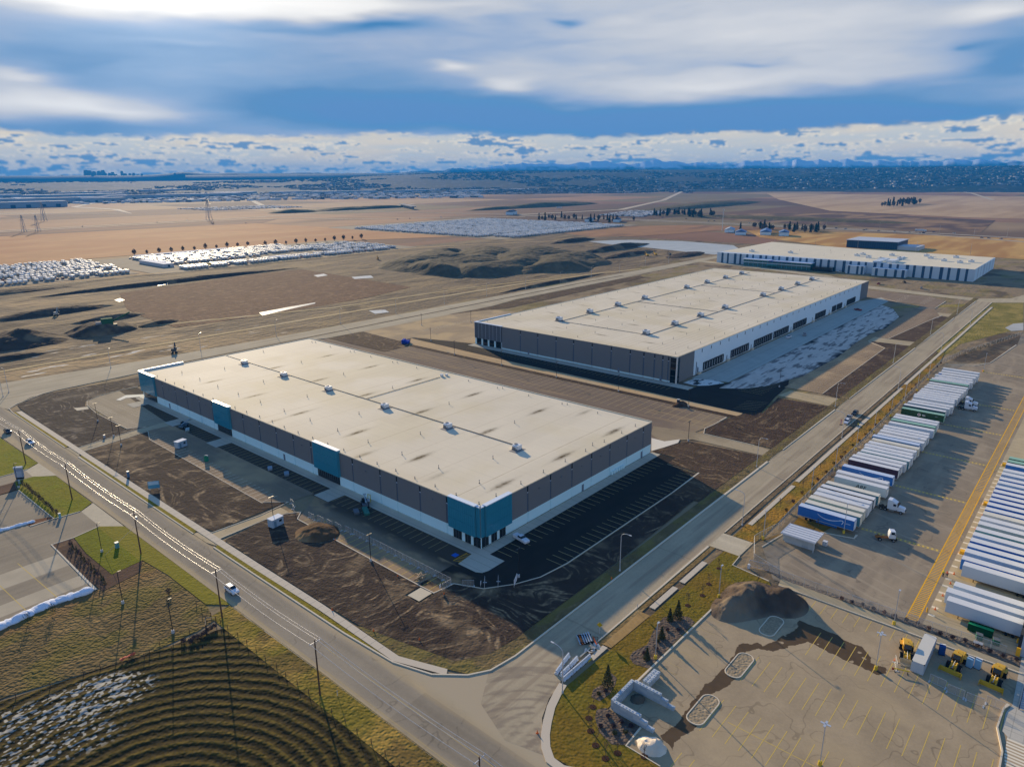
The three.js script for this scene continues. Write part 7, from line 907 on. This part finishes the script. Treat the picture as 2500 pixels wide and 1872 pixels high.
// long concrete barriers and stacked road signs at the corner
{
  const prof = new THREE.Shape([[-.4, 0], [.4, 0], [.4, .25], [.18, .5], [.12, 1.05], [-.12, 1.05], [-.18, .5], [-.4, .25]].map((p) => new THREE.Vector2(...p))), g = new THREE.ExtrudeGeometry(prof, { depth: 3.2, bevelEnabled: false }); g.translate(0, 0, -1.6); g.rotateY(Math.PI / 2); const bw = mat([.58, .62, .66]);
  for (const [x, z, a] of [[101.6, -73.3, 0], [105, -73.3, 0], [108.3, -73.3, 0], [102.4, -74.6, 4], [105.9, -74.9, 6], [102.2, -76, 12], [105.6, -76.8, 10]]) { const o = thing('concrete_barrier', 'long pale concrete barrier laid at the street corner', 'barrier', [x, 0, z], rad(a), 'concrete barriers at the street corner'); part('barrier', g, bw, o); part('lifting_slot', [box(.4, .15, .85, -.8, .08, 0), box(.4, .15, .85, .8, .08, 0)], chassisM, o); }
  const o = thing('sign_stack', 'pile of folded road barricades with an orange board', 'barricades', [114, 0, -77.4], rad(50)); for (let i = 0; i < 6; i++) part('board', box(3.4, .1, .3, .1 * i, .5 + .05 * i, -1.6 + i * .55, 0, .5), i === 1 ? mat([.62, .14, .03]) : mat([.45, .5, .56]), o); part('trestle', [box(.12, .7, 3.2, -1.2, .35, 0), box(.12, .7, 3.2, 1.4, .35, 0)], chassisM, o); part('orange_board', box(3, .24, .2, -.6, .3, 2), mat([.66, .12, .03]), o); part('easel', [rod([-1.6, 0, 2.4], [0, .7, 2.9], .06), rod([0, .7, 2.9], [1.2, 0, 2.2], .06)], chassisM, o);
  const d = thing('debris', 'scatter of broken wood and concrete beside the barriers', 'debris', [112.4, 0, -74.4]); const r = mulberry(4); for (let i = 0; i < 18; i++) part('piece', box(.5 + r() * 1.2, .12, .2 + r() * .3, (r() - .5) * 4, .16 + r() * .2, (r() - .5) * 1.8, r() * 3, 0, r() * .3), i % 2 ? mat([.55, .45, .32]) : mat([.5, .48, .44]), d); part('yellow_hoarding', box(1.4, .4, .1, -3.4, .3, 1.8), baseYellow, d);
}
// ================================================================ MACHINES
const catY = mat([.68, .38, .02], { roughness: .45 }), catD = mat([.03, .028, .026], { roughness: .7 });
function loader(x, z, turn, label, o = {}) {
  const t = thing('wheel_loader', label, 'loader', [x, 0, z], turn), ex = (pts, w, m, name, par) => { const g = new THREE.ExtrudeGeometry(new THREE.Shape(pts.map((p) => new THREE.Vector2(...p))), { depth: w - .1, bevelEnabled: true, bevelSize: .05, bevelThickness: .05, bevelSegments: 1 }); g.translate(0, 0, -w / 2 + .05); return part(name, g, m, par); };
  ex([[-3.4, 1], [-.6, 1], [-.6, 2.1], [-1.2, 2.35], [-3.3, 2.1]], 1.6, catY, 'engine_cover', t); part('counterweight', box(.5, .9, 2.1, -3.5, 1.2, 0), catD, t); const c = ex([[-.7, 1.5], [.75, 1.5], [.95, 2.3], [.6, 3.2], [-.6, 3.2]], 1.45, glassM, 'cab', t); part('cab_roof', box(1.7, .14, 1.6, 0, 3.32, 0), catY, c); part('cab_pillar', [[-.6, 3.1, .72], [.6, 3.1, .72], [-.6, 3.1, -.72], [.6, 3.1, -.72]].map(([a, , b]) => rod([a * 1.1, 1.5, b], [a, 3.2, b], .06)), catY, c); part('beacon', cyl(.09, .08, .2, 0, 3.4, 0), mat([.7, .25, .02]), c);
  part('front_frame', box(1.8, .7, 1, 1.6, 1.1, 0), catY, t); part('lift_arm', [rod([1.2, 1.7, .5], [3.3, .7, .5], .14), rod([1.2, 1.7, -.5], [3.3, .7, -.5], .14)], catY, t); part('cylinder', [rod([1, 1.2, .25], [2.8, .9, .25], .08), rod([1.2, 2, 0], [3, 1.2, 0], .08)], rimM, t);
  for (const s of [-1, 1]) { const w1 = wheel(t, 1.7, .8, s * 1.05, 1.6, 1.3), w2 = wheel(t, -2.1, .8, s * 1.05, 1.6, 1.3); part('mudguard', box(1.6, .1, .6, -2.1, 1.7, s * 1.05), catY, t); }
  if (o.bucket) { const g = new THREE.ExtrudeGeometry(new THREE.Shape([[3.2, .15], [4.4, .1], [4.4, .2], [3.4, .3], [3.35, 1.2], [3.2, 1.25]].map((p) => new THREE.Vector2(...p))), { depth: 2.8, bevelEnabled: false }); g.translate(0, 0, -1.4); part('bucket', g, mat([.45, .35, .22]), t); }
  else { const b = part('snow_blade', [box(.12, 1.1, 4.2, 3.75, .65, 0, 0, 0, .12)], mat([.42, .30, .03]), t); part('cutting_edge', box(.16, .12, 4.2, 3.82, .08, 0), rimM, b); part('end_plate', [box(.9, 1, .06, 4.1, .6, 2.1), box(.9, 1, .06, 4.1, .6, -2.1)], b.material, b); } return t;
}
loader(158.6, -11.6, Math.PI - .12, 'yellow wheel loader with a wide snow blade beside the shipping container'); loader(158.9, -4.4, Math.PI - .1, 'yellow wheel loader with a snow blade by the steel stairs'); loader(155.6, -20.6, Math.PI + .25, 'yellow loader with bucket half hidden behind the shipping container', { bucket: true });
{ const o = thing('barricade', 'low red and yellow barricade in front of the shipping container', 'barricade', [148.6, 0, -20], .3); part('rail', box(.14, .2, 3, 0, .8, 0), baseYellow, o); part('end_plate', box(.2, .5, .4, 0, .6, -1.6), carR, o); part('leg', [box(.8, .08, .1, 0, .05, -1.2), box(.8, .08, .1, 0, .05, 1.2), box(.08, .8, .08, 0, .4, -1.2), box(.08, .8, .08, 0, .4, 1.2)], chassisM, o); }
function telehandler(x, z, turn, label, c = [.10, .16, .20]) { const t = thing('telehandler', label, 'machine', [x, 0, z], turn), m = mat(c); part('chassis', box(4.6, .7, 1.9, 0, 1, 0), m, t); part('cab', box(1.3, 1.3, .8, -.2, 2, -.5), glassM, t); part('boom', rod([-1.8, 2, .3], [3.6, 2.5, .3], .24, .18, 8), mat([.35, .45, .5]), t); part('fork', [box(1.2, .08, .14, 4.2, 2.1, 0), box(1.2, .08, .14, 4.2, 2.1, .7)], chassisM, t); for (const s of [-1, 1]) { wheel(t, 1.5, .6, s * .95, 1.2); wheel(t, -1.5, .6, s * .95, 1.2); } return t; }
telehandler(121, -291, rad(30), 'telehandler with pale boom in the shade near the far entrance pad'); telehandler(124.4, -171.6, rad(58), 'small telehandler parked near the shaded entrance pad', [.12, .14, .16]);
{ const o = thing('forklift_mast', 'yellow mast lift with stickers against the base of the front warehouse', 'lift', [127, 0, -172.6], .2); part('mast', [box(.16, 2.8, .16, 0, 1.4, -.5), box(.16, 2.8, .16, 0, 1.4, .5), box(.12, .16, 1.1, 0, 2.7, 0)], mat([.5, .42, .04]), o); part('body', box(1.6, 1, 1.2, -1.1, .8, 0), mat([.4, .46, .52]), o); part('panel', box(.05, .5, .6, -1.92, .9, 0), carR, o); for (const s of [-1, 1]) wheel(o, -1.2, .35, s * .6, .7); }
for (const [x, z, w, l, c] of [[121.6, -167.6, 5, 'green bundle of pallets in the shade of the front warehouse', [.05, .17, .13]], [119.4, -169.6, 3, 'flat stack of building boards in the shade', [.12, .13, .14]], [120, -286, 3.4, 'stack of pale boards beside the telehandler', [.3, .36, .34]], [121.6, -213, 3, 'crate stack on the shaded car park', [.2, .26, .3]], [120.4, -222, 2.6, 'low pile of boards on the shaded car park', [.25, .3, .34]]]) { const o = thing('material_stack', l, 'stack', [x, 0, z], 1.1); for (let i = 0; i < 4; i++) part('board', box(w, .2, 1.5, 0, .12 + i * .22, (i % 2) * .1), mat(c.map((v) => v * (.8 + .15 * i))), o); part('bearer', [box(.14, .1, 1.5, -w * .3, .03, 0), box(.14, .1, 1.5, w * .3, .03, 0)], chassisM, o); }
{ // screening plant beyond the back road
  const o = thing('screening_plant', 'green screening machine with conveyor among dark heaps', 'machine', [178, 3.2, -528], rad(-14)), gm = mat([.04, .12, .06]); part('hopper', box(7, 4, 4, 0, 4, 0), gm, o); part('conveyor', rod([2, 3, 0], [15, 8.4, -2], .7, .5, 6), gm, o); part('undercarriage', box(12, 1.4, 3, 0, 1, 0), catD, o); part('engine_box', box(4, 2.4, 3, -5, 2.8, 0), mat([.3, .3, .3]), o);
  const e = (px, py, l, c, s = 1) => { const [x, z] = P(px, py), t = thing('excavator', l, 'excavator', [x, 0, z], 1); part('tracks', [box(4.4 * s, .9, .8, 0, .45, 1.1), box(4.4 * s, .9, .8, 0, .45, -1.1)], catD, t); part('house', box(3.4 * s, 1.8, 2.6, -.4, 2, 0), c, t); part('cab', box(1.4, 1.6, 1.1, 1, 2.4, .8), glassM, t); part('boom', [rod([1.2, 2.6, 0], [4.6, 5.4, 0], .3), rod([4.6, 5.4, 0], [6.6, 2, 0], .24)], c, t); part('bucket', box(1, .9, 1.2, 6.7, 1.6, 0), catD, t); };
  e(922, 634, 'orange excavator on the open ground before the spoil heaps', mat([.45, .22, .04])); e(1580, 625, 'yellow excavator on the earthworks below the pond', catY, 1.2); e(1600, 623, 'second yellow excavator on the earthworks below the pond', catY, 1.2); e(1635, 623, 'dark excavator near the pond', mat([.1, .1, .1]), 1.2); e(137, 770, 'pale machine at the foot of the far bank', mat([.4, .4, .36])); e(425, 861, 'small dark machine on the far side of the back road', mat([.08, .09, .1]));
  const bp = thing('blue_pipe_bundle', 'bundle of bright blue plastic pipes beside the trailer park', 'pipes', [285.6, 0, -338], .6); for (let i = 0; i < 12; i++) { const gg = new THREE.CylinderGeometry(.42, .42, 5, 9); gg.rotateZ(Math.PI / 2); gg.translate((i % 2) * .5, .45 + Math.floor(i / 5) * .8, -1.8 + (i % 5) * .9); part('pipe', gg, mat([.03, .08, .45]), bp); }
  const ut = thing('concrete_riser', 'dark manhole riser with pale lid at the edge of the trailer park', 'riser', [283, 0, -144]); part('riser', cyl(.7, .7, 1.5, 0, .9, 0, 12), mat([.05, .05, .05]), ut); part('lid', cyl(.74, .74, .2, 0, 2.4, 0, 12), mat([.5, .5, .48]), ut);
}
{ // the two people in safety vests
  const skin = mat([.45, .28, .2]), capsule = (a, b, r1, r2) => { const g = rod(a, b, r1, r2, 8), s1 = new THREE.SphereGeometry(r1, 8, 6), s2 = new THREE.SphereGeometry(r2, 8, 6); s1.translate(...a); s2.translate(...b); return [g, s1, s2]; };
  const person = (x, z, turn, vest, label) => { const o = thing('person', label, 'person', [x, 0, z], turn), dk = [.015, .016, .02]; const gs = []; const add = (l, c) => l.forEach((g) => gs.push(tint(g.toNonIndexed(), c))); for (const s of [-1, 1]) { add(capsule([s * .1, .88, 0], [s * .12, .48, .04], .1, .075), dk); add(capsule([s * .12, .48, .04], [s * .13, .08, 0], .072, .05), dk); add([box(.1, .08, .26, s * .13, .045, .05)], dk); add(capsule([s * .21, 1.42, 0], [s * .29, 1.13, .04], .065, .05), vest); add(capsule([s * .29, 1.13, .04], [s * .25, .88, .16], .048, .038), dk); add([box(.06, .12, .09, s * .25, .82, .19)], [.45, .28, .2]); } add(capsule([0, .92, 0], [0, 1.15, 0], .165, .16), dk); add(capsule([0, 1.12, 0], [0, 1.4, 0], .17, .19), vest); add(capsule([0, 1.46, 0], [0, 1.56, .01], .06, .055), [.45, .28, .2]); const hd = new THREE.SphereGeometry(.11, 10, 8); hd.scale(.9, 1.15, 1); hd.translate(0, 1.66, .02); add([hd], [.45, .28, .2]); const nz = new THREE.SphereGeometry(.02, 5, 4); nz.translate(0, 1.65, .13); add([nz], [.45, .28, .2]); const m = new THREE.MeshStandardMaterial({ vertexColors: true, roughness: .85 }); part('body', gs, m, o); const hat = new THREE.SphereGeometry(.13, 10, 6, 0, 6.3, 0, 1.6); hat.translate(0, 1.7, .01); part('hard_hat', [hat, cyl(.15, .15, .02, 0, 1.7, .02, 12)], mat(vest), o); };
  person(196.8, -21, 2.2, [.6, .55, .03], 'person in a yellow safety vest and dark trousers in the truck yard'); person(197, -20.2, -1.6, [.7, .14, .06], 'person in an orange safety vest beside the yellow vested one'); person(303.4, -71.6, 1, [.5, .55, .05], 'person in a yellow vest on the sidewalk beside the parked cars');
}
// ================================================================ NEAR TREES AND SHRUBS
{
  const r = mulberry(77), mulchM = mat(S(66, 48, 42)), twigM = mat([.13, .095, .07]), green = leafMat([.035, .055, .02]), olive = leafMat([.085, .08, .03]), brown = leafMat([.075, .05, .055]);
  const bare = (x, z, h, label, group) => { const o = thing('young_tree', label, 'tree', [x, .1, z], r() * 6, group); part('trunk', rod([0, 0, 0], [.05, h * .55, .03], .06, .035), twigM, o); const gs = []; for (let i = 0; i < 16; i++) { const a = r() * 6.3, y = h * (.3 + .5 * r()), l = h * (.25 + .3 * r()) * (1.1 - y / h), b = [Math.cos(a) * l * .6, y + l, Math.sin(a) * l * .6]; gs.push(rod([0, y, 0], b, .025, .01, 4)); for (let k = 0; k < 3; k++) gs.push(rod([b[0] * .5, mix(y, b[1], .5), b[2] * .5], [b[0] * (.6 + r()), b[1] + .2 * r(), b[2] * (.6 + r())], .014, .006, 3)); } part('crown', gs, twigM, o); if (group?.includes('lawn')) part('mulch_ring', cyl(.75, .7, .07, 0, -.02, 0, 14), mulchM, o); return o; };
  for (const [x, z] of [[97.8, -64.2], [94.8, -63.1], [92.3, -60.9], [90, -58.2], [91.1, -54.1], [88.6, -55.1], [93.6, -50], [141.5, -66], [147.8, -65.2], [153.6, -66.3], [162.4, -67.6], [161.6, -56.6]]) bare(x, z, 3.2 + r(), 'leafless young tree in a mulch ring on the lawn', 'young trees on the lawn');
  for (let i = 0; i < 14; i++) bare(190 + i * 19, -68.6 + (r() - .5), 3 + r(), 'leafless young tree on the verge outside the yard fence', 'young trees along the fence'); bare(203.6, -55.2, 3, 'leafless sapling in front of the near blue trailer'); bare(196.4, -60.6, 3, 'leafless sapling beside the block shed');
  const conifer = (x, z, h, label) => { const o = thing('conifer', label, 'tree', [x, .1, z]); part('trunk', cyl(.12, .04, h, 0, 0, 0, 6), barkM, o); const c = part('crown', leafCloud(900, h * .3, h * .48, h * .3, .2, Math.round(x), 1), olive, o); c.position.y = h * .55; };
  conifer(135.2, -65.4, 4.8, 'olive green conifer at the tip of the long planting bed'); conifer(133.2, -66.4, 3.2, 'smaller conifer in the long planting bed'); conifer(104.6, -65.2, 5.2, 'olive green conifer in the curved planting bed'); conifer(126, -64.6, 3, 'thin conifer in the middle of the long planting bed'); conifer(117.4, -63.4, 2.8, 'thin conifer at the near end of the long planting bed');
  const shrub = (x, z, h, w, m, label, group, shape = 0) => { const o = thing('shrub', label, 'shrub', [x, .1, z], r() * 6, group); part('stem', [rod([0, 0, 0], [.1, h * .5, 0], .03, .015), rod([0, 0, 0], [-.1, h * .5, .1], .03, .015)], twigM, o); const c = part('foliage', leafCloud(260, w, h * .5, w, .11, Math.round(x * 7 + z * 3), shape), m, o); c.position.y = h * .52; };
  for (let i = 0; i < 14; i++) { const t = i / 13; shrub(mix(57.4, 57.2, t) + (r() - .5) * .5, mix(-275, -241.5, t), 1.9 + .5 * r(), .55, brown, 'purple-brown columnar shrub in the row on the bright lawn', 'row of shrubs on the bright lawn'); }
  for (let i = 0; i < 12; i++) { const t = i / 11; shrub(mix(53, 51.6, t) + (r() - .5) * .4, mix(-216, -187, t), 2 + .6 * r(), .6, i % 3 ? green : brown, 'dark shrub in the mulched bed beside the west car park', 'row of shrubs beside the west car park', i % 3 ? 1 : 0); }
  shrub(33, -182.6, 3.2, 1.0, green, 'dark evergreen shrub below the snow ridge'); shrub(38.2, -182.4, 3.2, .9, olive, 'thin evergreen shrub below the snow ridge'); shrub(60.6, -169.6, 1.8, .7, brown, 'brown shrub by the weedy slope'); for (let i = 0; i < 9; i++) shrub(54 + i * .9, -147.4 + r() * 1.6, 1.2, .6, brown, 'dry brown weeds at the gate brace', 'dry weeds at the field corner');
  for (const [x, z, k] of [[97.5, -60.4, 0], [96, -58.2, 0], [94.6, -57, 1], [97.9, -57.6, 0], [96.2, -55.6, 1], [98.2, -55.6, 0], [94.4, -60, 0], [101.4, -65.2, 1], [103, -64.6, 0], [118.6, -64.8, 0], [121.6, -63.4, 0], [124.4, -64.6, 1], [129.4, -65, 0], [131, -63, 0]]) shrub(x, z, .7, .5, k ? olive : brown, 'low shrub in a gravel planting bed', 'low shrubs in the planting beds'); for (let i = 0; i < 16; i++) shrub(168.9 + (r() - .5), -38 + i * 2.4, .9, .5, i % 4 ? brown : leafMat([.16, .06, .03]), 'low reddish shrub on the gravel strip above the lower car park', 'shrubs on the gravel strip');
  for (let i = 0; i < 30; i++) shrub(205 + i * 8 + r() * 3, -66.6 + (r() - .5), 1 + .5 * r(), .6, [olive, brown, leafMat([.17, .10, .03])][i % 3], 'small shrub at the foot of the yard fence', 'shrubs along the yard fence'); for (let i = 0; i < 12; i++) shrub(470 + i * 7, -60 + i * 1.4, 2, 1.4, i % 2 ? olive : green, 'evergreen shrub at the far corner of the truck yard', 'shrubs at the far yard corner');
}
scene.traverse((o) => { if (o.isMesh) { o.castShadow = true; o.receiveShadow = true; } });
packMaps();
renderer.render(scene, camera);
